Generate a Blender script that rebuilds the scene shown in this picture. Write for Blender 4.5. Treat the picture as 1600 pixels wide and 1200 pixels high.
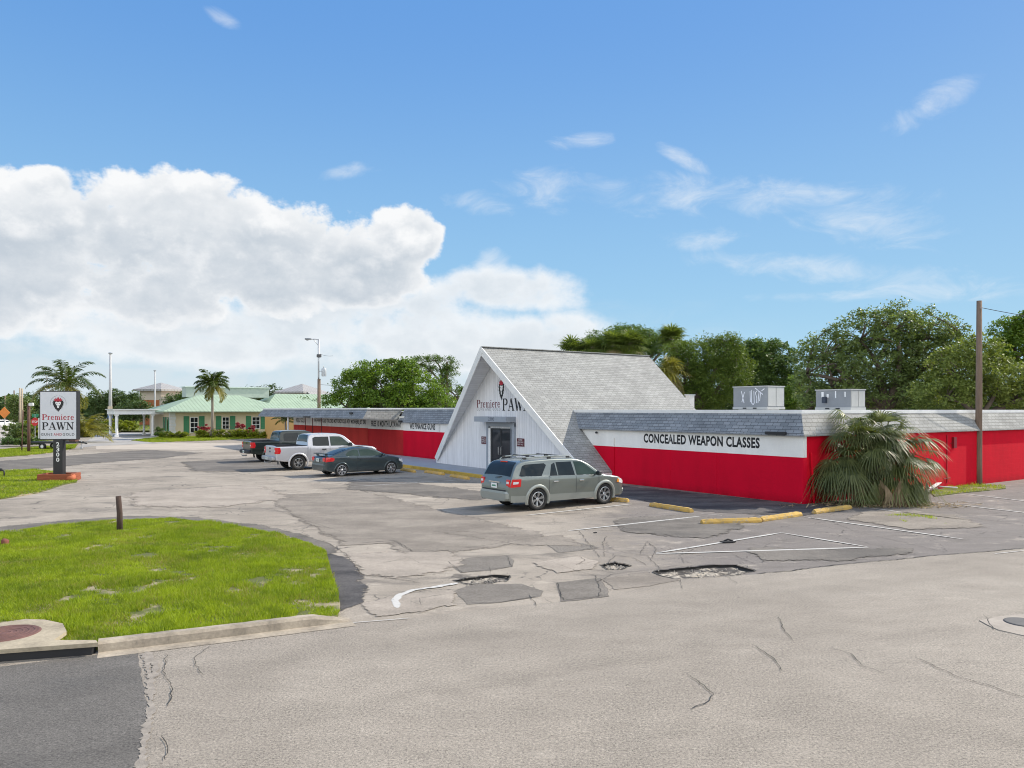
import bpy, bmesh, math, random
import numpy as np
from mathutils import Vector, Matrix
from mathutils.geometry import tessellate_polygon
R = math.radians
D = bpy.data
scene = bpy.context.scene
COL = scene.collection
for o in list(D.objects): D.objects.remove(o)

# ------------------------------------------------------------ camera, world, sun, exposure
CAMH, F, HX, HY = 3.25, 1200.0, 800.0, 640.0      # camera height; focal length and horizon point in photo pixels
cam = D.cameras.new('camera'); co = D.objects.new('camera', cam); COL.objects.link(co)
co.location = (0, 0, CAMH); co.rotation_euler = (R(90), 0, 0)
cam.sensor_width = 36.0; cam.lens = 36.0 * F / 1600.0
cam.shift_y = 40.0 / 1600.0
cam.clip_start = 0.1; cam.clip_end = 6000
scene.camera = co
scene.view_settings.view_transform = 'Standard'; scene.view_settings.look = 'None'
scene.view_settings.exposure = 1.0; scene.view_settings.gamma = 1.0
scene.view_settings.use_curve_mapping = False

VA = R(55.7)                                   # azimuth of the building's depth axis (from +Y towards +X)
SUN_AZ, SUN_EL = R(64.0), R(37.0)
sl = D.lights.new('sun', 'SUN'); sl.energy = 3.0; sl.angle = R(0.5); sl.color = (1.0, 0.92, 0.80)
so = D.objects.new('sun', sl); COL.objects.link(so)
sd = Vector((math.sin(SUN_AZ) * math.cos(SUN_EL), math.cos(SUN_AZ) * math.cos(SUN_EL), math.sin(SUN_EL)))
so.rotation_euler = sd.to_track_quat('Z', 'Y').to_euler(); so.location = sd * 60

class NG:                                      # small helper for building node graphs
    def __init__(s, nt): s.nt = nt
    def n(s, t, **kw):
        nd = s.nt.nodes.new(t)
        for k, v in kw.items(): setattr(nd, k, v)
        return nd
    def put(s, sock, v):
        if hasattr(v, 'is_output'): s.nt.links.new(v, sock)
        elif v is not None: sock.default_value = v
    def m(s, op, a, b=None, c=None, clamp=False):
        nd = s.n('ShaderNodeMath', operation=op); nd.use_clamp = clamp
        s.put(nd.inputs[0], a); s.put(nd.inputs[1], b); s.put(nd.inputs[2], c)
        return nd.outputs[0]
    def vm(s, op, a, b=None):
        nd = s.n('ShaderNodeVectorMath', operation=op)
        s.put(nd.inputs[0], a); s.put(nd.inputs[1], b)
        return nd.outputs[0]
    def noise(s, vec, scale, detail=4, rough=0.55, dist=0.0):
        nd = s.n('ShaderNodeTexNoise'); s.put(nd.inputs['Vector'], vec)
        nd.inputs['Scale'].default_value = scale; nd.inputs['Detail'].default_value = detail
        nd.inputs['Roughness'].default_value = rough; nd.inputs['Distortion'].default_value = dist
        return nd.outputs['Fac']
    def mix(s, f, a, b, mode='MIX'):
        nd = s.n('ShaderNodeMix', data_type='RGBA', blend_type=mode)
        s.put(nd.inputs[0], f)
        s.put(nd.inputs[6], a if hasattr(a, 'is_output') else (*a[:3], 1))
        s.put(nd.inputs[7], b if hasattr(b, 'is_output') else (*b[:3], 1))
        return nd.outputs[2]
    def ss(s, v, lo, hi):
        nd = s.n('ShaderNodeMapRange', interpolation_type='SMOOTHSTEP')
        s.put(nd.inputs[0], v); nd.inputs[1].default_value = lo; nd.inputs[2].default_value = hi
        return nd.outputs[0]
    def lin(s, v, lo, hi, a=0.0, b=1.0):
        nd = s.n('ShaderNodeMapRange'); s.put(nd.inputs[0], v)
        for i, q in enumerate((lo, hi, a, b)): nd.inputs[i + 1].default_value = q
        return nd.outputs[0]

def gscale(g, f):
    c = g.n('ShaderNodeCombineColor')
    for i in range(3): g.put(c.inputs[i], f)
    return c.outputs[0]
def build_world():
    w = D.worlds.new('World'); scene.world = w; w.use_nodes = True
    nt = w.node_tree; nt.nodes.clear(); g = NG(nt)
    out = g.n('ShaderNodeOutputWorld'); bg = g.n('ShaderNodeBackground')
    bg.inputs['Strength'].default_value = 0.12
    sky = g.n('ShaderNodeTexSky', sky_type='NISHITA'); sky.sun_disc = False
    sky.sun_elevation = SUN_EL; sky.sun_rotation = SUN_AZ
    sky.air_density = 1.0; sky.dust_density = 0.6; sky.ozone_density = 1.6
    tc = g.n('ShaderNodeTexCoord').outputs['Generated']
    sep = g.n('ShaderNodeSeparateXYZ'); g.put(sep.inputs[0], tc)
    x, y, z = sep.outputs
    az = g.m('MULTIPLY', g.m('ARCTAN2', x, y), 180 / math.pi)
    el = g.m('MULTIPLY', g.m('ARCSINE', z), 180 / math.pi)
    # billowing noise: cauliflower lumps on top of a slow warp
    nv = g.vm('MULTIPLY', tc, (1, 1, 1.35))
    def vor(vec, sc):
        nd = g.n('ShaderNodeTexVoronoi', feature='F1'); nd.inputs['Scale'].default_value = sc
        g.put(nd.inputs['Vector'], vec); return nd.outputs['Distance']
    def billow(vec):
        wn_ = g.n('ShaderNodeTexNoise'); g.put(wn_.inputs['Vector'], vec); wn_.inputs['Scale'].default_value = 9; wn_.inputs['Detail'].default_value = 6
        wv_ = g.vm('ADD', vec, g.vm('MULTIPLY', g.vm('SUBTRACT', wn_.outputs['Color'], (.5, .5, .5)), (.11, .11, .11)))
        a = g.m('MULTIPLY', g.m('SUBTRACT', 0.42, vor(wv_, 13.0)), 1.0); b = g.m('MULTIPLY', g.m('SUBTRACT', 0.42, vor(wv_, 31.0)), 0.55)
        c = g.m('MULTIPLY', g.m('SUBTRACT', g.noise(vec, 5.0, 10, 0.62), 0.5), 1.9)
        d = g.m('MULTIPLY', g.m('SUBTRACT', g.noise(vec, 38.0, 7, 0.7), 0.5), 1.15)
        return g.m('ADD', g.m('ADD', a, b), g.m('ADD', c, d))
    B0 = billow(nv); B1 = billow(g.vm('ADD', nv, (0.010, 0.004, 0.026)))
    def A(px, py): 
        a = math.degrees(math.atan((px - HX) / F))
        return a, math.degrees(math.atan((HY - py) / math.hypot(F, px - HX)))
    def blob(px, py, rx, ry, pw=1.0):
        a, e = A(px, py); ra = rx / F * 57.3 * math.cos(R(a)) ** 2; re = ry / F * 57.3 * math.cos(R(a))
        dx = g.m('DIVIDE', g.m('SUBTRACT', az, a), ra); dy = g.m('DIVIDE', g.m('SUBTRACT', el, e), re)
        q = g.m('ADD', g.m('MULTIPLY', dx, dx), g.m('MULTIPLY', dy, dy))
        return g.m('MULTIPLY', g.m('SUBTRACT', 1.0, q), pw)
    def union(l):
        r = l[0]
        for b in l[1:]: r = g.m('SMOOTH_MAX', r, b, 0.15)
        return r
    main = union([blob(170, 400, 330, 128), blob(-80, 410, 260, 125), blob(400, 400, 220, 100), blob(560, 430, 120, 62),
                  blob(640, 372, 68, 52), blob(75, 290, 55, 34), blob(300, 330, 170, 70), blob(-300, 400, 260, 110)])
    low = union([blob(120, 490, 360, 46), blob(560, 500, 310, 75), blob(740, 535, 230, 60), blob(790, 455, 130, 40), blob(350, 540, 300, 40),
                 blob(250, 500, 260, 50)])
    def cover(field, amp, lo, hi):
        t = g.m('ADD', g.m('MINIMUM', g.m('MULTIPLY', field, 1.6), 1.3), g.m('MULTIPLY', B0, amp))
        return t, g.ss(t, lo, hi)
    tm, am = cover(main, 1.2, 0.0, 0.55)
    tl, al = cover(low, 1.2, -0.55, 1.0)
    # thin wisps on the right
    def wisp(px, py, rx, ry, tilt):
        a, e = A(px, py); c, s_ = math.cos(R(tilt)), math.sin(R(tilt))
        dx = g.m('SUBTRACT', az, a); dy = g.m('SUBTRACT', el, e)
        u = g.m('ADD', g.m('MULTIPLY', dx, c), g.m('MULTIPLY', dy, s_))
        v = g.m('SUBTRACT', g.m('MULTIPLY', dy, c), g.m('MULTIPLY', dx, s_))
        k = 57.3 / F * math.cos(R(a))
        u = g.m('DIVIDE', u, rx * k); v = g.m('DIVIDE', v, ry * k)
        return g.m('SUBTRACT', 1.0, g.m('ADD', g.m('MULTIPLY', u, u), g.m('MULTIPLY', v, v)))
    wf = union([wisp(1460, 160, 60, 20, 24), wisp(1335, 342, 120, 32, -18), wisp(1210, 308, 160, 26, -4), wisp(1070, 304, 130, 26, -4), wisp(960, 306, 130, 22, -6),
                wisp(880, 300, 80, 28, -8), wisp(750, 318, 50, 16, 0), wisp(915, 220, 50, 12, 0), wisp(545, 268, 40, 10, 12),
                wisp(1300, 425, 190, 22, -9), wisp(1480, 455, 130, 16, -7), wisp(1090, 375, 60, 16, 0), wisp(350, 28, 26, 10, -20),
                wisp(1310, 462, 110, 9, -2), wisp(1075, 252, 40, 10, -28), wisp(850, 440, 30, 18, -35), wisp(770, 415, 26, 22, -45)])
    wn = g.noise(g.vm('MULTIPLY', tc, (1, 1, 2.2)), 13.0, 10, 0.64, 0.8)
    wt = g.m('ADD', wf, g.m('MULTIPLY', g.m('SUBTRACT', wn, 0.5), 6.5))
    aw = g.m('MULTIPLY', g.ss(wt, -0.6, 2.9), 0.60)
    # shading of the cumulus: bright heaped tops, grey base
    relief = g.m('SUBTRACT', B1, B0)
    base = g.ss(g.m('ADD', el, g.m('MULTIPLY', B0, 4.0)), 16.5, 9.5)
    thick = g.ss(tm, 0.1, 1.2)
    shade = g.m('ADD', g.m('MULTIPLY', g.m('MULTIPLY', base, thick), 0.85), g.m('MULTIPLY', g.m('MULTIPLY', relief, g.ss(tm, 0.1, 0.6)), 0.42), clamp=True)
    ccol = g.mix(shade, (3.95, 4.0, 4.05), (2.35, 2.62, 2.92))
    lcol = g.mix(g.m('ADD', g.ss(tl, 0.5, 1.5), g.m('MULTIPLY', relief, 0.6), clamp=True), (3.75, 3.88, 4.0), (3.05, 3.28, 3.5))
    sb_ = g.n('ShaderNodeSeparateColor'); g.put(sb_.inputs[0], sky.outputs[0]); bl = sb_.outputs[2]
    q_ = g.m('POWER', g.m('ADD', 1.0, g.m('POWER', g.m('DIVIDE', bl, 3.6), 3.0)), -1 / 3)
    skyc = g.mix(1.0, sky.outputs[0], gscale(g, q_), 'MULTIPLY')
    grad = g.mix(g.ss(el, 2.0, 30.0), (1.35, 2.62, 3.72), (0.42, 1.38, 3.25))
    skyc = g.mix(0.72, skyc, grad)
    hz = g.m('MULTIPLY', g.ss(g.m('ADD', el, g.m('MULTIPLY', g.m('SUBTRACT', wn, 0.5), 9.0)), 8.5, 1.5), 0.82)
    hz = g.m('MULTIPLY', hz, g.ss(az, 24.0, -8.0))
    c = g.mix(hz, skyc, (3.05, 3.35, 3.55))
    c = g.mix(aw, c, (3.7, 3.85, 4.0))
    c = g.mix(g.m('MULTIPLY', al, 0.95), c, lcol)
    c = g.mix(am, c, ccol)
    # overbright cloud cover added behind the camera to fill the shaded front
    rear = g.m('MULTIPLY', g.ss(y, -0.05, -0.45), g.ss(g.m('ADD', B0, 0.5), 0.0, 0.5))
    c = g.mix(g.m('MULTIPLY', rear, 0.85), c, (REAR_FILL, REAR_FILL * 0.985, REAR_FILL * 0.96))
    g.put(bg.inputs['Color'], c); nt.links.new(bg.outputs[0], out.inputs[0])
REAR_FILL = 10.0
build_world()

# ------------------------------------------------------------ placing helpers
def G(px, py, z=0.0):
    """point on the ground (or at height z) that the survey of the photo gives for a spot"""
    d = F * (CAMH - z) / (py - HY)
    return Vector(((px - HX) / F * d, d, z))
def AT(px, d, z=0.0): return Vector(((px - HX) / F * d, d, z))
def ZY(py, d): return CAMH - (py - HY) * d / F
UH = Vector((math.cos(VA), -math.sin(VA), 0)); VH = Vector((math.sin(VA), math.cos(VA), 0))
def UV(u, v, z=0.0): return UH * u + VH * v + Vector((0, 0, z))
ROTB = -VA

def tag(o, label=None, cat=None, group=None, kind=None):
    if label: o['label'] = label
    if cat: o['category'] = cat
    if group: o['group'] = group
    if kind: o['kind'] = kind
    return o
def empty(name, loc, rz=0.0, label=None, cat=None, group=None):
    o = D.objects.new(name, None); COL.objects.link(o); o.empty_display_size = 0.3
    o.location = loc; o.rotation_euler = (0, 0, rz)
    return tag(o, label, cat, group)
def copy_tree(o, parent=None):
    c = o.copy(); COL.objects.link(c); c.parent = parent
    for ch in [q for q in D.objects if q.parent == o]: copy_tree(ch, c)
    return c

class MB:
    """collects faces, links them as one mesh object"""
    def __init__(s): s.v = []; s.f = []; s.mi = []; s.cur = 0; s.sm = []; s.smooth = False
    def add(s, vs, fs):
        b = len(s.v); s.v += [tuple(p) for p in vs]
        for f in fs: s.f.append([b + i for i in f]); s.mi.append(s.cur); s.sm.append(s.smooth)
        return s
    def box(s, c, size, rz=0.0, bev=0.0, taper=1.0):
        hx, hy, hz = size[0] / 2, size[1] / 2, size[2] / 2; cz, sz = math.cos(rz), math.sin(rz)
        if bev <= 0:
            ring = [(-hx, -hy), (hx, -hy), (hx, hy), (-hx, hy)]; lev = [(-hz, 1), (hz, taper)]
        else:
            b = bev; ring = [(-hx + b, -hy), (hx - b, -hy), (hx, -hy + b), (hx, hy - b), (hx - b, hy), (-hx + b, hy), (-hx, hy - b), (-hx, -hy + b)]
            lev = [(-hz, 1 - b / max(hx, hy)), (-hz + b, 1), (hz - b, taper), (hz, taper * (1 - b / max(hx, hy)))]
        vs = []; n = len(ring)
        for z, k in lev:
            for x, y in ring:
                x *= k; y *= k
                vs.append((c[0] + x * cz - y * sz, c[1] + x * sz + y * cz, c[2] + z))
        fs = [list(range(n))[::-1], [len(vs) - n + i for i in range(n)]]
        for l in range(len(lev) - 1):
            for i in range(n):
                j = (i + 1) % n; fs.append([l * n + i, l * n + j, (l + 1) * n + j, (l + 1) * n + i])
        return s.add(vs, fs)
    def tube(s, pts, r, n=8, cap=True):
        pts = [Vector(p) for p in pts]; rs = r if isinstance(r, (list, tuple)) else [r] * len(pts)
        vs = []; fs = []; up = None
        for i, p in enumerate(pts):
            t = (pts[min(i + 1, len(pts) - 1)] - pts[max(i - 1, 0)])
            t = t.normalized() if t.length > 1e-9 else Vector((0, 0, 1))
            if up is None: up = Vector((1, 0, 0)) if abs(t.x) < 0.8 else Vector((0, 1, 0))
            a = (up - t * up.dot(t)).normalized(); b = t.cross(a); up = a
            for k in range(n):
                q = 2 * math.pi * k / n; vs.append(p + (a * math.cos(q) + b * math.sin(q)) * rs[i])
        for i in range(len(pts) - 1):
            for k in range(n):
                j = (k + 1) % n; fs.append([i * n + k, i * n + j, (i + 1) * n + j, (i + 1) * n + k])
        if cap: fs += [list(range(n))[::-1], [(len(pts) - 1) * n + k for k in range(n)]]
        return s.add(vs, fs)
    def lathe(s, prof, c=(0, 0, 0), axis='z', n=24, closed=False):
        vs = []; m = len(prof)
        for k in range(n):
            a = 2 * math.pi * k / n; ca, sa = math.cos(a), math.sin(a)
            for r, h in prof:
                p = (r * ca, r * sa, h) if axis == 'z' else (r * ca, h, r * sa)
                vs.append((c[0] + p[0], c[1] + p[1], c[2] + p[2]))
        fs = []
        for k in range(n):
            j = (k + 1) % n
            for i in range(m if closed else m - 1):
                i2 = (i + 1) % m; f = [k * m + i, j * m + i, j * m + i2, k * m + i2]
                fs.append(f if axis == 'z' else f[::-1])
        return s.add(vs, fs)
    def poly(s, pts, flip=False):
        pts = [Vector(p) for p in pts]
        tris = tessellate_polygon([pts])
        nrm = Vector((0, 0, 0))
        for i in range(len(pts)): nrm += pts[i].cross(pts[(i + 1) % len(pts)])
        fs = []
        for t in tris:
            n = (pts[t[1]] - pts[t[0]]).cross(pts[t[2]] - pts[t[0]])
            ok = n.dot(nrm) > 0
            if flip: ok = not ok
            fs.append(list(t) if ok else [t[0], t[2], t[1]])
        return s.add(pts, fs)
    def prism(s, pts, vec):
        """closed planar loop pts extruded by vec"""
        pts = [Vector(p) for p in pts]; vec = Vector(vec); n = len(pts)
        nrm = Vector((0, 0, 0))
        for i in range(n): nrm += pts[i].cross(pts[(i + 1) % n])
        if nrm.dot(vec) < 0: pts = pts[::-1]
        s.poly(pts, flip=True); s.poly([p + vec for p in pts])
        vs = pts + [p + vec for p in pts]
        return s.add(vs, [[i, (i + 1) % n, n + (i + 1) % n, n + i] for i in range(n)])
    def quad(s, a, b, c, d): return s.add([a, b, c, d], [[0, 1, 2, 3]])
    def build(s, name, mats, parent=None, loc=None, rz=None, origin=(0, 0, 0), autosm=False):
        me = D.meshes.new(name)
        o3 = Vector(origin)
        v = [(p[0] - o3.x, p[1] - o3.y, p[2] - o3.z) for p in s.v]
        me.from_pydata(v, [], s.f)
        if not isinstance(mats, (list, tuple)): mats = [mats]
        for m in mats: me.materials.append(m)
        me.polygons.foreach_set('material_index', s.mi)
        me.polygons.foreach_set('use_smooth', s.sm)
        me.update(); auto_uv(me)
        o = D.objects.new(name, me); COL.objects.link(o); o.parent = parent
        if loc is not None: o.location = loc
        if rz is not None: o.rotation_euler = (0, 0, rz)
        return o

def auto_uv(me):
    """UVs in metres: along the face's horizontal and up its slope"""
    n = len(me.loops)
    if n == 0: return
    co_ = np.zeros(len(me.vertices) * 3); me.vertices.foreach_get('co', co_); co_ = co_.reshape(-1, 3)
    lv = np.zeros(n, dtype=np.int64); me.loops.foreach_get('vertex_index', lv)
    nr = np.zeros(len(me.polygons) * 3); me.polygons.foreach_get('normal', nr); nr = nr.reshape(-1, 3)
    lt = np.zeros(len(me.polygons), dtype=np.int64); me.polygons.foreach_get('loop_total', lt)
    nl = np.repeat(nr, lt, axis=0); P = co_[lv]
    t = np.stack([-nl[:, 1], nl[:, 0], np.zeros(n)], 1); L = np.linalg.norm(t, axis=1)
    flat = L < 0.15; t[flat] = (1, 0, 0); L[flat] = 1; t /= L[:, None]
    b = np.cross(nl, t); b[flat] = (0, 1, 0)
    uv = np.stack([(P * t).sum(1), (P * b).sum(1)], 1)
    l = me.uv_layers.new(name='UVMap'); l.data.foreach_set('uv', uv.astype(np.float32).ravel())

def np_mesh(name, V, n_per, mats, parent=None, smooth=False, quads_idx=None):
    """V: (N, n_per, 3) array of separate faces"""
    N = V.shape[0]; me = D.meshes.new(name)
    me.vertices.add(N * n_per); me.vertices.foreach_set('co', V.astype(np.float32).ravel())
    me.loops.add(N * n_per); me.loops.foreach_set('vertex_index', np.arange(N * n_per, dtype=np.int32))
    me.polygons.add(N); me.polygons.foreach_set('loop_start', np.arange(0, N * n_per, n_per, dtype=np.int32))
    me.polygons.foreach_set('loop_total', np.full(N, n_per, dtype=np.int32))
    for m in (mats if isinstance(mats, (list, tuple)) else [mats]): me.materials.append(m)
    me.update(calc_edges=True)
    o = D.objects.new(name, me); COL.objects.link(o); o.parent = parent
    return o

# ------------------------------------------------------------ materials
MATS = {}
def mat(name, col, rough=0.7, metal=0.0, var=0.12, scale=3.0, bump=0.0, bscale=40.0, coat=0.0, spec=None, stretch=None, emit=None):
    if name in MATS: return MATS[name]
    m = D.materials.new(name); m.use_nodes = True; nt = m.node_tree; g = NG(nt); b = nt.nodes['Principled BSDF']
    tc = g.n('ShaderNodeTexCoord').outputs['Object']
    if stretch: tc = g.vm('MULTIPLY', tc, stretch)
    n = g.noise(tc, scale, 6, 0.6); n2 = g.noise(tc, scale * 9, 3, 0.6)
    k = g.m('ADD', g.m('MULTIPLY', n, 0.7), g.m('MULTIPLY', n2, 0.3))
    f = g.lin(k, 0.3, 0.7, 1 - var, 1 + var)
    c = g.mix(1.0, col, (1, 1, 1), 'MULTIPLY')
    cmb = g.n('ShaderNodeCombineColor')
    for i in range(3): g.put(cmb.inputs[i], f)
    c = g.mix(1.0, col, cmb.outputs[0], 'MULTIPLY')
    g.put(b.inputs['Base Color'], c); b.inputs['Roughness'].default_value = rough; b.inputs['Metallic'].default_value = metal
    if coat: b.inputs['Coat Weight'].default_value = coat; b.inputs['Coat Roughness'].default_value = 0.05
    if spec is not None: b.inputs['Specular IOR Level'].default_value = spec
    if bump:
        bn = g.n('ShaderNodeBump'); bn.inputs['Strength'].default_value = bump; bn.inputs['Distance'].default_value = 0.01
        g.put(bn.inputs['Height'], g.noise(tc, bscale, 4, 0.6)); nt.links.new(bn.outputs[0], b.inputs['Normal'])
    MATS[name] = m; return m
def newmat(name):
    m = D.materials.new(name); m.use_nodes = True; nt = m.node_tree; MATS[name] = m
    g = NG(nt); return m, g, nt.nodes['Principled BSDF']
def gscale(g, f):
    c = g.n('ShaderNodeCombineColor')
    for i in range(3): g.put(c.inputs[i], f)
    return c.outputs[0]
def bump(g, b, h, strength=0.5, dist=0.01):
    bn = g.n('ShaderNodeBump'); bn.inputs['Strength'].default_value = strength; bn.inputs['Distance'].default_value = dist
    g.put(bn.inputs['Height'], h); g.nt.links.new(bn.outputs[0], b.inputs['Normal'])

def shingle_mat(name, c1, c2, gap, w=0.32, h=0.14, stain=0.25):
    m, g, b = newmat(name); uv = g.n('ShaderNodeTexCoord').outputs['UV']
    br = g.n('ShaderNodeTexBrick'); g.put(br.inputs['Vector'], uv)
    br.inputs['Color1'].default_value = (*c1, 1); br.inputs['Color2'].default_value = (*c2, 1); br.inputs['Mortar'].default_value = (*gap, 1)
    br.inputs['Scale'].default_value = 1; br.inputs['Mortar Size'].default_value = 0.012; br.inputs['Mortar Smooth'].default_value = 0.2
    br.inputs['Brick Width'].default_value = w; br.inputs['Row Height'].default_value = h; br.inputs['Bias'].default_value = 0.0
    br.offset = 0.5
    n = g.noise(uv, 0.8, 6, 0.65); n2 = g.noise(uv, 22, 3, 0.6)
    f = g.m('ADD', g.lin(n, 0.3, 0.7, 1 - stain, 1 + stain * 0.5), g.lin(n2, 0.3, 0.7, -0.08, 0.08))
    c = g.mix(1.0, br.outputs['Color'], gscale(g, f), 'MULTIPLY')
    g.put(b.inputs['Base Color'], c); b.inputs['Roughness'].default_value = 0.92
    h_ = g.m('ADD', g.m('MULTIPLY', g.m('SUBTRACT', 1.0, br.outputs['Fac']), 0.7), g.m('MULTIPLY', n2, 0.3))
    bump(g, b, h_, 0.7, 0.012); return m
def block_wall_mat(name, lowc, upc, split, dirt=0.2, blocks=True, rough=0.8):
    """painted block wall: colour below and above the height split"""
    m, g, b = newmat(name); tco = g.n('ShaderNodeTexCoord'); uv = tco.outputs['UV']; ob = tco.outputs['Object']
    sp = g.n('ShaderNodeSeparateXYZ'); g.put(sp.inputs[0], ob)
    f = g.ss(sp.outputs[2], split - 0.006, split + 0.006)
    n = g.noise(g.vm('MULTIPLY', ob, (1, 1, 0.35)), 1.4, 8, 0.65); n2 = g.noise(ob, 30, 3, 0.6)
    c = g.mix(f, lowc, upc)
    vv = g.m('ADD', g.lin(n, 0.3, 0.72, 1 + dirt * 0.4, 1 - dirt), g.lin(n2, 0.3, 0.7, -0.03, 0.03))
    low = g.ss(sp.outputs[2], 0.35, 0.0)                       # splash dirt along the foot of the wall
    vv = g.m('SUBTRACT', vv, g.m('MULTIPLY', g.m('MULTIPLY', low, n), 0.45))
    c = g.mix(1.0, c, gscale(g, vv), 'MULTIPLY')
    g.put(b.inputs['Base Color'], c); b.inputs['Roughness'].default_value = rough; b.inputs['Specular IOR Level'].default_value = 0.18
    br = g.n('ShaderNodeTexBrick'); g.put(br.inputs['Vector'], uv)
    br.inputs['Scale'].default_value = 1; br.inputs['Mortar Size'].default_value = 0.008
    br.inputs['Brick Width'].default_value = 0.4; br.inputs['Row Height'].default_value = 0.2
    h = g.m('ADD', g.m('MULTIPLY', g.m('SUBTRACT', 1.0, br.outputs['Fac']), 0.6 if blocks else 0.0), g.m('MULTIPLY', n2, 0.3))
    bump(g, b, h, 0.35, 0.006); return m
def board_mat(name, col, w=0.2, horiz=False, var=0.1, grime=0.2):
    m, g, b = newmat(name); tco = g.n('ShaderNodeTexCoord'); uv = tco.outputs['UV']
    sp = g.n('ShaderNodeSeparateXYZ'); g.put(sp.inputs[0], uv)
    s = sp.outputs[1 if horiz else 0]
    fr = g.m('FRACT', g.m('DIVIDE', s, w)); gr = g.m('LESS_THAN', fr, 0.07)
    idn = g.m('FLOOR', g.m('DIVIDE', s, w)); wn = g.n('ShaderNodeTexWhiteNoise', noise_dimensions='1D'); g.put(wn.inputs['W'], idn)
    n = g.noise(g.vm('MULTIPLY', uv, (3, 0.5, 1) if not horiz else (0.5, 3, 1)), 1.5, 8, 0.7)
    f = g.m('ADD', g.lin(wn.outputs[0], 0, 1, 1 - var, 1 + var * 0.3), g.lin(n, 0.35, 0.75, 0.03, -grime))
    f = g.m('SUBTRACT', f, g.m('MULTIPLY', gr, 0.28))
    g.put(b.inputs['Base Color'], g.mix(1.0, col, gscale(g, f), 'MULTIPLY')); b.inputs['Roughness'].default_value = 0.65
    bump(g, b, g.m('SUBTRACT', 1.0, gr), 0.6, 0.01); return m
def seam_mat(name, col, w=0.45):
    m, g, b = newmat(name); uv = g.n('ShaderNodeTexCoord').outputs['UV']
    sp = g.n('ShaderNodeSeparateXYZ'); g.put(sp.inputs[0], uv)
    fr = g.m('FRACT', g.m('DIVIDE', sp.outputs[0], w)); gr = g.m('LESS_THAN', fr, 0.16)
    n = g.noise(uv, 0.7, 6, 0.6)
    f = g.m('SUBTRACT', g.lin(n, 0.3, 0.7, 0.88, 1.08), g.m('MULTIPLY', gr, 0.35))
    g.put(b.inputs['Base Color'], g.mix(1.0, col, gscale(g, f), 'MULTIPLY')); b.inputs['Roughness'].default_value = 0.75; b.inputs['Specular IOR Level'].default_value = 0.2
    bump(g, b, gr, 0.8, 0.03); return m
def leaf_mat(name, c1, c2, trans=0.35, rough=0.5):
    m, g, b = newmat(name); nt = m.node_tree
    geo = g.n('ShaderNodeNewGeometry'); rnd = geo.outputs['Random Per Island']
    ob = g.n('ShaderNodeTexCoord').outputs['Object']
    n = g.noise(ob, 0.55, 3, 0.6)
    f = g.m('ADD', g.m('MULTIPLY', rnd, 0.55), g.m('MULTIPLY', g.lin(n, 0.3, 0.7), 0.45))
    c = g.mix(f, c1, c2)
    g.put(b.inputs['Base Color'], c); b.inputs['Roughness'].default_value = rough
    b.inputs['Specular IOR Level'].default_value = 0.35
    tr = g.n('ShaderNodeBsdfTranslucent'); g.put(tr.inputs[0], g.mix(1.0, c, (1.5, 1.5, 0.6), 'MULTIPLY'))
    mx = g.n('ShaderNodeMixShader'); mx.inputs[0].default_value = trans
    nt.links.new(b.outputs[0], mx.inputs[1]); nt.links.new(tr.outputs[0], mx.inputs[2])
    nt.links.new(mx.outputs[0], nt.nodes['Material Output'].inputs[0]); return m

WHITE = mat('white_paint', (0.78, 0.78, 0.76), 0.5, var=0.06, scale=2)
DULLWHITE = mat('weathered_white', (0.60, 0.60, 0.58), 0.7, var=0.15, scale=1.5)
BLACK = mat('black_paint', (0.018, 0.018, 0.02), 0.5, var=0.1)
BLACKTXT = mat('sign_black', (0.012, 0.012, 0.014), 0.6, var=0.05)
REDTXT = mat('sign_red', (0.42, 0.02, 0.04), 0.6, var=0.05)
GREYTXT = mat('sign_grey', (0.30, 0.30, 0.31), 0.6, var=0.05)
CONC = mat('concrete', (0.34, 0.31, 0.26), 0.9, var=0.28, scale=1.6, bump=0.5, bscale=25)
STEEL = mat('galvanised_steel', (0.42, 0.43, 0.44), 0.45, 0.6, var=0.1)
ALU = mat('alloy', (0.62, 0.63, 0.64), 0.28, 0.9, var=0.04)
CHROME = mat('chrome', (0.75, 0.75, 0.76), 0.12, 1.0, var=0.02)
RUBBER = mat('rubber', (0.018, 0.018, 0.018), 0.85, var=0.2, scale=8)
BPLAST = mat('black_plastic', (0.025, 0.026, 0.028), 0.6, var=0.1)
WOOD = mat('weathered_wood', (0.17, 0.12, 0.085), 0.9, var=0.35, scale=2.5, bump=0.6, bscale=30, stretch=(6, 6, 0.5))
BROWNPOST = mat('brown_post', (0.11, 0.055, 0.04), 0.85, var=0.4, scale=3, bump=0.5, bscale=20, stretch=(4, 4, 0.7))
BARK = mat('bark', (0.13, 0.10, 0.075), 0.95, var=0.3, scale=4, bump=0.8, bscale=18)
PALEBARK = mat('pale_bark', (0.26, 0.23, 0.19), 0.95, var=0.25, scale=4, bump=0.6, bscale=14)
def glass_mat(name, col, rough=0.04):
    m, g, b = newmat(name); b.inputs['Base Color'].default_value = (*col, 1); b.inputs['Roughness'].default_value = rough
    b.inputs['IOR'].default_value = 1.42; b.inputs['Specular IOR Level'].default_value = 0.35
    ob = g.n('ShaderNodeTexCoord').outputs['Object']
    g.put(b.inputs['Base Color'], g.mix(g.noise(ob, 2.2, 3), col, tuple(min(1, c * 2.2) for c in col)))
    return m
TINT = glass_mat('tinted_glass', (0.012, 0.015, 0.016))
CLEARG = glass_mat('greenish_glass', (0.022, 0.034, 0.028))
DOORG = glass_mat('door_glass', (0.02, 0.022, 0.026), 0.06)
REDLENS = mat('red_lens', (0.62, 0.012, 0.015), 0.15, var=0.05, coat=0.7)
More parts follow.
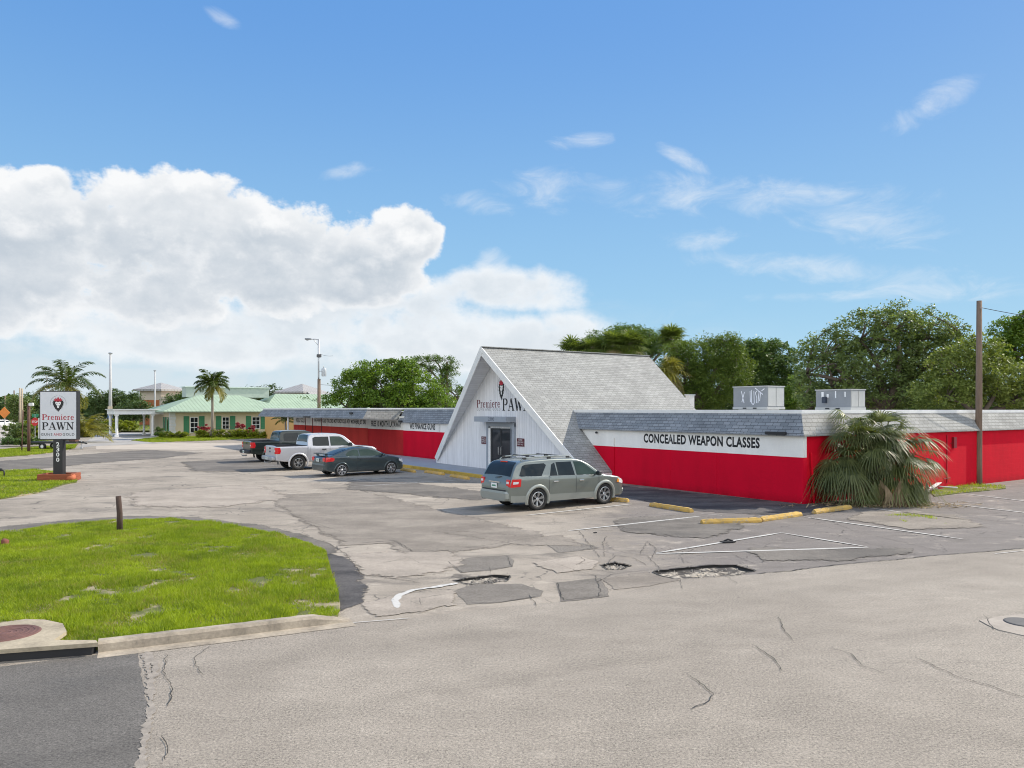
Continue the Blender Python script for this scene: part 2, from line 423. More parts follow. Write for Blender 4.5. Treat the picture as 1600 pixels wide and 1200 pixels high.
AMBER = mat('amber_lens', (0.75, 0.28, 0.04), 0.15, var=0.05, coat=0.7)
CLEARLENS = mat('clear_lens', (0.7, 0.7, 0.7), 0.1, var=0.05, coat=0.7)

def txt(s, h, width=None, bold=0.0, spacing=1.0):
    """outline of a line of text: verts (x,y) starting at 0,0 with cap height h, and faces"""
    cu = D.curves.new('t', 'FONT'); cu.body = s; cu.size = 1.0; cu.offset = bold; cu.space_character = spacing; cu.resolution_u = 3
    o = D.objects.new('t', cu); COL.objects.link(o); bpy.context.view_layer.update()
    me = D.meshes.new_from_object(o.evaluated_get(bpy.context.evaluated_depsgraph_get()))
    vs = [(v.co.x, v.co.y) for v in me.vertices]; fs = [list(p.vertices) for p in me.polygons]
    D.objects.remove(o); D.curves.remove(cu); D.meshes.remove(me)
    x0 = min(v[0] for v in vs); x1 = max(v[0] for v in vs); y0 = min(v[1] for v in vs); y1 = max(v[1] for v in vs)
    kx = width / (x1 - x0) if width else h / (y1 - y0)
    return [((x - x0) * kx, (y - y0) * h / (y1 - y0)) for x, y in vs], fs
def put2d(mb, vs, fs, org, right, up):
    org, right, up = Vector(org), Vector(right), Vector(up)
    mb.add([org + right * x + up * y for x, y in vs], fs)
# serif capitals and lower case for the shop's name: strokes (x0,y0,x1,y1,width) on a unit em, polylines for bowls
def stroke2(vs, fs, pts, w):
    for i in range(len(pts) - 1):
        (x0, y0), (x1, y1) = pts[i], pts[i + 1]; dx, dy = x1 - x0, y1 - y0; L = math.hypot(dx, dy) or 1e-6
        w0, w1 = (w, w) if not isinstance(w, list) else (w[i], w[i + 1])
        nx, ny = -dy / L / 2, dx / L / 2; b = len(vs)
        ex, ey = dx / L * 0.004, dy / L * 0.004
        vs += [(x0 - nx * w0 - ex, y0 - ny * w0 - ey), (x1 - nx * w1 + ex, y1 - ny * w1 + ey), (x1 + nx * w1 + ex, y1 + ny * w1 + ey), (x0 + nx * w0 - ex, y0 + ny * w0 - ey)]
        fs.append([b, b + 1, b + 2, b + 3])
def arc(cx, cy, rx, ry, a0, a1, n=12): return [(cx + rx * math.cos(R(a0 + (a1 - a0) * i / n)), cy + ry * math.sin(R(a0 + (a1 - a0) * i / n))) for i in range(n + 1)]
TK, TN = 0.18, 0.07
def bowl_w(n, k0, k1): return [k0 + (k1 - k0) * math.sin(math.pi * i / n) for i in range(n + 1)]
def glyph(ch):
    vs, fs = [], []; S = lambda p, w: stroke2(vs, fs, p, w)
    if ch == 'P':
        S([(0.18, 0), (0.18, 1)], TK); S([(0.03, 0.02), (0.36, 0.02)], TN); S([(0.03, 0.98), (0.4, 0.98)], TN)
        S([(0.2, 0.98), (0.4, 0.98)] , TN); a = arc(0.4, 0.73, 0.26, 0.25, 90, -90); S(a, bowl_w(12, TN, TK)); S([(0.2, 0.48), (0.4, 0.48)], TN); return vs, fs, 0.76
    if ch == 'A':
        S([(0.10, 0), (0.40, 1)], 0.06); S([(0.40, 1), (0.72, 0)], TK); S([(0.2, 0.33), (0.58, 0.33)], TN); S([(-0.02, 0.02), (0.24, 0.02)], TN); S([(0.56, 0.02), (0.88, 0.02)], TN); return vs, fs, 0.88
    if ch == 'W':
        S([(0.10, 1), (0.34, 0)], TK); S([(0.34, 0), (0.56, 0.9)], 0.06); S([(0.50, 1), (0.76, 0)], TK); S([(0.76, 0), (0.98, 1)], 0.06)
        S([(-0.03, 0.98), (0.26, 0.98)], TN); S([(0.38, 0.98), (0.66, 0.98)], TN); S([(0.86, 0.98), (1.1, 0.98)], TN); return vs, fs, 1.12
    if ch == 'N':
        S([(0.14, 0), (0.14, 1)], 0.06); S([(0.12, 1), (0.72, 0)], TK); S([(0.72, 0), (0.72, 1)], 0.06); S([(0.0, 0.02), (0.28, 0.02)], TN); S([(0.58, 0.98), (0.86, 0.98)], TN); S([(0.0, 0.98), (0.2, 0.98)], TN); return vs, fs, 0.9
    if ch in 'nh': pass
    if ch == 'r':
        S([(0.16, 0), (0.16, 0.66)], 0.13); S([(0.03, 0.02), (0.32, 0.02)], TN); S([(0.03, 0.65), (0.18, 0.65)], TN); S(arc(0.34, 0.44, 0.16, 0.2, 170, 60, 6), [0.05, 0.06, 0.07, 0.09, 0.1, 0.11, 0.12]); return vs, fs, 0.48
    if ch == 'e':
        S(arc(0.28, 0.33, 0.2, 0.31, 0, 320, 18), [0.05 + 0.08 * abs(math.sin(R(320 * i / 36))) for i in range(19)]); S([(0.1, 0.35), (0.48, 0.35)], TN); return vs, fs, 0.56
    if ch == 'm':
        for x in (0.16, 0.44, 0.72): S([(x, 0), (x, 0.56 if x > 0.2 else 0.66)], 0.12); S([(x - 0.11, 0.02), (x + 0.12, 0.02)], TN)
        S(arc(0.31, 0.5, 0.13, 0.13, 170, 0, 6), 0.07); S(arc(0.59, 0.5, 0.13, 0.13, 170, 0, 6), 0.07); S([(0.03, 0.65), (0.18, 0.65)], TN); return vs, fs, 0.88
    if ch == 'i':
        S([(0.16, 0), (0.16, 0.66)], 0.13); S([(0.03, 0.02), (0.3, 0.02)], TN); S([(0.03, 0.65), (0.18, 0.65)], TN); S([(0.16, 0.82), (0.16, 0.96)], 0.14); return vs, fs, 0.34
def serif(word, h, width):
    vs, fs = [], []; x = 0
    for ch in word:
        v, f, w = glyph(ch); b = len(vs); vs += [(p[0] + x, p[1]) for p in v]; fs += [[b + i for i in q] for q in f]; x += w + 0.03
    k = width / x; return [(p[0] * k, p[1] * h) for p in vs], fs
def lion(mbs, org, right, up, s):
    """crowned lion's head emblem, s = height in metres; mbs = (black, white, red, grey) builders"""
    o, r, u = Vector(org), Vector(right), Vector(up); nrm = r.cross(u)
    def P(mb, pts, lift): mb.poly([o + (r * x + u * y) * s + nrm * lift for x, y in pts])
    half = [(0, -0.62), (0.07, -0.48), (0.1, -0.52), (0.14, -0.40), (0.21, -0.42), (0.22, -0.30), (0.30, -0.28), (0.29, -0.17), (0.38, -0.12), (0.33, -0.04), (0.42, 0.06), (0.33, 0.08), (0.37, 0.2), (0.26, 0.2), (0.2, 0.28)]
    P(mbs[0], half + [(-x, y) for x, y in half[1:][::-1]], 0.0)
    face = [(0, -0.34), (0.06, -0.3), (0.08, -0.16), (0.17, -0.05), (0.2, 0.08), (0.12, 0.13), (0.05, 0.1)]
    P(mbs[1], face + [(-x, y) for x, y in face[1:][::-1]], 0.004)
    for sx in (1, -1):
        P(mbs[0], [(sx * 0.05, 0.0), (sx * 0.14, 0.04), (sx * 0.13, 0.0), (sx * 0.06, -0.03)], 0.007)
    P(mbs[0], [(-0.04, -0.14), (0.04, -0.14), (0, -0.2)], 0.007)
    crown = [(-0.24, 0.17), (-0.30, 0.34), (-0.2, 0.27), (-0.17, 0.42), (-0.09, 0.3), (0, 0.48), (0.09, 0.3), (0.17, 0.42), (0.2, 0.27), (0.30, 0.34), (0.24, 0.17), (0.1, 0.13), (0, 0.15), (-0.1, 0.13)]
    P(mbs[2], crown, 0.008)
    vs, fs = [], []; stroke2(vs, fs, arc(0, -0.02, 0.55, 0.58, -10, 82, 14), 0.02); stroke2(vs, fs, arc(0, -0.02, 0.55, 0.58, 98, 190, 14), 0.02)
    mbs[3].add([o + (r * x + u * y) * s for x, y in vs], fs)
# ------------------------------------------------------------ ground
rng = random.Random(7)
def lot_mats():
    def asph(name, cols, speck, dark=None, right=False, rough=0.9, streak=True):
        m, g, b = newmat(name); P = g.n('ShaderNodeTexCoord').outputs['Object']
        n1 = g.noise(P, 0.22, 8, 0.62, 0.6); n2 = g.noise(g.vm('MULTIPLY', P, (1.0, 1.6, 1)), 1.1, 8, 0.68, 0.4)
        n3 = g.noise(P, 26, 5, 0.7); n4 = g.noise(P, 85, 3, 0.75)
        c = g.mix(g.ss(n1, 0.36, 0.64), cols[0], cols[1])
        if not right:                               # faint tyre lanes along the road and scattered oil drips
            mp = g.n('ShaderNodeMapping'); mp.inputs['Rotation'].default_value = (0, 0, R(-23.5)); g.put(mp.inputs['Vector'], P)
            ln = g.noise(g.vm('MULTIPLY', mp.outputs[0], (0.06, 1.0, 1)), 0.75, 5, 0.6)
            c = g.mix(g.m('MULTIPLY', g.ss(ln, 0.47, 0.66), 0.30), c, tuple(k * 0.72 for k in cols[0]))
            vd = g.n('ShaderNodeTexVoronoi'); g.put(vd.inputs['Vector'], P); vd.inputs['Scale'].default_value = 1.7
            c = g.mix(g.m('MULTIPLY', g.ss(vd.outputs['Distance'], 0.075, 0.02), g.m('MULTIPLY', g.ss(n2, 0.5, 0.6), 0.55)), c, (0.05, 0.045, 0.04))
        if right:                                   # older, darker surfacing in the right-hand lot
            sp = g.n('ShaderNodeSeparateXYZ'); g.put(sp.inputs[0], P)
            q = g.m('ADD', sp.outputs[0], g.m('MULTIPLY', g.m('SUBTRACT', n2, 0.5), 9.0))
            f = g.m('MULTIPLY', g.ss(q, 0.5, 5.5), g.ss(g.m('ADD', sp.outputs[1], g.m('MULTIPLY', g.m('SUBTRACT', n1, 0.5), 6)), 12, 16))
            c = g.mix(g.m('MULTIPLY', f, 0.85), c, cols[3])
            # fine crazing of the old surface
            wv = g.n('ShaderNodeTexNoise'); g.put(wv.inputs['Vector'], P); wv.inputs['Scale'].default_value = 2.5; wv.inputs['Detail'].default_value = 5
            P2 = g.vm('ADD', P, g.vm('MULTIPLY', g.vm('SUBTRACT', wv.outputs['Color'], (.5, .5, .5)), (.55, .55, 0)))
            for sc_, th_, lo_ in ((0.42, 0.016, 0.50), (1.5, 0.022, 0.60)):
                ve = g.n('ShaderNodeTexVoronoi', feature='DISTANCE_TO_EDGE'); g.put(ve.inputs['Vector'], P2); ve.inputs['Scale'].default_value = sc_
                ck = g.m('MULTIPLY', g.ss(ve.outputs['Distance'], th_ * sc_ * 1.0, th_ * sc_ * 0.2), g.ss(g.noise(P, 0.35 * sc_ + .1, 4, 0.6), lo_ - 0.04, lo_ + 0.05))
                c = g.mix(g.m('MULTIPLY', ck, 0.8), c, (0.05, 0.045, 0.04))
        if streak:                                  # tyre-worn bands, oil marks
            s1 = g.noise(g.vm('MULTIPLY', P, (0.5, 1.3, 1)), 0.7, 9, 0.72, 0.8)
            c = g.mix(g.m('MULTIPLY', g.ss(s1, 0.50, 0.66), 0.72 if right else 0.35), c, cols[2])
            s2 = g.noise(g.vm('MULTIPLY', P, (0.8, 1.2, 1)), 0.9, 8, 0.75)
            c = g.mix(g.m('MULTIPLY', g.ss(s2, 0.54, 0.70), 0.6 if right else 0.3), c, tuple(min(1, k * 1.35) for k in cols[1]))
        v = g.m('ADD', g.lin(n2, 0.3, 0.7, 0.88, 1.10), g.m('ADD', g.lin(n3, 0.25, 0.75, -speck, speck), g.lin(n4, 0.3, 0.7, -speck * 1.4, speck * 1.4)))
        ag = g.noise(P, 42, 2, 0.5)
        v = g.m('ADD', v, g.m('SUBTRACT', g.m('MULTIPLY', g.ss(ag, 0.56, 0.66), speck * 0.9), g.m('MULTIPLY', g.ss(ag, 0.44, 0.34), speck * 0.9)))
        g.put(b.inputs['Base Color'], g.mix(1.0, c, gscale(g, v), 'MULTIPLY')); b.inputs['Roughness'].default_value = rough
        b.inputs['Specular IOR Level'].default_value = 0.3
        bump(g, b, g.m('ADD', n4, g.m('MULTIPLY', n3, 0.6)), 0.35, 0.006); return m
    return (asph('lot_asphalt', [(0.262, 0.225, 0.180), (0.350, 0.303, 0.245), (0.130, 0.114, 0.096), (0.150, 0.133, 0.122)], 0.22, right=True),
            asph('road_asphalt', [(0.258, 0.224, 0.182), (0.300, 0.262, 0.214), (0.215, 0.187, 0.153), (0.2, 0.2, 0.2)], 0.36),
            asph('dark_patch_asphalt', [(0.118, 0.108, 0.095), (0.155, 0.142, 0.125), (0.105, 0.1, 0.092), (0.1, 0.1, 0.1)], 0.30),
            asph('sealed_asphalt', [(0.042, 0.042, 0.046), (0.075, 0.073, 0.076), (0.03, 0.03, 0.033), (0.03, 0.03, 0.03)], 0.22),
            asph('patch_asphalt', [(0.165, 0.148, 0.128), (0.205, 0.184, 0.158), (0.125, 0.113, 0.100), (0.1, 0.1, 0.1)], 0.36))
M_LOT, M_ROAD, M_DARK, M_SEAL, M_PATCH = lot_mats()
def struct(o): return tag(o, kind='structure')
def jag(pts, step=0.25, amp=0.03, closed=True, r=rng):
    out = []; n = len(pts)
    for i in range(n if closed else n - 1):
        a, b = Vector(pts[i]), Vector(pts[(i + 1) % n]); k = max(1, int((b - a).length / step))
        for j in range(k):
            p = a.lerp(b, j / k); out.append(p + Vector((r.uniform(-amp, amp), r.uniform(-amp, amp), 0)) * (1 if j or amp > .02 else 0))
    if not closed: out.append(Vector(pts[-1]))
    return out
def sheet(name, pts, m, z, kind=True):
    mb = MB(); pts = [Vector((p[0], p[1], z)) for p in pts]
    a = sum(pts[i].x * pts[(i + 1) % len(pts)].y - pts[(i + 1) % len(pts)].x * pts[i].y for i in range(len(pts)))
    if a < 0: pts = pts[::-1]
    mb.poly(pts); o = mb.build(name, m)
    return struct(o) if kind else o

# base terrain
m, g, b = newmat('terrain_grass'); P = g.n('ShaderNodeTexCoord').outputs['Object']
n = g.noise(P, 0.08, 8, 0.7); n2 = g.noise(P, 3.0, 5, 0.7)
c = g.mix(g.ss(n, 0.4, 0.6), (0.07, 0.10, 0.025), (0.16, 0.15, 0.075)); c = g.mix(g.m('MULTIPLY', n2, 0.5), c, (0.05, 0.08, 0.02))
g.put(b.inputs['Base Color'], c); b.inputs['Roughness'].default_value = 0.95
sheet('ground', [(-1500, -300, 0), (1500, -300, 0), (1500, 3000, 0), (-1500, 3000, 0)], MATS['terrain_grass'], -0.30)

E = [G(550, 972), G(640, 966), G(700, 958), G(835, 943), G(940, 933), G(1050, 907), G(1180, 897), G(1328, 881), G(1450, 869), G(1600, 857)]
KL = [G(153, 1021), G(383, 993)]                      # foot of the kerb face
kdir = (KL[0] - KL[1]).normalized()
left_end = KL[0] + kdir * 14
rdir = (E[-1] - E[-2]).normalized(); right_end = E[-1] + rdir * 60
edge = [left_end] + KL + E + [right_end]
edge_j = [left_end] + KL + jag(E, 0.3, 0.025, closed=False) + [right_end]
lot_outer = edge_j + [Vector((70, 62, 0)), Vector((30, 96, 0)), Vector((-36, 96, 0)), Vector((-64, 82, 0)), Vector((-55, 30, 0))]
def hole(pts): return jag([G(*p) for p in pts], 0.12, 0.035)
HOLES = [hole([(1020, 892), (1060, 888), (1110, 883), (1150, 882), (1182, 892), (1150, 899), (1090, 903), (1050, 905), (1032, 901)]),
         hole([(938, 883), (962, 878), (986, 885), (970, 890), (948, 891)]),
         hole([(708, 907), (740, 902), (770, 898), (796, 900), (796, 907), (770, 912), (735, 914)])]
bm = bmesh.new(); edges = []
for loop in [lot_outer] + HOLES:
    vs = [bm.verts.new((p.x, p.y, 0)) for p in loop]
    edges += [bm.edges.new((vs[i], vs[(i + 1) % len(vs)])) for i in range(len(vs))]
bmesh.ops.triangle_fill(bm, use_beauty=True, use_dissolve=False, edges=edges)
for f in bm.faces:
    f.normal_update()
    if f.normal.z < 0: f.normal_flip()
me = D.meshes.new('parking_lot'); bm.to_mesh(me); bm.free(); me.materials.append(M_LOT)
auto_uv(me); o = D.objects.new('parking_lot', me); COL.objects.link(o); struct(o)
sheet('road', [p for p in edge_j[::-1]] + [Vector((-22, -12, 0)), Vector((80, -12, 0))], M_ROAD, 0.0)

m, g, b = newmat('pothole_rubble'); P = g.n('ShaderNodeTexCoord').outputs['Object']
vo = g.n('ShaderNodeTexVoronoi'); g.put(vo.inputs['Vector'], P); vo.inputs['Scale'].default_value = 14
n = g.noise(P, 2.2, 6, 0.7); c = g.mix(g.ss(n, 0.44, 0.54), (0.07, 0.062, 0.052), (0.55, 0.48, 0.38))
c = g.mix(g.m('MULTIPLY', vo.outputs['Distance'], 0.8), c, (0.06, 0.05, 0.045))
g.put(b.inputs['Base Color'], c); b.inputs['Roughness'].default_value = 1
for h in HOLES:
    cx = sum(p.x for p in h) / len(h); cy = sum(p.y for p in h) / len(h); mb = MB(); nn = len(h)
    rings = [(1.0, 0.0), (0.985, -0.035), (0.90, -0.055), (0.72, -0.040), (0.5, -0.05), (0.28, -0.035)]
    vs = []
    for k, z in rings:
        for p in h: vs.append((cx + (p.x - cx) * k, cy + (p.y - cy) * k, z + (rng.uniform(-0.012, 0.016) if k < 0.95 else 0)))
    vs.append((cx, cy, -0.04)); fs = []
    for r_ in range(len(rings) - 1):
        for i in range(nn):
            j = (i + 1) % nn; fs.append([r_ * nn + i, r_ * nn + j, (r_ + 1) * nn + j, (r_ + 1) * nn + i])
    for i in range(nn): fs.append([5 * nn + i, 5 * nn + (i + 1) % nn, len(vs) - 1])
    mb.add(vs, fs); mb.mi = [1] * (2 * nn) + [0] * (len(fs) - 2 * nn); struct(mb.build('pothole', [MATS['pothole_rubble'], mat('tar_edge', (0.022, 0.02, 0.018), 1, var=0.3)]))
# loose rubble chips in and round the potholes
chips = MB()
for h in HOLES:
    cx = sum(p.x for p in h) / len(h); cy = sum(p.y for p in h) / len(h)
    for _ in range(70):
        p = rng.choice(h); k = abs(rng.gauss(0.6, 0.3)); s = rng.uniform(0.01, 0.035)
        z = -0.035 if k < 0.9 else 0.0
        chips.box((cx + (p.x - cx) * k, cy + (p.y - cy) * k, z + s * 0.3), (s, s * rng.uniform(0.6, 1.3), s * 0.7), rng.uniform(0, 3), 0, 0.7)
tag(chips.build('rubble', mat('rubble_chips', (0.30, 0.27, 0.23), 1, var=0.5, scale=5)), 'loose grey and tan rubble chips in the potholes', 'rubble', kind='stuff')

def patch(pts, m, z=0.004, amp=0.02, step=0.2, name='asphalt_patch'):
    return sheet(name, jag([G(*p) for p in pts], step, amp), m, z)
# worn surfacing whose edge breaks up: the outer ring fades out through noise
def soft_mat(name, c0, c1, speck=.25):
    m, g, b = newmat(name); P = g.n('ShaderNodeTexCoord').outputs['Object']
    at = g.n('ShaderNodeAttribute', attribute_name='fade'); n = g.noise(P, 1.6, 9, 0.72); n2 = g.noise(P, 26, 5, 0.7); n3 = g.noise(P, 85, 3, .75); n0 = g.noise(g.vm('MULTIPLY', P, (.6, 1.2, 1)), .7, 8, .7)
    c = g.mix(g.ss(n0, .38, .62), c0, c1)
    v = g.m('ADD', g.lin(n, .3, .7, .86, 1.12), g.m('ADD', g.lin(n2, .25, .75, -speck, speck), g.lin(n3, .3, .7, -speck, speck)))
    g.put(b.inputs['Base Color'], g.mix(1.0, c, gscale(g, v), 'MULTIPLY')); b.inputs['Roughness'].default_value = .92; b.inputs['Specular IOR Level'].default_value = .25
    g.put(b.inputs['Alpha'], g.ss(g.m('ADD', at.outputs['Fac'], g.m('MULTIPLY', g.m('SUBTRACT', g.m('ADD', g.m('MULTIPLY', n, .7), g.m('MULTIPLY', g.noise(P, 9, 5, .7), .3)), .5), 2.6)), .40, .62))
    bump(g, b, n3, .5, .012); return m
M_SDARK = soft_mat('worn_dark_asphalt', (0.12, 0.108, 0.094), (0.18, 0.16, 0.136)); M_SSEAL = soft_mat('worn_sealed_asphalt', (0.045, 0.043, 0.043), (0.105, 0.097, 0.092), .35)
M_SMID = soft_mat('cut_patch_asphalt', (0.160, 0.142, 0.120), (0.205, 0.182, 0.154), .4); M_SWORN = soft_mat('worn_lot_asphalt', (0.195, 0.168, 0.138), (0.265, 0.23, 0.188), .3); M_SPALE = soft_mat('pale_lot_asphalt', (0.29, 0.25, 0.205), (0.36, 0.31, 0.255), .25)
SZ = [0.0045]
def soft_patch(pts, m, w=0.5, z=0.004, name='worn_asphalt'):
    SZ[0] += 0.0005; z = SZ[0]
    L_ = jag([G(*p) for p in pts], 0.5, 0.05); a = sum(L_[i].x * L_[(i + 1) % len(L_)].y - L_[(i + 1) % len(L_)].x * L_[i].y for i in range(len(L_)))
    if a < 0: L_ = L_[::-1]
    n = len(L_); V = []
    for off in (0.0, -w, ):
        for i in range(n):
            t = L_[(i + 2) % n] - L_[i - 2]; t.z = 0; t.normalize(); V.append((L_[i].x - t.y * -off * -1 * -1 if False else L_[i].x + t.y * (-off), L_[i].y - t.x * (-off), z))
    mb = MB(); mb.poly([V[i] for i in range(n)]); mb.add(V, [[i, n + i, n + (i + 1) % n, (i + 1) % n] for i in range(n)]); o = mb.build(name, m)
    at = o.data.attributes.new('fade', 'FLOAT', 'POINT'); at.data.foreach_set('value', [1.0] * (2 * n) + [0.0] * n); return struct(o)
soft_patch([(700, 878), (740, 872), (792, 869), (800, 886), (722, 895)], M_SMID, 0.10)
soft_patch([(718, 924), (740, 914), (816, 913), (846, 924), (840, 932), (812, 937), (776, 942), (732, 943)], M_SMID, 0.10)
soft_patch([(870, 911), (937, 904), (945, 931), (880, 939)], M_SMID, 0.10)
soft_patch([(838, 840), (880, 845), (932, 856), (904, 860), (876, 863), (860, 854)], M_SMID, 0.14)
soft_patch([(945, 905), (1010, 896), (1052, 906), (1020, 912), (960, 920)], M_SWORN, 0.2)
# dark sealed strips: along the wall, round the grass island
soft_patch([(930, 756), (1258, 789), (1300, 789), (1310, 797), (1240, 805), (1092, 798), (1050, 790), (1000, 779), (955, 772)], M_SSEAL, 0.45)
soft_patch([(516, 868), (532, 874), (545, 893), (553, 920), (546, 942), (536, 952), (530, 950), (524, 930), (516, 893)], M_SSEAL, 0.4)
soft_patch([(-60, 832), (0, 825), (100, 815), (200, 808), (300, 810), (390, 821), (460, 836), (500, 850), (515, 862), (508, 866), (477, 850), (430, 837), (345, 820), (268, 811), (180, 814), (77, 824), (-60, 838)], M_SDARK, 0.4)
soft_patch([(0, 722), (60, 717), (160, 709), (230, 704), (300, 708), (240, 716), (150, 722), (60, 731), (0, 733)], M_SDARK, 1.2)
soft_patch([(430, 775), (560, 770), (660, 795), (740, 815), (838, 838), (720, 857), (646, 862), (618, 846), (560, 849), (520, 830), (470, 800)], M_SWORN, 0.7)
soft_patch([(690, 830), (830, 842), (870, 838), (900, 852), (820, 850)], M_SWORN, 0.4, 0.0045)
soft_patch([(560, 752), (640, 756), (760, 772), (740, 780), (640, 770), (560, 764)], M_SDARK, 0.8)
soft_patch([(300, 722), (400, 716), (470, 728), (400, 736), (320, 735)], M_SDARK, 1.2)
soft_patch([(560, 868), (690, 866), (700, 884), (620, 900), (585, 890)], M_SPALE, 0.6)
soft_patch([(230, 770), (380, 760), (430, 778), (330, 790), (240, 788)], M_SPALE, 1.2)
soft_patch([(570, 945), (610, 935), (700, 925), (700, 945), (600, 962)], M_SPALE, 0.25)
soft_patch([(840, 880), (900, 872), (922, 878), (924, 888), (870, 895)], M_SPALE, 0.25)
soft_patch([(980, 812), (1080, 806), (1150, 822), (1090, 838), (990, 830)], M_SDARK, 0.6)
soft_patch([(1180, 858), (1330, 862), (1420, 860), (1300, 874), (1200, 872)], M_SDARK, 0.5)
soft_patch([(1370, 800), (1480, 806), (1520, 822), (1420, 825), (1340, 812)], M_SWORN, 0.6)
# old dark square of road on the left, with its crumbling pale joint
patch([(-500, 1080), (-120, 1050), (0, 1042), (120, 1026), (214, 1018), (222, 1060), (231, 1110), (219, 1165), (214, 1215), (205, 1400), (-1200, 1600)], M_DARK, 0.004, 0.015, 0.12)
M_CRUMB = mat('crumbled_joint', (0.27, 0.235, 0.195), 1, var=0.35, scale=8, bump=0.8, bscale=60)
def ribbon(pts, w, z, mb, amp=0.5, step=0.1, r=rng, wob=0.0):
    P_ = jag(pts, step, max(w * amp * 0.25, wob), closed=False, r=r); vs = []; wk_ = 1.0; nP = len(P_) - 1
    for i, p in enumerate(P_):
        t = (P_[min(i + 4, nP)] - P_[max(i - 4, 0)]); t.z = 0; t.normalize() if t.length else None
        nrm = Vector((-t.y, t.x, 0)); wk_ = wk_ * .6 + .4 * r.uniform(1 - amp, 1 + amp); ww = w * 0.5 * wk_
        if i in (0, len(P_) - 1): ww *= 0.3
        vs += [(p.x - nrm.x * ww, p.y - nrm.y * ww, z), (p.x + nrm.x * ww, p.y + nrm.y * ww, z)]
    mb.add(vs, [[2 * i + 1, 2 * i, 2 * i + 2, 2 * i + 3] for i in range(len(P_) - 1)])
mb = MB(); ribbon([G(228, 1019), G(234, 1060), G(236, 1112), G(224, 1165), G(220, 1225), G(208, 1380)], 0.085, 0.008, mb, 0.9, 0.035, wob=0.012)
ribbon([G(232, 1020), G(243, 1040), G(240, 1060)], 0.08, 0.0085, mb, 0.9, 0.035, wob=0.015)
struct(mb.build('road_joint', M_CRUMB))
CR = MB()
def crack(pts, w=0.009): ribbon([G(*p) for p in pts], w, 0.0130, CR, 0.9, 0.09, wob=0.022)
for q in [[(560, 850), (615, 845), (630, 855), (645, 863), (720, 858), (770, 851), (838, 840)], [(945, 852), (960, 860), (985, 866), (1010, 868), (1030, 888)],
          [(870, 882), (902, 893), (930, 900), (938, 925), (934, 934)], [(905, 882), (938, 877)], [(1062, 906), (1067, 922)], [(1135, 900), (1152, 913)],
          [(765, 886), (766, 898)], [(828, 930), (838, 948)], [(1215, 964), (1225, 985), (1240, 1003)], [(1070, 1052), (1095, 1068), (1118, 1086), (1100, 1100), (1078, 1110)],
          [(1296, 1012), (1330, 1022), (1345, 1040), (1390, 1055)], [(1430, 1028), (1500, 1060), (1545, 1072), (1600, 1092)], [(422, 794), (475, 813), (535, 832)], [(521, 856), (600, 849)],
          [(500, 842), (540, 866), (562, 895)], [(900, 905), (932, 911), (958, 897), (1000, 893), (1060, 884)], [(945, 870), (942, 848), (948, 838)], [(1000, 866), (1012, 846), (1030, 852)],
          [(1145, 866), (1160, 874), (1180, 882)], [(1450, 805), (1500, 806), (1540, 812), (1600, 822)], [(1290, 812), (1340, 832), (1400, 845), (1470, 862)], [(330, 1010), (300, 1030), (318, 1055)],
          [(262, 1022), (256, 1050), (270, 1080), (262, 1105)], [(570, 900), (620, 905), (660, 912)], [(600, 880), (640, 872), (655, 880), (700, 884)], [(250, 1150), (262, 1165), (258, 1190)],
          [(905, 830), (920, 850), (938, 872)], [(1070, 880), (1062, 868), (1085, 858)], [(1188, 880), (1205, 870), (1240, 866)]]: crack(q)
crack([(1180, 897), (1230, 893), (1290, 885), (1328, 881), (1400, 875), (1450, 869), (1520, 864), (1600, 857)], 0.026)
for q in [[(700, 878), (740, 872), (792, 869), (800, 886), (722, 895), (700, 878)], [(732, 943), (776, 942), (812, 937), (840, 932)], [(870, 911), (880, 939), (945, 931)], [(646, 862), (618, 845), (560, 849)], [(904, 860), (932, 856), (880, 845)],
          [(860, 868), (880, 872), (900, 868), (915, 876), (900, 884)], [(950, 880), (962, 868), (990, 872), (1010, 884)], [(1010, 846), (1026, 858), (1018, 872)], [(1540, 965), (1555, 985)], [(1180, 1010), (1210, 1030), (1222, 1050)], [(640, 940), (660, 946), (655, 936), (690, 930)]]: crack(q, 0.011)
struct(CR.build('asphalt_cracks', mat('crack_dark', (0.03, 0.028, 0.025), 1, var=0.3)))
# broken black rims of the potholes
mb = MB()
for h in HOLES: 
    ys = sorted(h, key=lambda p: -p.y)[:len(h) // 2]; ids = [i for i, p in enumerate(h) if p in ys]
    ribbon([Vector((p.x, p.y, 0)) for p in (h + [h[0]])], 0.03, 0.0135, mb, 0.9, 0.3)
struct(mb.build('pothole_rims', mat('tar_dark', (0.035, 0.033, 0.03), 1, var=0.3)))

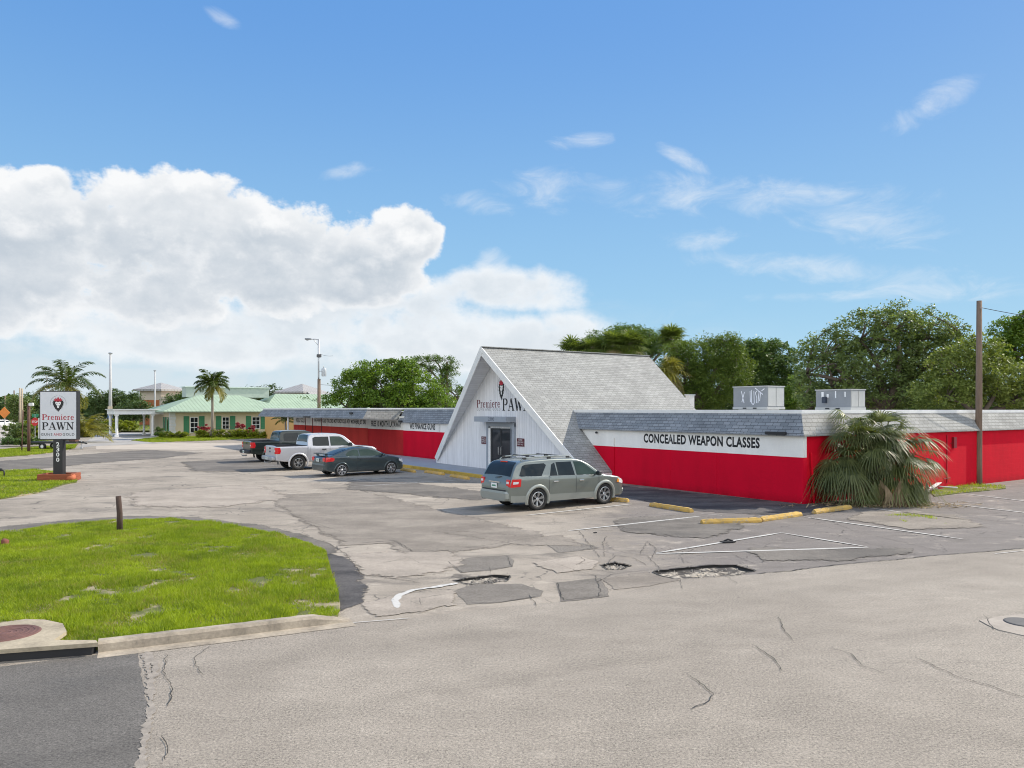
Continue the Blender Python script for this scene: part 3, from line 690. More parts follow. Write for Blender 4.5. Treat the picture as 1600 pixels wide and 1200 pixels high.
# painted markings
def worn_paint(name, col, wear=0.5):
    m, g, b = newmat(name); nt = m.node_tree; P = g.n('ShaderNodeTexCoord').outputs['Object']
    n = g.m('ADD', g.m('MULTIPLY', g.noise(P, 9, 8, 0.75), 0.6), g.m('MULTIPLY', g.noise(P, 1.1, 4, 0.6), 0.4))
    f = g.ss(n, wear - 0.05, wear + 0.05)
    c = g.mix(f, col, (0.20, 0.19, 0.18)); g.put(b.inputs['Base Color'], c); b.inputs['Roughness'].default_value = 0.85; return m
M_LINE = worn_paint('white_line_paint', (0.50, 0.48, 0.44), 0.56); M_FAINT = worn_paint('faint_line_paint', (0.40, 0.39, 0.37), 0.50)
ML, MF = MB(), MB()
def stripe(a, b, w=0.10, mb=ML, z=0.0145, amp=0.10): ribbon([a, b], w, z, mb, amp, 0.5)
for a, b_ in [((888, 830), (1095, 807)), ((820, 806), (988, 788)), ((1025, 865), (1221, 833)), ((1221, 833), (1355, 855)), ((1025, 866), (1357, 856)), ((1095, 803), (1128, 806)),
             ((1256, 808), (1505, 843)), ((1347, 793), (1510, 813)), ((1453, 784), (1640, 806)), ((1508, 772), (1640, 788)), ((1503, 783), (1537, 787)), ((1555, 866), (1600, 861))]:
    stripe(G(*a), G(*b_), 0.10)
stripe(G(552, 974), G(640, 967), 0.07)
ribbon([G(621, 951), G(617, 940), G(624, 931), G(645, 923), G(680, 918), G(716, 912)], 0.12, 0.0150, ML, 0.5, 0.08, wob=0.008)
for k in range(9):
    u = -30.5 - 2.8 * k; stripe(UV(u, 12.6), UV(u, 18.0), 0.09, MF, amp=0.4)
struct(ML.build('painted_lines', M_LINE)); struct(MF.build('faded_lines', M_FAINT))

# far side street, driveway
M_TAN = mat('sunbleached_concrete', (0.42, 0.36, 0.29), 0.9, var=0.15, scale=0.6)
sheet('driveway', [G(150, 697), G(270, 692), G(430, 692), G(450, 700), G(300, 703), G(150, 702)], M_TAN, 0.008)
sheet('street', [G(-400, 735), G(2, 700), G(14, 672), G(12, 655), G(-4, 646), G(-30, 646), G(-600, 660)], mat('street_paving', (0.40, 0.35, 0.30), 0.9, var=0.12, scale=0.5), -0.05)
sheet('side_road', [G(120, 700), G(150, 680), G(190, 676), G(262, 676), G(262, 692), G(150, 697)], mat('pale_asphalt', (0.33, 0.31, 0.285), 0.9, var=0.3, scale=0.3), 0.012)

# kerb and gutter
def kerb_run():
    mb = MB(); line = [KL[0] - kdir * 0.0, KL[1], E[0]]
    P_ = []
    for i in range(len(line) - 1):
        k = 14
        for j in range(k): P_.append(line[i].lerp(line[i + 1], j / k))
    P_.append(line[-1]); total = len(P_); rows = []
    for i, p in enumerate(P_):
        t = (P_[min(i + 1, total - 1)] - P_[max(i - 1, 0)]).normalized(); nr = Vector((-t.y, t.x, 0))
        if nr.y < 0: nr = -nr
        h = 0.15 * min(1, (total - 1 - i) / 6 + 0.12) + rng.uniform(-0.003, 0.003)
        prof = [(-0.24, 0.006), (0.0, 0.012), (0.02, h * 0.75), (0.055, h), (0.19, h * 0.98), (0.20, -0.05)]
        rows.append([(p + nr * a + Vector((0, 0, z))) for a, z in prof])
    n = len(rows[0]); vs = [q for r_ in rows for q in r_]; fs = []
    for i in range(total - 1):
        for k in range(n - 1): fs.append([i * n + k, (i + 1) * n + k, (i + 1) * n + k + 1, i * n + k + 1])
    mb.add(vs, fs); struct(mb.build('kerb', mat('kerb_concrete', (0.32, 0.27, 0.205), 0.95, var=0.5, scale=2.3, bump=0.6, bscale=30)))
kerb_run()
# sod of the grass island and the strips by the sign
LAWN_PX = [(-260, 870), (-120, 846), (0, 832), (77, 822), (180, 813), (268, 810), (345, 818), (433, 834), (479, 847), (510, 862), (517, 893), (529, 928), (531, 955), (525, 963), (383, 978), (268, 996), (153, 1009), (84, 1009), (103, 979), (77, 969), (0, 974), (-120, 984), (-300, 1010)]
LAWNS = [[G(x, y, 0.07) for x, y in LAWN_PX],
         [G(x, y, 0.04) for x, y in [(-150, 742), (0, 735), (55, 733), (118, 741), (120, 753), (100, 756), (60, 769), (0, 779), (-150, 800)]],
         [G(x, y, 0.04) for x, y in [(-120, 714), (0, 702), (60, 698), (121, 694), (117, 700), (80, 707), (43, 711), (0, 714)]],
         [G(x, y, 0.04) for x, y in [(205, 688), (240, 684), (262, 681), (440, 678), (430, 684), (395, 685), (330, 688), (240, 691)]],
         [G(x, y, 0.03) for x, y in [(1450, 768), (1500, 757), (1570, 758), (1572, 763), (1500, 770), (1460, 775)]],
         [G(x, y, 0.02) for x, y in [(20, 684), (60, 672), (150, 660), (262, 655), (262, 672), (190, 673), (120, 682), (60, 692), (20, 694)]]]
m, g, b = newmat('lawn_soil'); P = g.n('ShaderNodeTexCoord').outputs['Object']
n = g.noise(P, 0.9, 7, 0.7); n2 = g.noise(P, 8, 5, 0.7)
c = g.mix(g.ss(n, 0.50, 0.62), (0.11, 0.115, 0.03), (0.40, 0.32, 0.21)); c = g.mix(g.m('MULTIPLY', n2, 0.5), c, (0.05, 0.08, 0.012))
g.put(b.inputs['Base Color'], c); b.inputs['Roughness'].default_value = 1
for L in LAWNS:
    mb = MB(); mb.prism([(p.x, p.y, -0.1) for p in jag(L, 0.4, 0.03)], (0, 0, 0.1 + L[0].z)); struct(mb.build('lawn', MATS['lawn_soil']))

def inside(P2, poly):
    x, y = P2[:, 0], P2[:, 1]; r_ = np.zeros(len(x), bool); n = len(poly)
    for i in range(n):
        x0, y0 = poly[i][0], poly[i][1]; x1, y1 = poly[(i + 1) % n][0], poly[(i + 1) % n][1]
        c_ = ((y0 > y) != (y1 > y)); 
        with np.errstate(divide='ignore', invalid='ignore'):
            r_ ^= c_ & (x < (x1 - x0) * (y - y0) / (y1 - y0 + 1e-12) + x0)
    return r_
def vnoise(x, y, s, seed=0):
    x = x / s; y = y / s; xi = np.floor(x).astype(int); yi = np.floor(y).astype(int); fx = x - xi; fy = y - yi
    h = lambda a, b_: (np.sin(a * 127.1 + b_ * 311.7 + seed * 17.3) * 43758.5453) % 1.0
    fx = fx * fx * (3 - 2 * fx); fy = fy * fy * (3 - 2 * fy)
    return (h(xi, yi) * (1 - fx) + h(xi + 1, yi) * fx) * (1 - fy) + (h(xi, yi + 1) * (1 - fx) + h(xi + 1, yi + 1) * fx) * fy
M_GRASS = leaf_mat('grass_blades', (0.085, 0.15, 0.006), (0.42, 0.50, 0.022), 0.35, 0.65)
ng_ = NG(M_GRASS.node_tree); gb_ = M_GRASS.node_tree.nodes['Principled BSDF']
_src = gb_.inputs['Base Color'].links[0].from_socket; _rp = [n for n in M_GRASS.node_tree.nodes if n.type == 'NEW_GEOMETRY'][0].outputs['Random Per Island']
_ob = ng_.n('ShaderNodeTexCoord').outputs['Object']; _st = ng_.m('ADD', ng_.m('MULTIPLY', _rp, 0.5), ng_.m('MULTIPLY', ng_.noise(_ob, 0.9, 6, 0.7), 0.9))
_c = ng_.mix(ng_.ss(_st, 0.84, 1.0), _src, (0.30, 0.25, 0.09)); _c = ng_.mix(ng_.m('MULTIPLY', ng_.ss(ng_.noise(_ob, 2.6, 5, 0.7), 0.5, 0.62), 0.35), _c, (0.05, 0.095, 0.012))
for l_ in list(_src.links): M_GRASS.node_tree.links.new(_c, l_.to_socket) if l_.to_node == gb_ or l_.to_node.type == 'MIX' and l_.to_node not in (_c.node,) and l_.to_node.outputs[2].links and l_.to_node.outputs[2].links[0].to_node.type == 'BSDF_TRANSLUCENT' else None
def grass(poly, z, n, hmin, hmax, w, seed, bare=0.77, name='grass', label=None):
    rs = np.random.RandomState(seed); xs = [p[0] for p in poly]; ys = [p[1] for p in poly]
    P2 = np.stack([rs.uniform(min(xs), max(xs), n), rs.uniform(min(ys), max(ys), n)], 1)
    P2 = P2[inside(P2, poly)]; q = vnoise(P2[:, 0], P2[:, 1], 0.8, seed) * 0.6 + vnoise(P2[:, 0], P2[:, 1], 0.25, seed + 3) * 0.4
    P2 = P2[q + rs.uniform(-0.06, 0.06, len(q)) < bare]; N = len(P2)
    q = vnoise(P2[:, 0], P2[:, 1], 0.5, seed + 9)
    h = rs.uniform(hmin, hmax, N) * (0.35 + 1.2 * q); a = rs.uniform(0, 2 * np.pi, N); ww = w * rs.uniform(0.6, 1.4, N)
    lean = rs.normal(0, 0.5, (N, 2)) * h[:, None]
    V = np.zeros((N, 3, 3)); V[:, 0, 0] = P2[:, 0] - np.cos(a) * ww; V[:, 0, 1] = P2[:, 1] - np.sin(a) * ww; V[:, 1, 0] = P2[:, 0] + np.cos(a) * ww; V[:, 1, 1] = P2[:, 1] + np.sin(a) * ww
    V[:, 2, :2] = P2 + lean; V[:, :2, 2] = z - 0.005; V[:, 2, 2] = z + h
    o = np_mesh(name, V, 3, M_GRASS); return tag(o, label, 'grass', kind='stuff')
grass(LAWNS[0], 0.07, 560000, 0.025, 0.09, 0.007, 1, 0.72, label='bright green turf with bare sandy spots on the near island')
grass(LAWNS[1], 0.04, 90000, 0.04, 0.09, 0.015, 2, 0.85, label='green turf round the foot of the pylon sign')
grass(LAWNS[2], 0.04, 40000, 0.05, 0.1, 0.02, 3, 0.9, label='narrow strip of green turf under the trailer sign')
grass(LAWNS[3], 0.04, 40000, 0.05, 0.12, 0.03, 4, 0.95, label='green verge in front of the green roofed building')
grass(LAWNS[4], 0.03, 6000, 0.04, 0.12, 0.010, 5, 0.55, label='weedy grass round the foot of the wooden utility pole')
grass(LAWNS[5], 0.02, 50000, 0.08, 0.2, 0.06, 8, 0.95, label='rough green field beyond the driveway on the left')
wd = [G(1380, 806), G(1420, 803), G(1490, 812), G(1480, 820), G(1420, 818)]
grass(wd, 0.0, 2500, 0.03, 0.09, 0.01, 6, 0.45, label='sparse weeds growing from a crack in the right hand lot')

# storm inlet with its cover
iz = 0.17
inl = empty('storm_inlet', G(60, 1000), 0, 'stained concrete storm drain inlet in the kerb with a rusty round cover', 'storm drain')
o3 = G(60, 1000)
mb = MB(); top = [G(x, y, iz) for x, y in [(-160, 1034), (0, 1015), (153, 1004), (150, 1000), (84, 1000), (104, 986), (98, 974), (70, 968), (40, 967), (0, 973), (-120, 985), (-260, 1010)]]
mb.prism([(p.x, p.y, 0.115) for p in top], (0, 0, iz - 0.115)); mb.build('slab', mat('stained_concrete', (0.34, 0.285, 0.20), 0.95, var=0.45, scale=2.0, bump=0.6, bscale=30), inl, origin=o3)
mb = MB(); fr = [(p.x, p.y) for p in top[:2]] + [(G(140, 1005, iz).x, G(140, 1005, iz).y)]; mid = [Vector((x, y, 0)) + Vector((0.0, 0.05, 0)) for x, y in fr]
bk = [m_ + Vector((0, 0.10, 0)) for m_ in mid[::-1]]
mb.prism([(p.x, p.y, -0.05) for p in mid + bk], (0, 0, 0.163)); mb.build('opening', BLACK, inl, origin=o3)
mb = MB(); cc = G(8, 990, iz); mb.smooth = False; mb.lathe([(0, 0.014), (0.40, 0.014), (0.415, 0.010), (0.43, 0.0)], (cc.x, cc.y, iz), 'z', 40)
for k in range(5): mb.lathe([(0.06 + k * 0.07, 0.014), (0.065 + k * 0.07, 0.019), (0.085 + k * 0.07, 0.019), (0.09 + k * 0.07, 0.014)], (cc.x, cc.y, iz), 'z', 40)
mb.build('cover', mat('rusty_iron', (0.15, 0.075, 0.06), 0.8, 0.2, var=0.35, scale=6, bump=0.5), inl, origin=o3)
# round cover in the road, right
mh = empty('manhole', G(1592, 975), 0, 'round manhole cover set in a pale concrete collar on the right', 'manhole'); o3 = G(1592, 975)
mb = MB(); mb.prism([(p.x, p.y, -0.05) for p in jag([G(1530, 970), G(1560, 964), G(1620, 958), G(1700, 962), G(1690, 990), G(1600, 994), G(1560, 985)], 0.2, 0.02)], (0, 0, 0.062)); mb.build('collar', mat('pale_concrete', (0.33, 0.285, 0.235), 0.9, var=0.25, scale=3), mh, origin=o3)
mb = MB(); c3 = G(1600, 974); mb.lathe([(0, 0.028), (0.24, 0.028), (0.26, 0.024), (0.27, 0.012)], (c3.x, c3.y, 0), 'z', 32); mb.build('cover', mat('cast_iron', (0.10, 0.095, 0.09), 0.7, 0.3, var=0.2), mh, origin=o3)

# ------------------------------------------------------------ the shop (local axes: u along the front, v into the building)
SU, SV = -40.0, 23.0
shop = empty('pawn_shop', UV(SU, SV), ROTB, 'red and white single storey pawn shop with a tall shingled A-frame entrance', 'building')
SO = (SU, SV, 0)
def SP(px, v):                                     # u coordinate on the wall plane v for a photo column
    r_ = (px - HX) / F; s_, c_ = math.sin(VA), math.cos(VA)
    return (r_ * c_ - s_) * v / (c_ + s_ * r_)
RED, DRED = (0.60, 0.000, 0.022), (0.50, 0.040, 0.030)
M_FRONT = block_wall_mat('front_wall_paint', RED, (0.82, 0.81, 0.77), 1.60, 0.12)
M_FRONTL = block_wall_mat('left_wall_paint', RED, (0.80, 0.79, 0.75), 1.85, 0.15)
M_DULL = block_wall_mat('dull_wall_paint', DRED, (0.78, 0.75, 0.69), 1.88, 0.2)  # duller red and greyer white band on the left end of the wall
M_DULL2 = block_wall_mat('dull_wall_paint_two', (0.46, 0.022, 0.024), (0.76, 0.74, 0.68), 1.86, 0.2)
M_SIDE = block_wall_mat('side_wall_paint', (0.60, 0.000, 0.016), (0.60, 0.000, 0.016), 9, 0.14)
M_REAR = mat('rear_wall', (0.45, 0.43, 0.40), 0.8)
SH_SHADE = shingle_mat('shaded_shingles', (0.185, 0.205, 0.225), (0.27, 0.29, 0.31), (0.09, 0.10, 0.11), 0.32, 0.145)  # bluish grey copy: shade on the front slopes put into the colour
SH_SUN = shingle_mat('sunlit_shingles', (0.265, 0.265, 0.25), (0.335, 0.335, 0.315), (0.17, 0.165, 0.15), 0.34, 0.15, 0.22)  # paler copy of the shingles: sunlight on the side faces put into the colour
M_ROOF = mat('roof_membrane', (0.62, 0.62, 0.60), 0.7, var=0.12, scale=0.4)
M_FASC = mat('fascia_white', (0.74, 0.74, 0.72), 0.55, var=0.1, scale=1.5)
M_SOFF = mat('soffit', (0.42, 0.43, 0.44), 0.7, var=0.1)
V0, UR, VB, UL = 23.1, -16.14, 46.0, -69.3
def sb(): return MB()
def bld(mb, name, m, parent=shop): return mb.build(name, m, parent, origin=SO) if parent is shop else mb.build(name, m, parent, origin=SO)
mb = sb(); mb.box(((-30.5 + UR) / 2, V0 + 0.1, 1.25), (UR + 30.5, 0.2, 2.5)); bld(mb, 'front_wall', M_FRONT)
mb = sb(); mb.box(((-46.85 - 37.4) / 2, V0 + 0.1, 1.25), (9.45, 0.2, 2.5)); bld(mb, 'front_wall', M_FRONTL)
mb = sb(); mb.box(((-52.7 - 46.85) / 2, V0 + 0.12, 1.4), (5.85, 0.2, 2.8)); bld(mb, 'front_wall', M_DULL2)
mb = sb(); mb.box(((UL - 52.7) / 2, V0 + 0.09, 1.4), (-52.7 - UL, 0.2, 2.8)); fw = bld(mb, 'front_wall', M_DULL)
mb = sb(); mb.box((UR - 0.1, (V0 + 0.2 + VB) / 2, 1.25), (0.2, VB - V0 - 0.2, 2.5)); bld(mb, 'side_wall', M_SIDE)
mb = sb(); mb.box((UL + 0.1, (V0 + 0.2 + 40) / 2, 1.4), (0.2, 40 - V0 - 0.2, 2.8)); bld(mb, 'side_wall', M_REAR)
mb = sb(); mb.box(((UL + UR) / 2, VB - 0.1, 1.5), (UR - UL - 0.5, 0.2, 3)); bld(mb, 'rear_wall', M_REAR)
# flat roof
mb = sb(); mb.box(((-29 + UR - 0.5) / 2, (23.6 + VB) / 2, 3.0), (UR - 0.5 + 29, VB - 23.6, 0.2)); bld(mb, 'flat_roof', M_ROOF)
mb = sb(); mb.box(((UL - 36.2) / 2, (23.6 + VB) / 2, 3.02), (-36.2 - UL, VB - 23.6, 0.2)); bld(mb, 'flat_roof', M_ROOF)
mb = sb(); mb.box((-32.65, (32.2 + VB) / 2, 3.0), (7.0, VB - 32.2, 0.2)); bld(mb, 'flat_roof', M_ROOF)
# mansards
ZB, ZT = 2.38, 3.13
ub, vb, ut, vt = UR + 0.12, V0 - 0.13, UR - 0.32, V0 + 0.36
mb = sb(); mb.quad((-30.5, vb, ZB), (ub, vb, ZB), (ut, vt, ZT), (-31.5, vt, ZT)); mb.quad((-30.5, vb, ZB - .05), (ub, vb, ZB - .05), (ub, vb, ZB), (-30.5, vb, ZB))
mb.quad((-30.5, V0 + .05, ZB - .05), (ub, V0 + .05, ZB - .05), (ub, vb, ZB - .05), (-30.5, vb, ZB - .05)); bld(mb, 'mansard', SH_SHADE)
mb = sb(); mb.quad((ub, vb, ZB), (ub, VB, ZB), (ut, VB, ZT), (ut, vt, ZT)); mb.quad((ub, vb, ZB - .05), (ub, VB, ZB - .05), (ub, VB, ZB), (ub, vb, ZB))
mb.quad((UR - .05, vb, ZB - .05), (UR - .05, VB, ZB - .05), (ub, VB, ZB - .05), (ub, vb, ZB - .05)); bld(mb, 'mansard', SH_SUN)
mb = sb(); mb.box(((-31.5 + ut) / 2, vt + 0.04, ZT + 0.045), (ut + 31.5 + 0.06, 0.14, 0.13)); mb.box((ut - 0.04, (vt + 0.12 + VB) / 2, ZT + 0.045), (0.14, VB - vt - 0.12, 0.13)); bld(mb, 'roof_edge', M_FASC)
# left wing: shallow mansard, then the deep canopy
mb = sb(); mb.quad((-47.4, vb, 2.42), (-36.8, vb, 2.42), (-35.9, vt, 3.26), (-47.4, vt, 3.26)); mb.quad((-47.4, vb, 2.37), (-36.8, vb, 2.37), (-36.8, vb, 2.42), (-47.4, vb, 2.42))
mb.quad((-47.4, V0 + .05, 2.37), (-36.8, V0 + .05, 2.37), (-36.8, vb, 2.37), (-47.4, vb, 2.37)); bld(mb, 'mansard', SH_SHADE)
CV, CL, CRt = 20.5, -71.5, -47.5
can = sb(); can.quad((CL, CV, 2.70), (CRt, CV, 2.70), (CRt - .1, CV + .35, 3.28), (CL + .5, CV + .35, 3.28)); can.quad((CL, CV, 2.62), (CRt, CV, 2.62), (CRt, CV, 2.70), (CL, CV, 2.70))
canopy = bld(can, 'canopy', SH_SHADE)
mb = sb(); mb.quad((CRt, CV, 2.70), (CRt, 23.0, 2.62), (CRt - .1, 23.4, 3.27), (CRt - .1, CV + .35, 3.28)); mb.quad((CRt, CV, 2.62), (CRt, 23.0, 2.54), (CRt, 23.0, 2.62), (CRt, CV, 2.70))
mb.build('end_face', SH_SUN, canopy, origin=(0, 0, 0)) if False else bld(mb, 'canopy_end', SH_SUN)
mb = sb(); mb.quad((CL, V0, 2.62), (CRt, V0, 2.62), (CRt, CV, 2.62), (CL, CV, 2.62)); mb.quad((CL, 23.4, 2.7), (CL, CV, 2.7), (CL + .5, CV + .35, 3.28), (CL + .5, 23.4, 3.28)); bld(mb, 'soffit', M_SOFF)
mb = sb(); mb.box(((CL + CRt + .4) / 2, (CV + .3 + 23.7) / 2, 3.31), (CRt - CL - .5, 23.7 - CV - .3, 0.1)); mb.box(((-47.6 - 35.8) / 2, vt + .04, 3.31), (11.8, 0.14, 0.10)); bld(mb, 'roof_edge', M_FASC)
mb = sb(); mb.box((-63.7, 20.75, 1.31), (0.12, 0.12, 2.62)); bld(mb, 'post', WHITE)
# dark gaps where shingles are missing
for u_, v_, z_, w_, h_ in [(SP(1211, 22.9), 22.93, 2.42, 0.85, 0.10), (SP(480, 20.5), 20.47, 2.68, 1.4, 0.12), (SP(548, 20.6), 20.62, 3.0, 0.45, 0.12), (SP(625, 22.9), 22.93, 2.46, 0.5, 0.12)]:
    mb = sb(); mb.box((u_, v_, z_), (w_, 0.08, h_)); bld(mb, 'missing_shingles', BLACK)
# A-frame
UC, ULf, URf, VF, VA0, VBK, ZF, ZA = -32.75, -39.6, -25.88, 21.6, 20.47, 32.06, 0.45, 6.40
ZS = lambda z: CAMH - (CAMH - z) * .943
for side, uf in ((1, URf), (-1, ULf)):
    mb = sb(); nrm = Vector((side * (ZA - ZF), 0, abs(uf - UC))).normalized(); th = 0.16
    a, b_, c_, d_ = Vector((uf, VF, ZF)), Vector((uf, VBK, ZF)), Vector((UC, VBK, ZA)), Vector((UC, VA0, ZA))
    mb.prism([a, b_, c_, d_], nrm * -th)
    bld(mb, 'aframe_roof', SH_SUN if side == 1 else SH_SHADE)
    # rake board and boarded underside
    mb = sb(); down = -nrm; e = (d_ - a).normalized(); fw_ = Vector((0, -1, 0))
    mb.prism([a + nrm * .02 + fw_ * .0, d_ + nrm * .02, d_ + nrm * .02 + down * .34 - e * .1, a + down * .34 + e * .1], fw_ * .05); bld(mb, 'rake_board', M_FASC)
    mb = sb(); q = -nrm * (th + .012); mb.add([a + q + Vector((0, .02, 0)), d_ + q + Vector((0, .02, 0)), Vector((UC, VF, ZA)) + q, Vector((uf, VF + .02, ZF)) + q], [[0, 1, 2, 3] if side == 1 else [3, 2, 1, 0]])
    bld(mb, 'boarded_soffit', board_mat('soffit_boards', (0.72, 0.72, 0.73), 0.14, True, 0.08, 0.1) if 'soffit_boards' not in MATS else MATS['soffit_boards'])
    mb = sb(); mb.box((uf - side * 0.10, (VF + VBK) / 2 + .1, ZF / 2), (0.16, VBK - VF - .2, ZF)); bld(mb, 'roof_footing', M_FASC)
mb = sb(); mb.box((UC, (VA0 + VBK) / 2, ZA + .01), (0.24, VBK - VA0, 0.04)); bld(mb, 'ridge_cap', SH_SUN)
GV = 21.6
M_GABLE = board_mat('gable_boards', (0.80, 0.80, 0.81), 0.2, False, 0.08, 0.16)
k_ = (ZA - ZF) / (URf - UC); zt_ = ZA - .22
mb = sb(); mb.prism([(ULf + .1, GV, 0.0), (URf - .1, GV, 0.0), (URf - .1, GV, 0.33), (UC, GV, zt_), (ULf + .1, GV, 0.33)], (0, .15, 0)); bld(mb, 'gable_wall', M_GABLE)
mb = sb(); mb.prism([(ULf + .3, VBK, 0.0), (URf - .3, VBK, 0.0), (UC, VBK, zt_)], (0, -.15, 0)); bld(mb, 'rear_gable', M_GABLE)
# doorway
GREYF = mat('grey_trim', (0.30, 0.33, 0.37), 0.55, var=0.06)
d0, d1 = SP(769, GV), SP(800, GV); f0, f1 = SP(763, GV), SP(806.5, GV)
mb = sb(); fv = GV - .06
mb.box((f0 + .1, fv, 1.37), (.2, .14, 2.45)); mb.box((f1 - .17, fv, 1.37), (.34, .14, 2.45)); mb.box(((f0 + f1) / 2, fv, 2.50), (f1 - f0 - .54 + .54, .135, .22)); bld(mb, 'door_surround', GREYF)
mb = sb(); mb.box(((SP(756, GV) + SP(806, GV)) / 2, GV - .3, 2.76), (SP(806, GV) - SP(756, GV), .6, .27)); lint = bld(mb, 'door_hood', GREYF)
mb = sb(); vs, fs = txt('2300', .17, .55, .01); put2d(mb, vs, fs, ((d0 + d1) / 2 - .35, GV - .605, 2.69), (1, 0, 0), (0, 0, 1)); bld(mb, 'house_number', mat('number_grey', (0.12, 0.13, 0.16), .6))
for c_, w_ in ((d0 - .10, .2), (d1 + .10, .12)): mb = sb(); mb.box((c_, fv - .02, 1.22), (w_, .1, 2.15)); bld(mb, 'door_jamb', WHITE)
dm = (d0 + d1) / 2
for s_ in (-1, 1):
    c = dm + s_ * (d1 - d0) / 4; w_ = (d1 - d0) / 2 - .01
    mb = sb(); y_ = GV - .05
    for x_ in (-w_ / 2 + .035, w_ / 2 - .035): mb.box((c + x_, y_, 1.22), (.07, .05, 2.14))
    for z_ in (0.22, 2.25): mb.box((c, y_, z_), (w_ - .14, .05, .09))
    dr = bld(mb, 'door', BPLAST)
    mb = sb(); mb.box((c, y_ + .01, 1.235), (w_ - .13, .02, 1.95)); pn = mb.build('pane', DOORG, dr, origin=SO)
    mb = sb(); x_ = c - s_ * (w_ / 2 - .12); mb.tube([(x_, y_ - .03, .95), (x_, y_ - .09, .97), (x_, y_ - .09, 1.35), (x_, y_ - .03, 1.37)], .016, 6); mb.build('handle', ALU, dr, origin=SO)
def plate(px0, px1, py0, py1, lines):
    u0, u1 = SP(px0, GV), SP(px1, GV); um = (u0 + u1) / 2; dd = -math.sin(VA) * um + math.cos(VA) * GV
    z1, z0 = ZY(py0, dd), ZY(py1, dd); mb = sb(); mb.box((um, GV - .02, (z0 + z1) / 2), (u1 - u0, .03, z1 - z0)); p = bld(mb, 'notice', mat('maroon_plate', (0.10, 0.012, 0.02), .5))
    mb = sb(); n_ = len(lines); H = (z1 - z0) / (n_ + .6)
    for i, t_ in enumerate(lines):
        w_ = (u1 - u0) * (.55 + .3 * (len(t_) > 4)); vs, fs = txt(t_, H * .62, w_); put2d(mb, vs, fs, (um - w_ / 2, GV - .038, z1 - H * (i + 1) - .0), (1, 0, 0), (0, 0, 1))
    mb.build('lettering', WHITE, p, origin=SO)
plate(753, 761.5, 682, 693.5, ['No', 'PUBLIC', 'RESTROOM']); plate(808.5, 819.5, 685, 697.5, ['GUNS', 'ON FILE', 'CASES ONLY'])
# lettering on the walls
def wall_text(s, px0, px1, v, z0, z1, name='lettering', m=BLACKTXT, bold=.038, parent=shop):
    u0, u1 = SP(px0, v), SP(px1, v); vs, fs = txt(s, z1 - z0, u1 - u0, bold, 1.08); mb = sb(); put2d(mb, vs, fs, (u0, v, z0), (1, 0, 0), (0, 0, 1)); return bld(mb, name, m)
wall_text('CONCEALED WEAPON CLASSES', 1005.7, 1187, V0 - .004, 1.84, 2.235)
wall_text('WE FINANCE GUNS', 640, 680, V0 - .004, 1.97, 2.36)
FT = mat('dull_black_letters', (0.05, 0.048, 0.045), .7, var=.3, scale=4)
wall_text('FREE 10 MONTH LAYAWAY', 580, 627.5, V0 + .016, 2.03, 2.45, m=FT)
wall_text('WE PAWN CARS TRUCKS MOTORCYCLES ATV MOWERS JET SKI', 491, 571.5, V0 - .014, 2.07, 2.5, m=FT)
wall_text('WE BUY GOLD', 462.5, 476, V0 - .014, 2.1, 2.5, m=FT)
gv = GV - .006
clipn = Vector((1 * (ZA - ZF), 0, abs(URf - UC))).normalized()
def clip_build(mb, name, m):
    o_ = bld(mb, name, m); bm_ = bmesh.new(); bm_.from_mesh(o_.data)
    pc = Vector((URf, GV, ZF)) - Vector(SO) - clipn * .19
    bmesh.ops.bisect_plane(bm_, geom=bm_.verts[:] + bm_.edges[:] + bm_.faces[:], plane_co=pc, plane_no=clipn, clear_outer=True); bm_.to_mesh(o_.data); bm_.free(); return o_
mb = sb(); vs, fs = serif('Premiere', .40, SP(782, GV) - SP(745, GV)); put2d(mb, vs, fs, (SP(745, GV), gv, ZS(3.37)), (1, 0, 0), (0, 0, 1)); clip_build(mb, 'lettering', mat('dull_red_letters', (0.16, 0.03, 0.045), .6))
mb = sb(); vs, fs = serif('PAWN', .60, SP(829, GV) - SP(785, GV)); put2d(mb, vs, fs, (SP(785, GV), gv, ZS(3.20)), (1, 0, 0), (0, 0, 1)); clip_build(mb, 'lettering', BLACKTXT)
mb = sb(); vs, fs = txt('GUNS AND GOLD', .15, SP(782, GV) - SP(745, GV), 0, 1.25); put2d(mb, vs, fs, (SP(745, GV), gv, ZS(3.19)), (1, 0, 0), (0, 0, 1)); clip_build(mb, 'lettering', GREYTXT)
Lm = [MB(), MB(), MB(), MB()]; lion(Lm, (SP(783.5, GV), gv, ZS(4.42)), (.72, 0, 0), (0, 0, 1.15), .92)
em = bld(Lm[0], 'emblem', BLACKTXT)
for q_, m_, n_ in ((Lm[1], WHITE, 'face'), (Lm[2], REDTXT, 'crown'), (Lm[3], GREYTXT, 'ring')): q_.build(n_, m_, em, origin=SO)
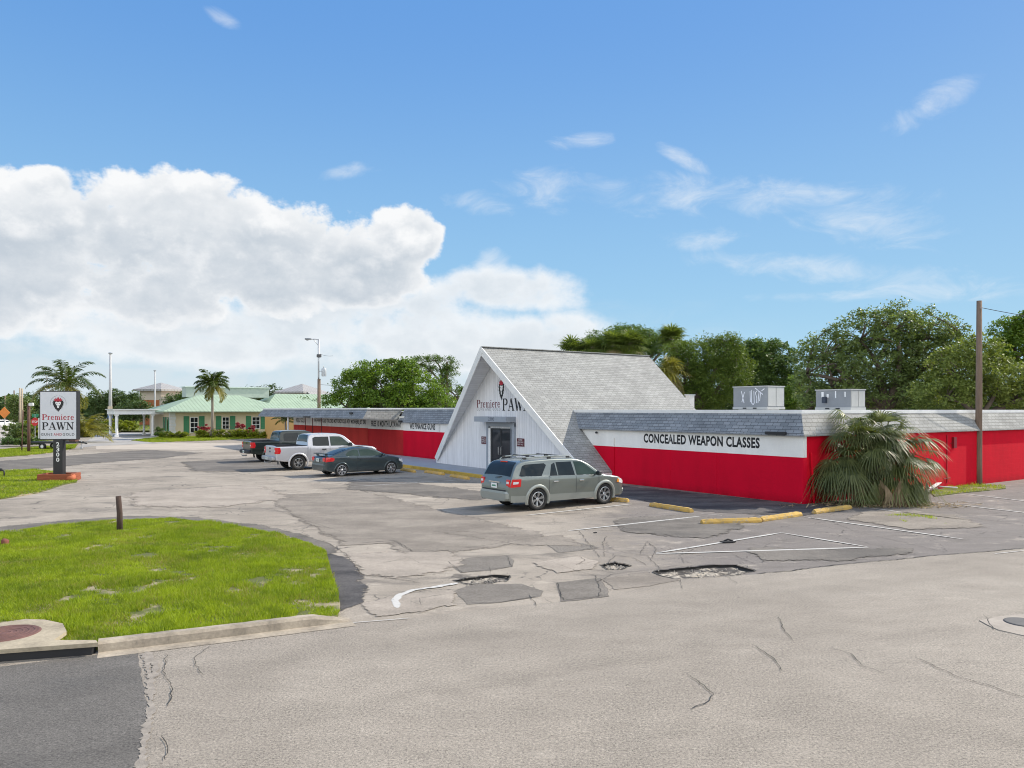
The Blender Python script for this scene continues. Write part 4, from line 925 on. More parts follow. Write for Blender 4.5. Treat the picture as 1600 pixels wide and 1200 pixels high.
# services on the walls
mb = sb(); u_ = SP(960, V0); mb.tube([(u_, V0 - .03, 0), (u_, V0 - .03, 2.0)], .022, 8); bld(mb, 'conduit', M_FRONT)
mb = sb(); mb.tube([(UR + .08, V0 + .5, 0), (UR + .08, V0 + .35, 1.75)], .035, 8); bld(mb, 'downpipe', M_SIDE)
mb = sb(); mb.box((SP(687, V0), V0 - .02, 2.12), (.12, .04, .42)); bld(mb, 'light_box', DULLWHITE)
mb = sb(); mb.tube([(SP(934, V0), V0 - .05, 2.2), (SP(934, V0), V0 - .12, 2.2)], .05, 8); bld(mb, 'camera_dome', BPLAST)
for u_, w_ in ((SP(1047, V0), .02), (SP(1120, V0), .012)):
    mb = sb(); mb.box((u_, V0 - .004, 1.2), (w_, .01, 2.3)); bld(mb, 'panel_joint', M_FRONT)
for px_ in (477.5, 489, 503):
    mb = sb(); mb.box((SP(px_, V0), V0 - .03, 1.3), (.07, .04, 2.5)); bld(mb, 'door_frame', mat('dark_red_trim', (0.12, 0.012, 0.014), .6))
VM = lambda px: (lambda r_: (UR * (r_ * math.sin(VA) + math.cos(VA))) / (r_ * math.cos(VA) - math.sin(VA)))((px - HX) / F)
for px_, z0_, z1_, w_ in ((1479, 0.2, 2.2, .015), (1489, 1.65, 2.1, .11)):
    mb = sb(); mb.box((UR + w_ * .4 + .01, VM(px_), (z0_ + z1_) / 2), (w_ * .8 + .01, w_ * 2, z1_ - z0_)); mb.tube([(UR + .02, VM(px_ - 5), z0_ + .2), (UR + .02, VM(px_ + 5), z0_ + .22)], .015, 6); bld(mb, 'electric_meter', mat('meter_red', (0.20, 0.006, 0.012), .5))
# front walk with its yellow edge, part of the setting
wk = MB(); wk.box(((-71.5 - 27.0) / 2, (19.42 + 23.05) / 2, 0.075), (44.5, 23.05 - 19.42, .15)); o = wk.build('walkway', mat('blue_grey_concrete', (0.29, 0.31, 0.34), .8, var=.12, scale=1.2), None, loc=UV(-50, 21), rz=ROTB, origin=(-50, 21, 0)); struct(o)
YEL = mat('yellow_kerb_paint', (0.46, 0.31, 0.05), .8, var=.32, scale=2.5)
wk = MB(); wk.box(((-71.5 - 27.0) / 2, 19.33, 0.076), (44.5, .18, .156)); o = wk.build('yellow_kerb', YEL, None, loc=UV(-50, 21), rz=ROTB, origin=(-50, 21, 0)); struct(o)

# rooftop air conditioners
def rooftop_unit(corner_px, d, lu, lv, zb, zt, label, graffiti=False):
    c = AT(corner_px, d); u = c.dot(UH); v = c.dot(VH)
    uc, vc = u - lu / 2, v + lv / 2
    r_ = empty('rooftop_air_conditioner', UV(uc, vc, 3.11), ROTB, label, 'air conditioner', 'air conditioners on the shop roof'); O3 = (uc, vc, 3.11)
    CAB = mat('cabinet_grey', (0.24, 0.25, 0.26), .5, .1, var=.12, scale=2); CAB2 = mat('cabinet_light', (0.45, 0.45, 0.43), .5, .1, var=.08, scale=2)
    mb = MB(); mb.box((uc, vc, (zb + zt) / 2), (lu, lv, zt - zb)); mb.build('cabinet', CAB, r_, origin=O3)
    mb = MB(); mb.box((uc, vc, zt + .02), (lu + .06, lv + .06, .04)); mb.build('lid', CAB2, r_, origin=O3)
    mb = MB(); mb.box((uc, vc, zb - .05), (lu + .05, lv + .05, .1)); mb.build('base_rail', CAB2, r_, origin=O3)
    mb = MB(); mb.box((uc, vc, (3.1 + zb - .1) / 2), (lu * .8, lv * .8, zb - .1 - 3.1)); mb.build('roof_curb', DULLWHITE, r_, origin=O3)
    for k in range(2):
        mb = MB(); mb.box((u + .008, v + lv * (.26 + .48 * k), (zb + zt) / 2), (.016, lv * .44, (zt - zb) * .92)); mb.build('access_panel', CAB2, r_, origin=O3)
    for k in range(3):
        mb = MB(); mb.box((u - lu * (.2 + .3 * k), v - .004, zb - .05), (.16, .05, .05)); mb.build('fork_slot', BLACK, r_, origin=O3) if False else None
    for k in range(2):
        mb = MB(); mb.box((u - lu * (.35 + .3 * k), v - .03, zb - .05), (.18, .02, .05)); mb.build('fork_slot', BLACK, r_, origin=O3)
    if graffiti:
        mb = MB(); vs, fs = [], []; H = zt - zb
        S = lambda p: stroke2(vs, fs, p, .035)
        S([(1.0, .85 * H), (1.02, .2 * H), (1.1, .12 * H), (1.16, .2 * H), (1.14, .8 * H)]); S([(1.3, .8 * H), (1.22, .7 * H), (1.3, .45 * H), (1.28, .2 * H)]); S([(1.36, .2 * H), (1.42, .75 * H), (1.34, .85 * H)])
        S([(1.2, .95 * H), (1.62, .62 * H)]); S([(1.45, .3 * H), (1.5, .75 * H)]); S([(1.55, .8 * H), (1.7, .9 * H)]); S([(.93, .8 * H), (.95, .25 * H)])
        S([(.45, .8 * H), (.6, .2 * H)]); S([(.62, .75 * H), (.48, .25 * H)])
        put2d(mb, [(x * .95, y) for x, y in vs], fs, (u - lu, v - .006, zb), (1, 0, 0), (0, 0, 1)); mb.build('graffiti', mat('spray_paint', (.75, .75, .78), .6), r_, origin=O3)
    else:
        for x_, z_, w_, h_ in ((.2, .75, .1, .22), (.35, .68, .09, .14), (.58, .75, .05, .28), (.85, .75, .05, .2)):
            mb = MB(); mb.box((u - lu + lu * x_, v - .005, zb + (zt - zb) * z_), (w_, .01, h_)); mb.build('sticker', WHITE, r_, origin=O3)
        mb = MB(); mb.box((u - lu * .72, v - .06, zb + .3), (.16, .12, .24)); mb.build('disconnect_box', mat('navy_box', (.03, .04, .06), .5), r_, origin=O3)
    return r_
rooftop_unit(1199, 32, 1.76, 1.12, 3.36, 4.21, 'grey rooftop air conditioner with white graffiti scrawl on its side', True)
rooftop_unit(1329, 30, 1.52, 1.0, 3.34, 4.02, 'grey rooftop air conditioner with stickers, half behind the shaggy palm')
c = AT(1078, 44); r_ = empty('roof_vent', Vector((c.x, c.y, 3.1)), ROTB, 'small grey box vent behind the foot of the pitched roof', 'vent')
mb = MB(); mb.box((0, 0, .48), (.3, .4, .96)); mb.build('duct', mat('vent_grey', (.45, .44, .42), .6), r_); mb = MB(); mb.box((0, 0, .99), (.38, .5, .06)); mb.build('cap', STEEL, r_)

# ------------------------------------------------------------ green-roofed building
K = AT(266, 90.7)
ku, kv = K.dot(UH), K.dot(VH)
bank = empty('green_roofed_building', K, ROTB, 'cream single storey building with pale green metal hip roof and green shutters', 'building')
BO = (ku, kv, 0)
def kb(mb, name, m, parent=bank): return mb.build(name, m, parent, origin=BO)
CREAM = mat('cream_stucco', (0.62, 0.52, 0.36), .85, var=.06, scale=.8); GROOF = seam_mat('green_metal_roof', (0.34, 0.43, 0.31)); GRDK = mat('green_trim', (0.06, 0.22, 0.13), .5); SHUT = board_mat('shutter_green', (0.05, 0.22, 0.10), .12, True, .1, .1)
# local: t = v - kv (along the front), w = -(u - ku) (depth)
def L(t, w, z): return (ku - w, kv + t, z)
def hip(mb, t0, t1, w0, w1, ze, zr, r0, r1, th=.12):
    a, b_, c_, d_ = L(t0, w0, ze), L(t1, w0, ze), L(t1, w1, ze), L(t0, w1, ze); wm = (w0 + w1) / 2; e, f_ = L(r0, wm, zr), L(r1, wm, zr)
    mb.add([a, b_, f_, e], [[0, 1, 2, 3]]); mb.add([b_, c_, f_], [[0, 1, 2]]); mb.add([c_, d_, e, f_], [[0, 1, 2, 3]]); mb.add([d_, a, e], [[0, 1, 2]])
    lo = [(p[0], p[1], p[2] - th) for p in (a, b_, c_, d_)]; up = [a, b_, c_, d_]
    for i in range(4): mb.add([lo[i], lo[(i + 1) % 4], up[(i + 1) % 4], up[i]], [[0, 1, 2, 3]])
    mb.add(lo, [[3, 2, 1, 0]])
mb = MB(); mb.box(L(7, 7, 1.45), (14, 14, 2.9)); kb(mb, 'wall', CREAM)
mb = MB(); hip(mb, -1, 15, -1, 15, 3.05, 5.15, 4.6, 9.8); rf1 = kb(mb, 'roof', GROOF)
mb = MB(); mb.box(L(21, 11, 1.45), (14, 14, 2.9)); kb(mb, 'wall', CREAM)
mb = MB(); hip(mb, 12, 29.5, 4, 19, 3.05, 5.5, 16, 25); kb(mb, 'roof', GROOF)
mb = MB(); mb.box(L(9.0, 10.5, 5.55), (2.5, 10.8, 1.3)); scr = kb(mb, 'equipment_screen', mat('pale_green_panel', (.40, .46, .40), .6)); mb = MB(); mb.box(L(9.0, 10.5, 6.25), (2.8, 11.1, .14)); mb.build('screen_cap', mat('pale_green_cap', (.60, .68, .62), .6), scr, origin=BO)
QW = DULLWHITE
mb = MB(); 
for k in range(7): mb.box(L(.28, -.02, .2 + k * .41), (.06, .7 if k % 2 else .55, .38)); mb.box(L(-.02, .28, .2 + k * .41), (.7 if k % 2 else .55, .06, .38))
kb(mb, 'quoins', QW)
def KT(px, w=0.0):
    r_ = (px - HX) / F; q = K - UH * w
    return (r_ * q.y - q.x) / (math.sin(VA) - r_ * math.cos(VA))
for a_, b_, zb_, zt_ in ((297, 309.5, .45, 2.35), (347, 358, .85, 2.35), (393.5, 406, .85, 2.35)):
    t0, t1 = KT(a_), KT(b_); tm = (t0 + t1) / 2
    mb = MB(); mb.box(L(tm, -.03, (zb_ + zt_) / 2), (.06, t1 - t0, zt_ - zb_)); w_ = kb(mb, 'window', WHITE)
    mb = MB()
    for i in range(2):
        for j in range(3): mb.box(L(t0 + (t1 - t0) * (.27 + .46 * i), -.065, zb_ + (zt_ - zb_) * (.18 + .32 * j)), (.01, (t1 - t0) * .4, (zt_ - zb_) * .28))
    mb.build('pane', TINT, w_, origin=BO)
    for s_ in (t0 - .42, t1 + .42):
        mb = MB(); mb.box(L(s_, -.03, (zb_ + zt_) / 2 + .04), (.07, .62, zt_ - zb_ + .15)); kb(mb, 'shutter', SHUT)
for w0 in (1.2, 3.4):
    mb = MB(); mb.box(L(-.03, w0, 1.5), (.7, .06, 1.6)); w_ = kb(mb, 'window', TINT)
    for s_ in (-.62, .62): mb = MB(); mb.box(L(-.03, w0 + s_, 1.5), (.45, .07, 1.7)); kb(mb, 'shutter', SHUT)
# drive-through porch on the left
mb = MB(); mb.box(L(-2.6, 7.5, 2.95), (7.0, 5.6, .55)); porch = kb(mb, 'porch_roof', WHITE)
mb = MB(); mb.box(L(-2.6, 7.5, 3.27), (7.5, 6.0, .10)); mb.build('porch_edge', DULLWHITE, porch, origin=BO)
for t_, w_ in ((-5.1, 4.3), (-5.1, 4.9), (-5.1, 10.6), (-5.1, 10.0), (-1.2, 4.3), (-1.2, 10.6)):
    mb = MB(); mb.tube([L(t_, w_, 0), L(t_, w_, 2.7)], .14, 10); mb.box(L(t_, w_, .12), (.4, .4, .24)); mb.box(L(t_, w_, 2.6), (.38, .38, .18)); kb(mb, 'column', WHITE)

# far buildings
def far_building(name, px0, px1, d, segs, roof, label, extra=None, depth=14):
    """segs: list of (z0,z1,material) wall bands; roof: (overhang, rise, material)"""
    c = AT((px0 + px1) / 2, d); w = (px1 - px0) / F * d; O = empty(name, c, -R(20), label, 'building')
    for z0, z1, m_ in segs:
        mb = MB(); mb.box((0, depth / 2, (z0 + z1) / 2), (w, depth, z1 - z0)); mb.build('wall', m_, O)
    if roof:
        oh, rise, rm = roof; z = segs[-1][1]; mb = MB(); a = [(-w / 2 - oh, -oh, z), (w / 2 + oh, -oh, z), (w / 2 + oh, depth + oh, z), (-w / 2 - oh, depth + oh, z)]
        top = (0, depth / 2, z + rise); mb.add(a + [top], [[0, 1, 4], [1, 2, 4], [2, 3, 4], [3, 0, 4], [3, 2, 1, 0]]); mb.box((0, depth / 2, z - .2), (w + oh * 2 + .2, depth + oh * 2 + .2, .4)); mb.build('roof', rm, O)
    return O
TANW = mat('tan_stucco', (.52, .45, .36), .85, var=.05); BRICK = mat('orange_brick', (.36, .12, .045), .9, var=.15, scale=4); PALER = seam_mat('pale_metal_roof', (.34, .33, .32), .9)
d_ = 160
o_ = far_building('brick_tower_building', 213, 256, d_, [(0, ZY(625, d_), BRICK), (ZY(625, d_) + .0, ZY(608, d_), TANW)], (.8, ZY(597, d_) - ZY(608, d_), PALER), 'tan and orange brick tower with a low pyramid roof behind the porch', depth=6)
mb = MB(); mb.box((7.0, 4, 3.0), (9, 8, 6.0)); mb.build('side_block', TANW, o_)
o_ = far_building('plaza_building', 436, 475, 170, [(0, ZY(620, 170), mat('red_brick', (.30, .10, .06), .9, var=.1)), (ZY(620, 170), ZY(612, 170), TANW)], (1.0, 1.9, PALER), 'far plaza building with pale hip roof and red brick band', depth=8)
O = empty('plaza_shop', AT(484, 150), -R(20), 'far white gabled shop front with a dark name sign over it', 'building')
mb = MB(); mb.box((0, 5, 1.6), (7, 10, 3.2)); mb.build('wall', DULLWHITE, O); mb = MB(); mb.prism([(-3.6, -.3, 3.2), (3.6, -.3, 3.2), (3.6, -.3, 3.8), (0, -.3, 6.2), (-3.6, -.3, 3.8)], (0, .4, 0)); mb.build('gable', TANW, O)
mb = MB(); mb.prism([(-4, -.6, 3.7), (4, -.6, 3.7), (0, -.6, 6.6)], (0, 9, 0)); mb.build('roof', PALER, O) if False else None
for s_ in (-1, 1): mb = MB(); mb.prism([(s_ * 4.2, -.8, 3.5), (0, -.8, 6.5), (0, -.8, 6.7), (s_ * 4.2, -.8, 3.7)], (0, 10, 0)); mb.build('roof', PALER, O)
mb = MB(); vs, fs = txt('Massage Env', .9, 4.6, .02); put2d(mb, vs, fs, (-2.3, -.32, 3.55), (1, 0, 0), (0, 0, 1)); mb.build('lettering', BLACKTXT, O)
# orange building past the end of the canopy
ou = -79.0; O = empty('orange_building', UV(ou, 30.0), ROTB, 'small plain orange yellow building past the end of the canopy', 'building')
mb = MB(); mb.box((0, 0, 1.55), (18, 8, 3.1)); mb.build('wall', mat('orange_stucco', (.62, .36, .12), .8, var=.05), O)
mb = MB(); mb.box((0, 0, 3.16), (18.4, 8.4, .12)); mb.build('roof', DULLWHITE, O)
# ------------------------------------------------------------ vehicles (x forward, y left, wheels on z = 0)
def pchip(xs, ys):
    xs, ys = np.array(xs, float), np.array(ys, float); h = np.diff(xs); dl = np.diff(ys) / h; n = len(xs); d = np.zeros(n)
    for i in range(1, n - 1):
        if dl[i - 1] * dl[i] > 0:
            w1, w2 = 2 * h[i] + h[i - 1], h[i] + 2 * h[i - 1]; d[i] = (w1 + w2) / (w1 / dl[i - 1] + w2 / dl[i])
    d[0], d[-1] = dl[0], dl[-1]
    def f(x):
        x = min(max(x, xs[0]), xs[-1]); i = int(min(max(np.searchsorted(xs, x) - 1, 0), n - 2)); t = (x - xs[i]) / h[i]
        return float((1 + 2 * t) * (1 - t) ** 2 * ys[i] + t * (1 - t) ** 2 * h[i] * d[i] + t * t * (3 - 2 * t) * ys[i + 1] + t * t * (t - 1) * h[i] * d[i + 1])
    return f
def plin(xs, ys): return lambda x: float(np.interp(x, xs, ys))

class Car:
    def __init__(s, name, label, cat, paint, loc, rz, P):
        s.P = P; s.root = empty(name, loc, rz, label, cat); s.paint = paint
        s.top = pchip(*zip(*P['top'])); s.plan = pchip(*zip(*P['plan'])); s.bot = plin(*zip(*P['bot'])); s.belt = plin(*zip(*P['belt']))
        s.x0, s.x1 = P['top'][0][0], P['top'][-1][0]; s.body()
    def w(s, x, z):
        W = s.plan(x); zb = s.belt(x); tuck = s.P.get('tuck', 0.07)
        if z <= zb:
            q = max(0, (zb - 0.12 - z) / zb); return W * (1 - tuck * q * q * 1.6) 
        t = z - zb; sh = s.P.get('shoulder', 0.035); return W - sh * min(1, t / 0.06) - max(0, t - 0.03) * s.P['tumble'] - 0.05 * max(0, t - .2) ** 2 * 2
    def arch(s, x):
        z = s.bot(x)
        for xw, Ra in s.P['arches']:
            dx = abs(x - xw)
            if dx < Ra: z = max(z, s.P['rw'] + math.sqrt(Ra * Ra - dx * dx) - 0.02)
        return z
    def topz(s, x, y):
        zt = s.top(x); yw = max(0.05, s.w(x, zt)); q = min(1, abs(y) / yw); return zt - s.P.get('crown', 0.03) * q * q
    def body(s):
        P = s.P; xs = list(np.linspace(s.x0, s.x1, 110)); xs += [s.x0 + k for k in (0.01, 0.03, 0.06)] + [s.x1 - k for k in (0.01, 0.03, 0.06)]
        for xw, Ra in P['arches']:
            xs += [xw + Ra * math.cos(a) for a in np.linspace(0, math.pi, 25)] + [xw - Ra - .004, xw + Ra + .004]
        xs += [t[0] for t in P['top']]; xs = sorted(set(round(x, 4) for x in xs))
        mb = MB(); mb.smooth = True; nz, na = 18, 5; rows = []
        for x in xs:
            zt = s.top(x); z0 = min(s.arch(x), zt - 0.06); r = min(P.get('edge', 0.07), (zt - z0) * 0.4); row = []
            row.append((x, 0, z0)); row.append((x, s.w(x, z0) * 0.97, z0))
            ztop = zt - P.get('crown', .03)
            for k in range(nz):
                z = z0 + (ztop - r - z0) * k / (nz - 1); row.append((x, s.w(x, z), z))
            ye = s.w(x, ztop - r)
            for k in range(1, na + 1):
                a = math.pi / 2 * k / na; row.append((x, ye - r * (1 - math.cos(a)) * 1.0, ztop - r + r * math.sin(a)))
            yy = row[-1][1]
            for k in range(1, 6):
                q = 1 - k / 5; row.append((x, yy * q, zt - P.get('crown', .03) * q * q))
            rows.append(row)
        n = len(rows[0]); bed = P.get('bed')
        for side in (1, -1):
            b = len(mb.v); mb.v += [(p[0], p[1] * side, p[2]) for row in rows for p in row]
            for i in range(len(rows) - 1):
                xm = (xs[i] + xs[i + 1]) / 2
                for k in range(n - 1):
                    if bed and bed[0] < xm < bed[1] and k >= n - 6: continue
                    f = [b + i * n + k, b + (i + 1) * n + k, b + (i + 1) * n + k + 1, b + i * n + k + 1]
                    if side == 1: f = f[::-1]
                    mb.f.append(f); mb.mi.append(1 if k == 0 else 0); mb.sm.append(k > 1)
            for i in (0, len(rows) - 1):
                f = [b + i * n + k for k in range(n)]
                if (i == 0) == (side == 1): f = f[::-1]
                mb.f.append(f[::-1] if False else f); mb.mi.append(0); mb.sm.append(False)
        s.bodyo = mb.build('body', [s.paint, BPLAST], s.root)
        if bed:
            t = MB(); x0, x1, fl = bed; yw = s.w((x0 + x1) / 2, s.top((x0 + x1) / 2)) - .09; zt = s.top((x0 + x1) / 2)
            t.box(((x0 + x1) / 2, 0, fl), (x1 - x0, 2 * yw, .04))
            for sy in (1, -1): t.box(((x0 + x1) / 2, sy * yw, (fl + zt) / 2), (x1 - x0, .06, zt - fl - .01))
            t.box((x1 + .01, 0, (fl + zt) / 2), (.05, 2 * yw, zt - fl)); t.box((x0 - .0, 0, (fl + zt) / 2), (.05, 2 * yw, zt - fl - .02))
            for sy in (1, -1): t.box(((x0 + x1) / 2, sy * (yw + .035), zt - .012), (x1 - x0, .11, .03))
            t.build('cargo_bed', BPLAST, s.root)
    def side_patch(s, name, poly, m, off=0.006, sides=(1, -1), parent=None, nz=5, step=0.05):
        """polygon drawn in side view laid on the flank"""
        xs_ = [p[0] for p in poly]; X0, X1 = min(xs_), max(xs_); k = max(3, int((X1 - X0) / step)); cols = sorted(set(list(np.linspace(X0 + 1e-4, X1 - 1e-4, k)) + [min(max(x, X0 + 1e-4), X1 - 1e-4) for x in xs_]))
        out = []
        for sd_ in sides:
            mb = MB(); mb.smooth = True; vs = []
            for x in cols:
                zz = []
                for i in range(len(poly)):
                    (xa, za), (xb, zb) = poly[i], poly[(i + 1) % len(poly)]
                    if (xa - x) * (xb - x) <= 0 and xa != xb: zz.append(za + (zb - za) * (x - xa) / (xb - xa))
                lo, hi = min(zz), max(zz)
                for j in range(nz): z = lo + (hi - lo) * j / (nz - 1); vs.append((x, sd_ * (s.w(x, z) + off), z))
            fs = []
            for i in range(len(cols) - 1):
                for j in range(nz - 1):
                    f = [i * nz + j, (i + 1) * nz + j, (i + 1) * nz + j + 1, i * nz + j + 1]; fs.append(f if sd_ < 0 else f[::-1])
            mb.add(vs, fs); out.append(mb.build(name, m, parent or s.root))
        return out
    def seam(s, pts, parent=None, w=0.012, sides=(1, -1), name='door_seam', m=None, off=.004):
        for sd_ in sides:
            mb = MB(); P_ = []
            for i in range(len(pts) - 1):
                for j in range(8): t = j / 8; P_.append((pts[i][0] + (pts[i + 1][0] - pts[i][0]) * t, pts[i][1] + (pts[i + 1][1] - pts[i][1]) * t))
            P_.append(pts[-1]); mb.tube([(x, sd_ * (s.w(x, z) + off - w * .4), z) for x, z in P_], w / 2, 4); mb.build(name, m or BPLAST, parent or s.root)
    def top_patch(s, name, x0, x1, f0, f1, m, off=0.006, parent=None, nx=10, ny=10):
        mb = MB(); mb.smooth = True; vs = []
        for i in range(nx + 1):
            x = x0 + (x1 - x0) * i / nx; dz = (s.top(x + .01) - s.top(x - .01)) / .02; nl = math.hypot(1, dz); f = f0 + (f1 - f0) * i / nx
            yw = s.w(x, s.top(x)) * f
            for j in range(ny + 1):
                y = yw * (2 * j / ny - 1); vs.append((x - dz / nl * off, y, s.topz(x, y) + off / nl + .004))
        fs = [[i * (ny + 1) + j, (i + 1) * (ny + 1) + j, (i + 1) * (ny + 1) + j + 1, i * (ny + 1) + j + 1] for i in range(nx) for j in range(ny)]
        mb.add(vs, fs); return mb.build(name, m, parent or s.root)
    def wheels(s, xs, track, r, w, rimr, spokes, rimm=ALU, style='split'):
        for x in xs:
            for sd_ in (1, -1):
                y = sd_ * track; O = (x, y, r)
                mb = MB(); mb.smooth = True; h = w / 2
                mb.lathe([(rimr + .005, -h * .86), (r * .93, -h), (r * .985, -h * .8), (r, -h * .5), (r, h * .5), (r * .985, h * .8), (r * .93, h), (rimr + .005, h * .86)], O, 'y', 40, closed=True)
                wh = empty('wheel', O); wh.parent = s.root
                t = mb.build('tyre', RUBBER, wh, origin=O)
                mb = MB(); oy = sd_ * h
                pr = [(rimr + .008, oy * .9), (rimr - .012, oy * .92), (rimr - .02, oy * .6), (rimr - .025, -oy * .5)]
                mb.lathe(pr, O, 'y', 40)
                mb.lathe([(0.0, oy * .78), (.045, oy * .78), (.06, oy * .66), (.062, oy * .45)], O, 'y', 20)
                for k in range(spokes):
                    for da in ((-.13, .13) if style == 'split' else (0,)):
                        a = 2 * math.pi * k / spokes + .3; a1 = a + da; ri, ro = .04, rimr - .012; ww = .02 if style == 'split' else .034
                        ca, sa = math.cos(a), math.sin(a); c1, s1 = math.cos(a1), math.sin(a1)
                        p0 = Vector((x + ca * ri, y + oy * .68, r + sa * ri)); p1 = Vector((x + c1 * ro, y + oy * .82, r + s1 * ro)); tdir = (p1 - p0).normalized(); nrm = tdir.cross(Vector((0, 1, 0))).normalized()
                        q0, q1 = nrm * ww * .9, nrm * ww * 1.15; dp = Vector((0, -oy * .3, 0))
                        vs = [p0 - q0, p0 + q0, p1 + q1, p1 - q1]; mb.add(vs + [v_ + dp for v_ in vs], [[0, 1, 2, 3], [3, 2, 1, 0], [0, 4, 5, 1], [1, 5, 6, 2], [2, 6, 7, 3], [3, 7, 4, 0]])
                mb.build('rim', rimm, wh, origin=O)
                mb = MB(); mb.lathe([(0, oy * .1), (rimr * .72, oy * .1), (rimr * .72, -oy * .1)], O, 'y', 28); mb.lathe([(rimr - .026, -oy * .45), (0, -oy * .45)], O, 'y', 28); mb.build('brake_disc', mat('dark_steel', (.06, .06, .06), .5, .5), wh, origin=O)
    def box_at(s, name, x, z, size, m, side=None, off=0.0, parent=None, bev=.01):
        for sd_ in ((1, -1) if side is None else (side,)):
            mb = MB(); mb.box((x, sd_ * (s.w(x, z) + off), z), size, 0, bev); mb.build(name, m, parent or s.root)
    def mirror(s, x, z, size, m, armm=BPLAST):
        for sd_ in (1, -1):
            y0 = s.w(x, z); mb = MB(); mb.tube([(x, sd_ * (y0 - .03), z - .04), (x + .02, sd_ * (y0 + .10), z)], .025, 6)
            a = mb.build('mirror', armm, s.root); mb = MB(); mb.box((x + .03, sd_ * (y0 + .10 + size[1] / 2), z + .03), size, 0, .03, .92); mb.build('mirror_housing', m, a)
            mb = MB(); mb.box((x + .03 - size[0] / 2 - .002, sd_ * (y0 + .10 + size[1] / 2), z + .03), (.006, size[1] * .8, size[2] * .75)); mb.build('mirror_glass', TINT, a)
    def flare(s, xw, Ra, m, w=.05, out=.025, name='wheel_arch_trim'):
        for sd_ in (1, -1):
            mb = MB(); mb.smooth = True; vs = []; n = 26; prof = [(-.02, -.05), (-.012, out), (w * .5, out * 1.1), (w, .002)]
            for i in range(n + 1):
                a = math.pi * (-0.12 + 1.24 * i / n)
                for dr, dy in prof:
                    rr = Ra + dr; x = xw + rr * math.cos(a); z = s.P['rw'] + rr * math.sin(a) - .02; z = max(z, .2); vs.append((x, sd_ * (s.w(x, z) + dy), z))
            fs = []
            for i in range(n):
                for k in range(3):
                    f = [i * 4 + k, (i + 1) * 4 + k, (i + 1) * 4 + k + 1, i * 4 + k + 1]; fs.append(f if sd_ > 0 else f[::-1])
            mb.add(vs, fs); mb.build(name, m, s.root)

def paint(name, col, metal=.35, rough=.32):
    m, g, b = newmat(name); P = g.n('ShaderNodeTexCoord').outputs['Object']; n = g.noise(P, 900, 2); n2 = g.noise(P, 1.3, 5, .7)
    sp = g.n('ShaderNodeSeparateXYZ'); g.put(sp.inputs[0], P)
    f = g.m('ADD', g.lin(n, .3, .7, .93, 1.07), g.lin(n2, .3, .7, .04, -.04)); c = g.mix(1.0, col, gscale(g, f), 'MULTIPLY')
    dust = g.m('MULTIPLY', g.ss(g.m('ADD', sp.outputs[2], g.m('MULTIPLY', n2, .4)), .75, .35), .22); c = g.mix(dust, c, (.22, .20, .17))
    g.put(b.inputs['Base Color'], c); b.inputs['Metallic'].default_value = metal; g.put(b.inputs['Roughness'], g.m('ADD', rough, g.m('MULTIPLY', dust, .4)))
    b.inputs['Coat Weight'].default_value = .8; b.inputs['Coat Roughness'].default_value = .04; return m
P_SUV, P_SUV2 = paint('sage_grey_paint', (.185, .205, .185), .45), paint('light_sage_paint', (.27, .29, .265), .3, .4)
P_SED = paint('slate_paint', (.032, .050, .056), .4); P_SIL = paint('silver_paint', (.50, .50, .52), .35, .34); P_DRK = paint('dark_green_paint', (.008, .016, .012), .3)
def place(px_r, py_r, half, wb, ang):
    """rear near wheel's contact spot -> car centre (midway between the axles)"""
    p = G(px_r, py_r); f = Vector((math.cos(ang), math.sin(ang), 0)); l = Vector((-math.sin(ang), math.cos(ang), 0)); return p + f * (wb / 2) + l * half
def plateo(c, x, z, w=.31, tilt=0.0, parent=None):
    mb = MB(); mb.box((x, 0, z), (.012, w, .15)); p = mb.build('licence_plate', WHITE, c.root); mb = MB(); mb.box((x - .008, 0, z), (.006, w * .7, .05)); mb.build('plate_marks', mat('plate_green', (.08, .25, .16), .5), p)

# --- station wagon SUV, grey green
A_ = R(35.0)
c = Car('parked_suv', 'sage grey wagon style SUV parked alone in front of the shop entrance', 'car', P_SUV, place(838, 797, .83, 2.87, A_), A_, dict(
    top=[(-2.52, .62), (-2.50, .86), (-2.44, 1.04), (-2.34, 1.26), (-2.18, 1.50), (-2.02, 1.585), (-1.6, 1.635), (-.6, 1.66), (.1, 1.645), (.42, 1.60), (.75, 1.47), (1.10, 1.24), (1.36, 1.075), (1.7, 1.02), (2.1, .95), (2.35, .84), (2.47, .66), (2.52, .52)],
    plan=[(-2.52, .76), (-2.44, .86), (-2.2, .92), (-1.4, .945), (1.5, .945), (2.1, .90), (2.38, .78), (2.52, .60)],
    bot=[(-2.52, .36), (-2.3, .30), (-1, .26), (1, .26), (2.3, .28), (2.52, .34)], belt=[(-2.52, 1.07), (-1, 1.04), (1.2, .99), (2.52, .8)],
    tumble=.30, arches=[(-1.435, .41), (1.435, .41)], rw=.36, crown=.03, edge=.075))
c.wheels((-1.435, 1.435), .825, .36, .23, .235, 6, ALU, 'split')
for xw in (-1.435, 1.435): c.flare(xw, .41, P_SUV2, .09, .03)
SEL = lambda a: a
for poly in ([(-2.16, 1.12), (-1.28, 1.10), (-1.02, 1.44), (-1.1, 1.50), (-1.86, 1.485), (-1.98, 1.44)],
             [(-.93, 1.10), (-.62, 1.09), (-.66, 1.51), (-.80, 1.45)], [(-.58, 1.09), (.12, 1.07), (.05, 1.515), (-.60, 1.515)], [(.20, 1.07), (1.12, 1.05), (1.02, 1.14), (.58, 1.45), (.44, 1.50), (.15, 1.515)]):
    c.side_patch('side_window', poly, TINT if poly[0][0] < .15 else CLEARG)
c.top_patch('windshield', .52, 1.30, .90, .97, TINT); c.top_patch('rear_window', -2.40, -2.08, .90, .84, TINT)
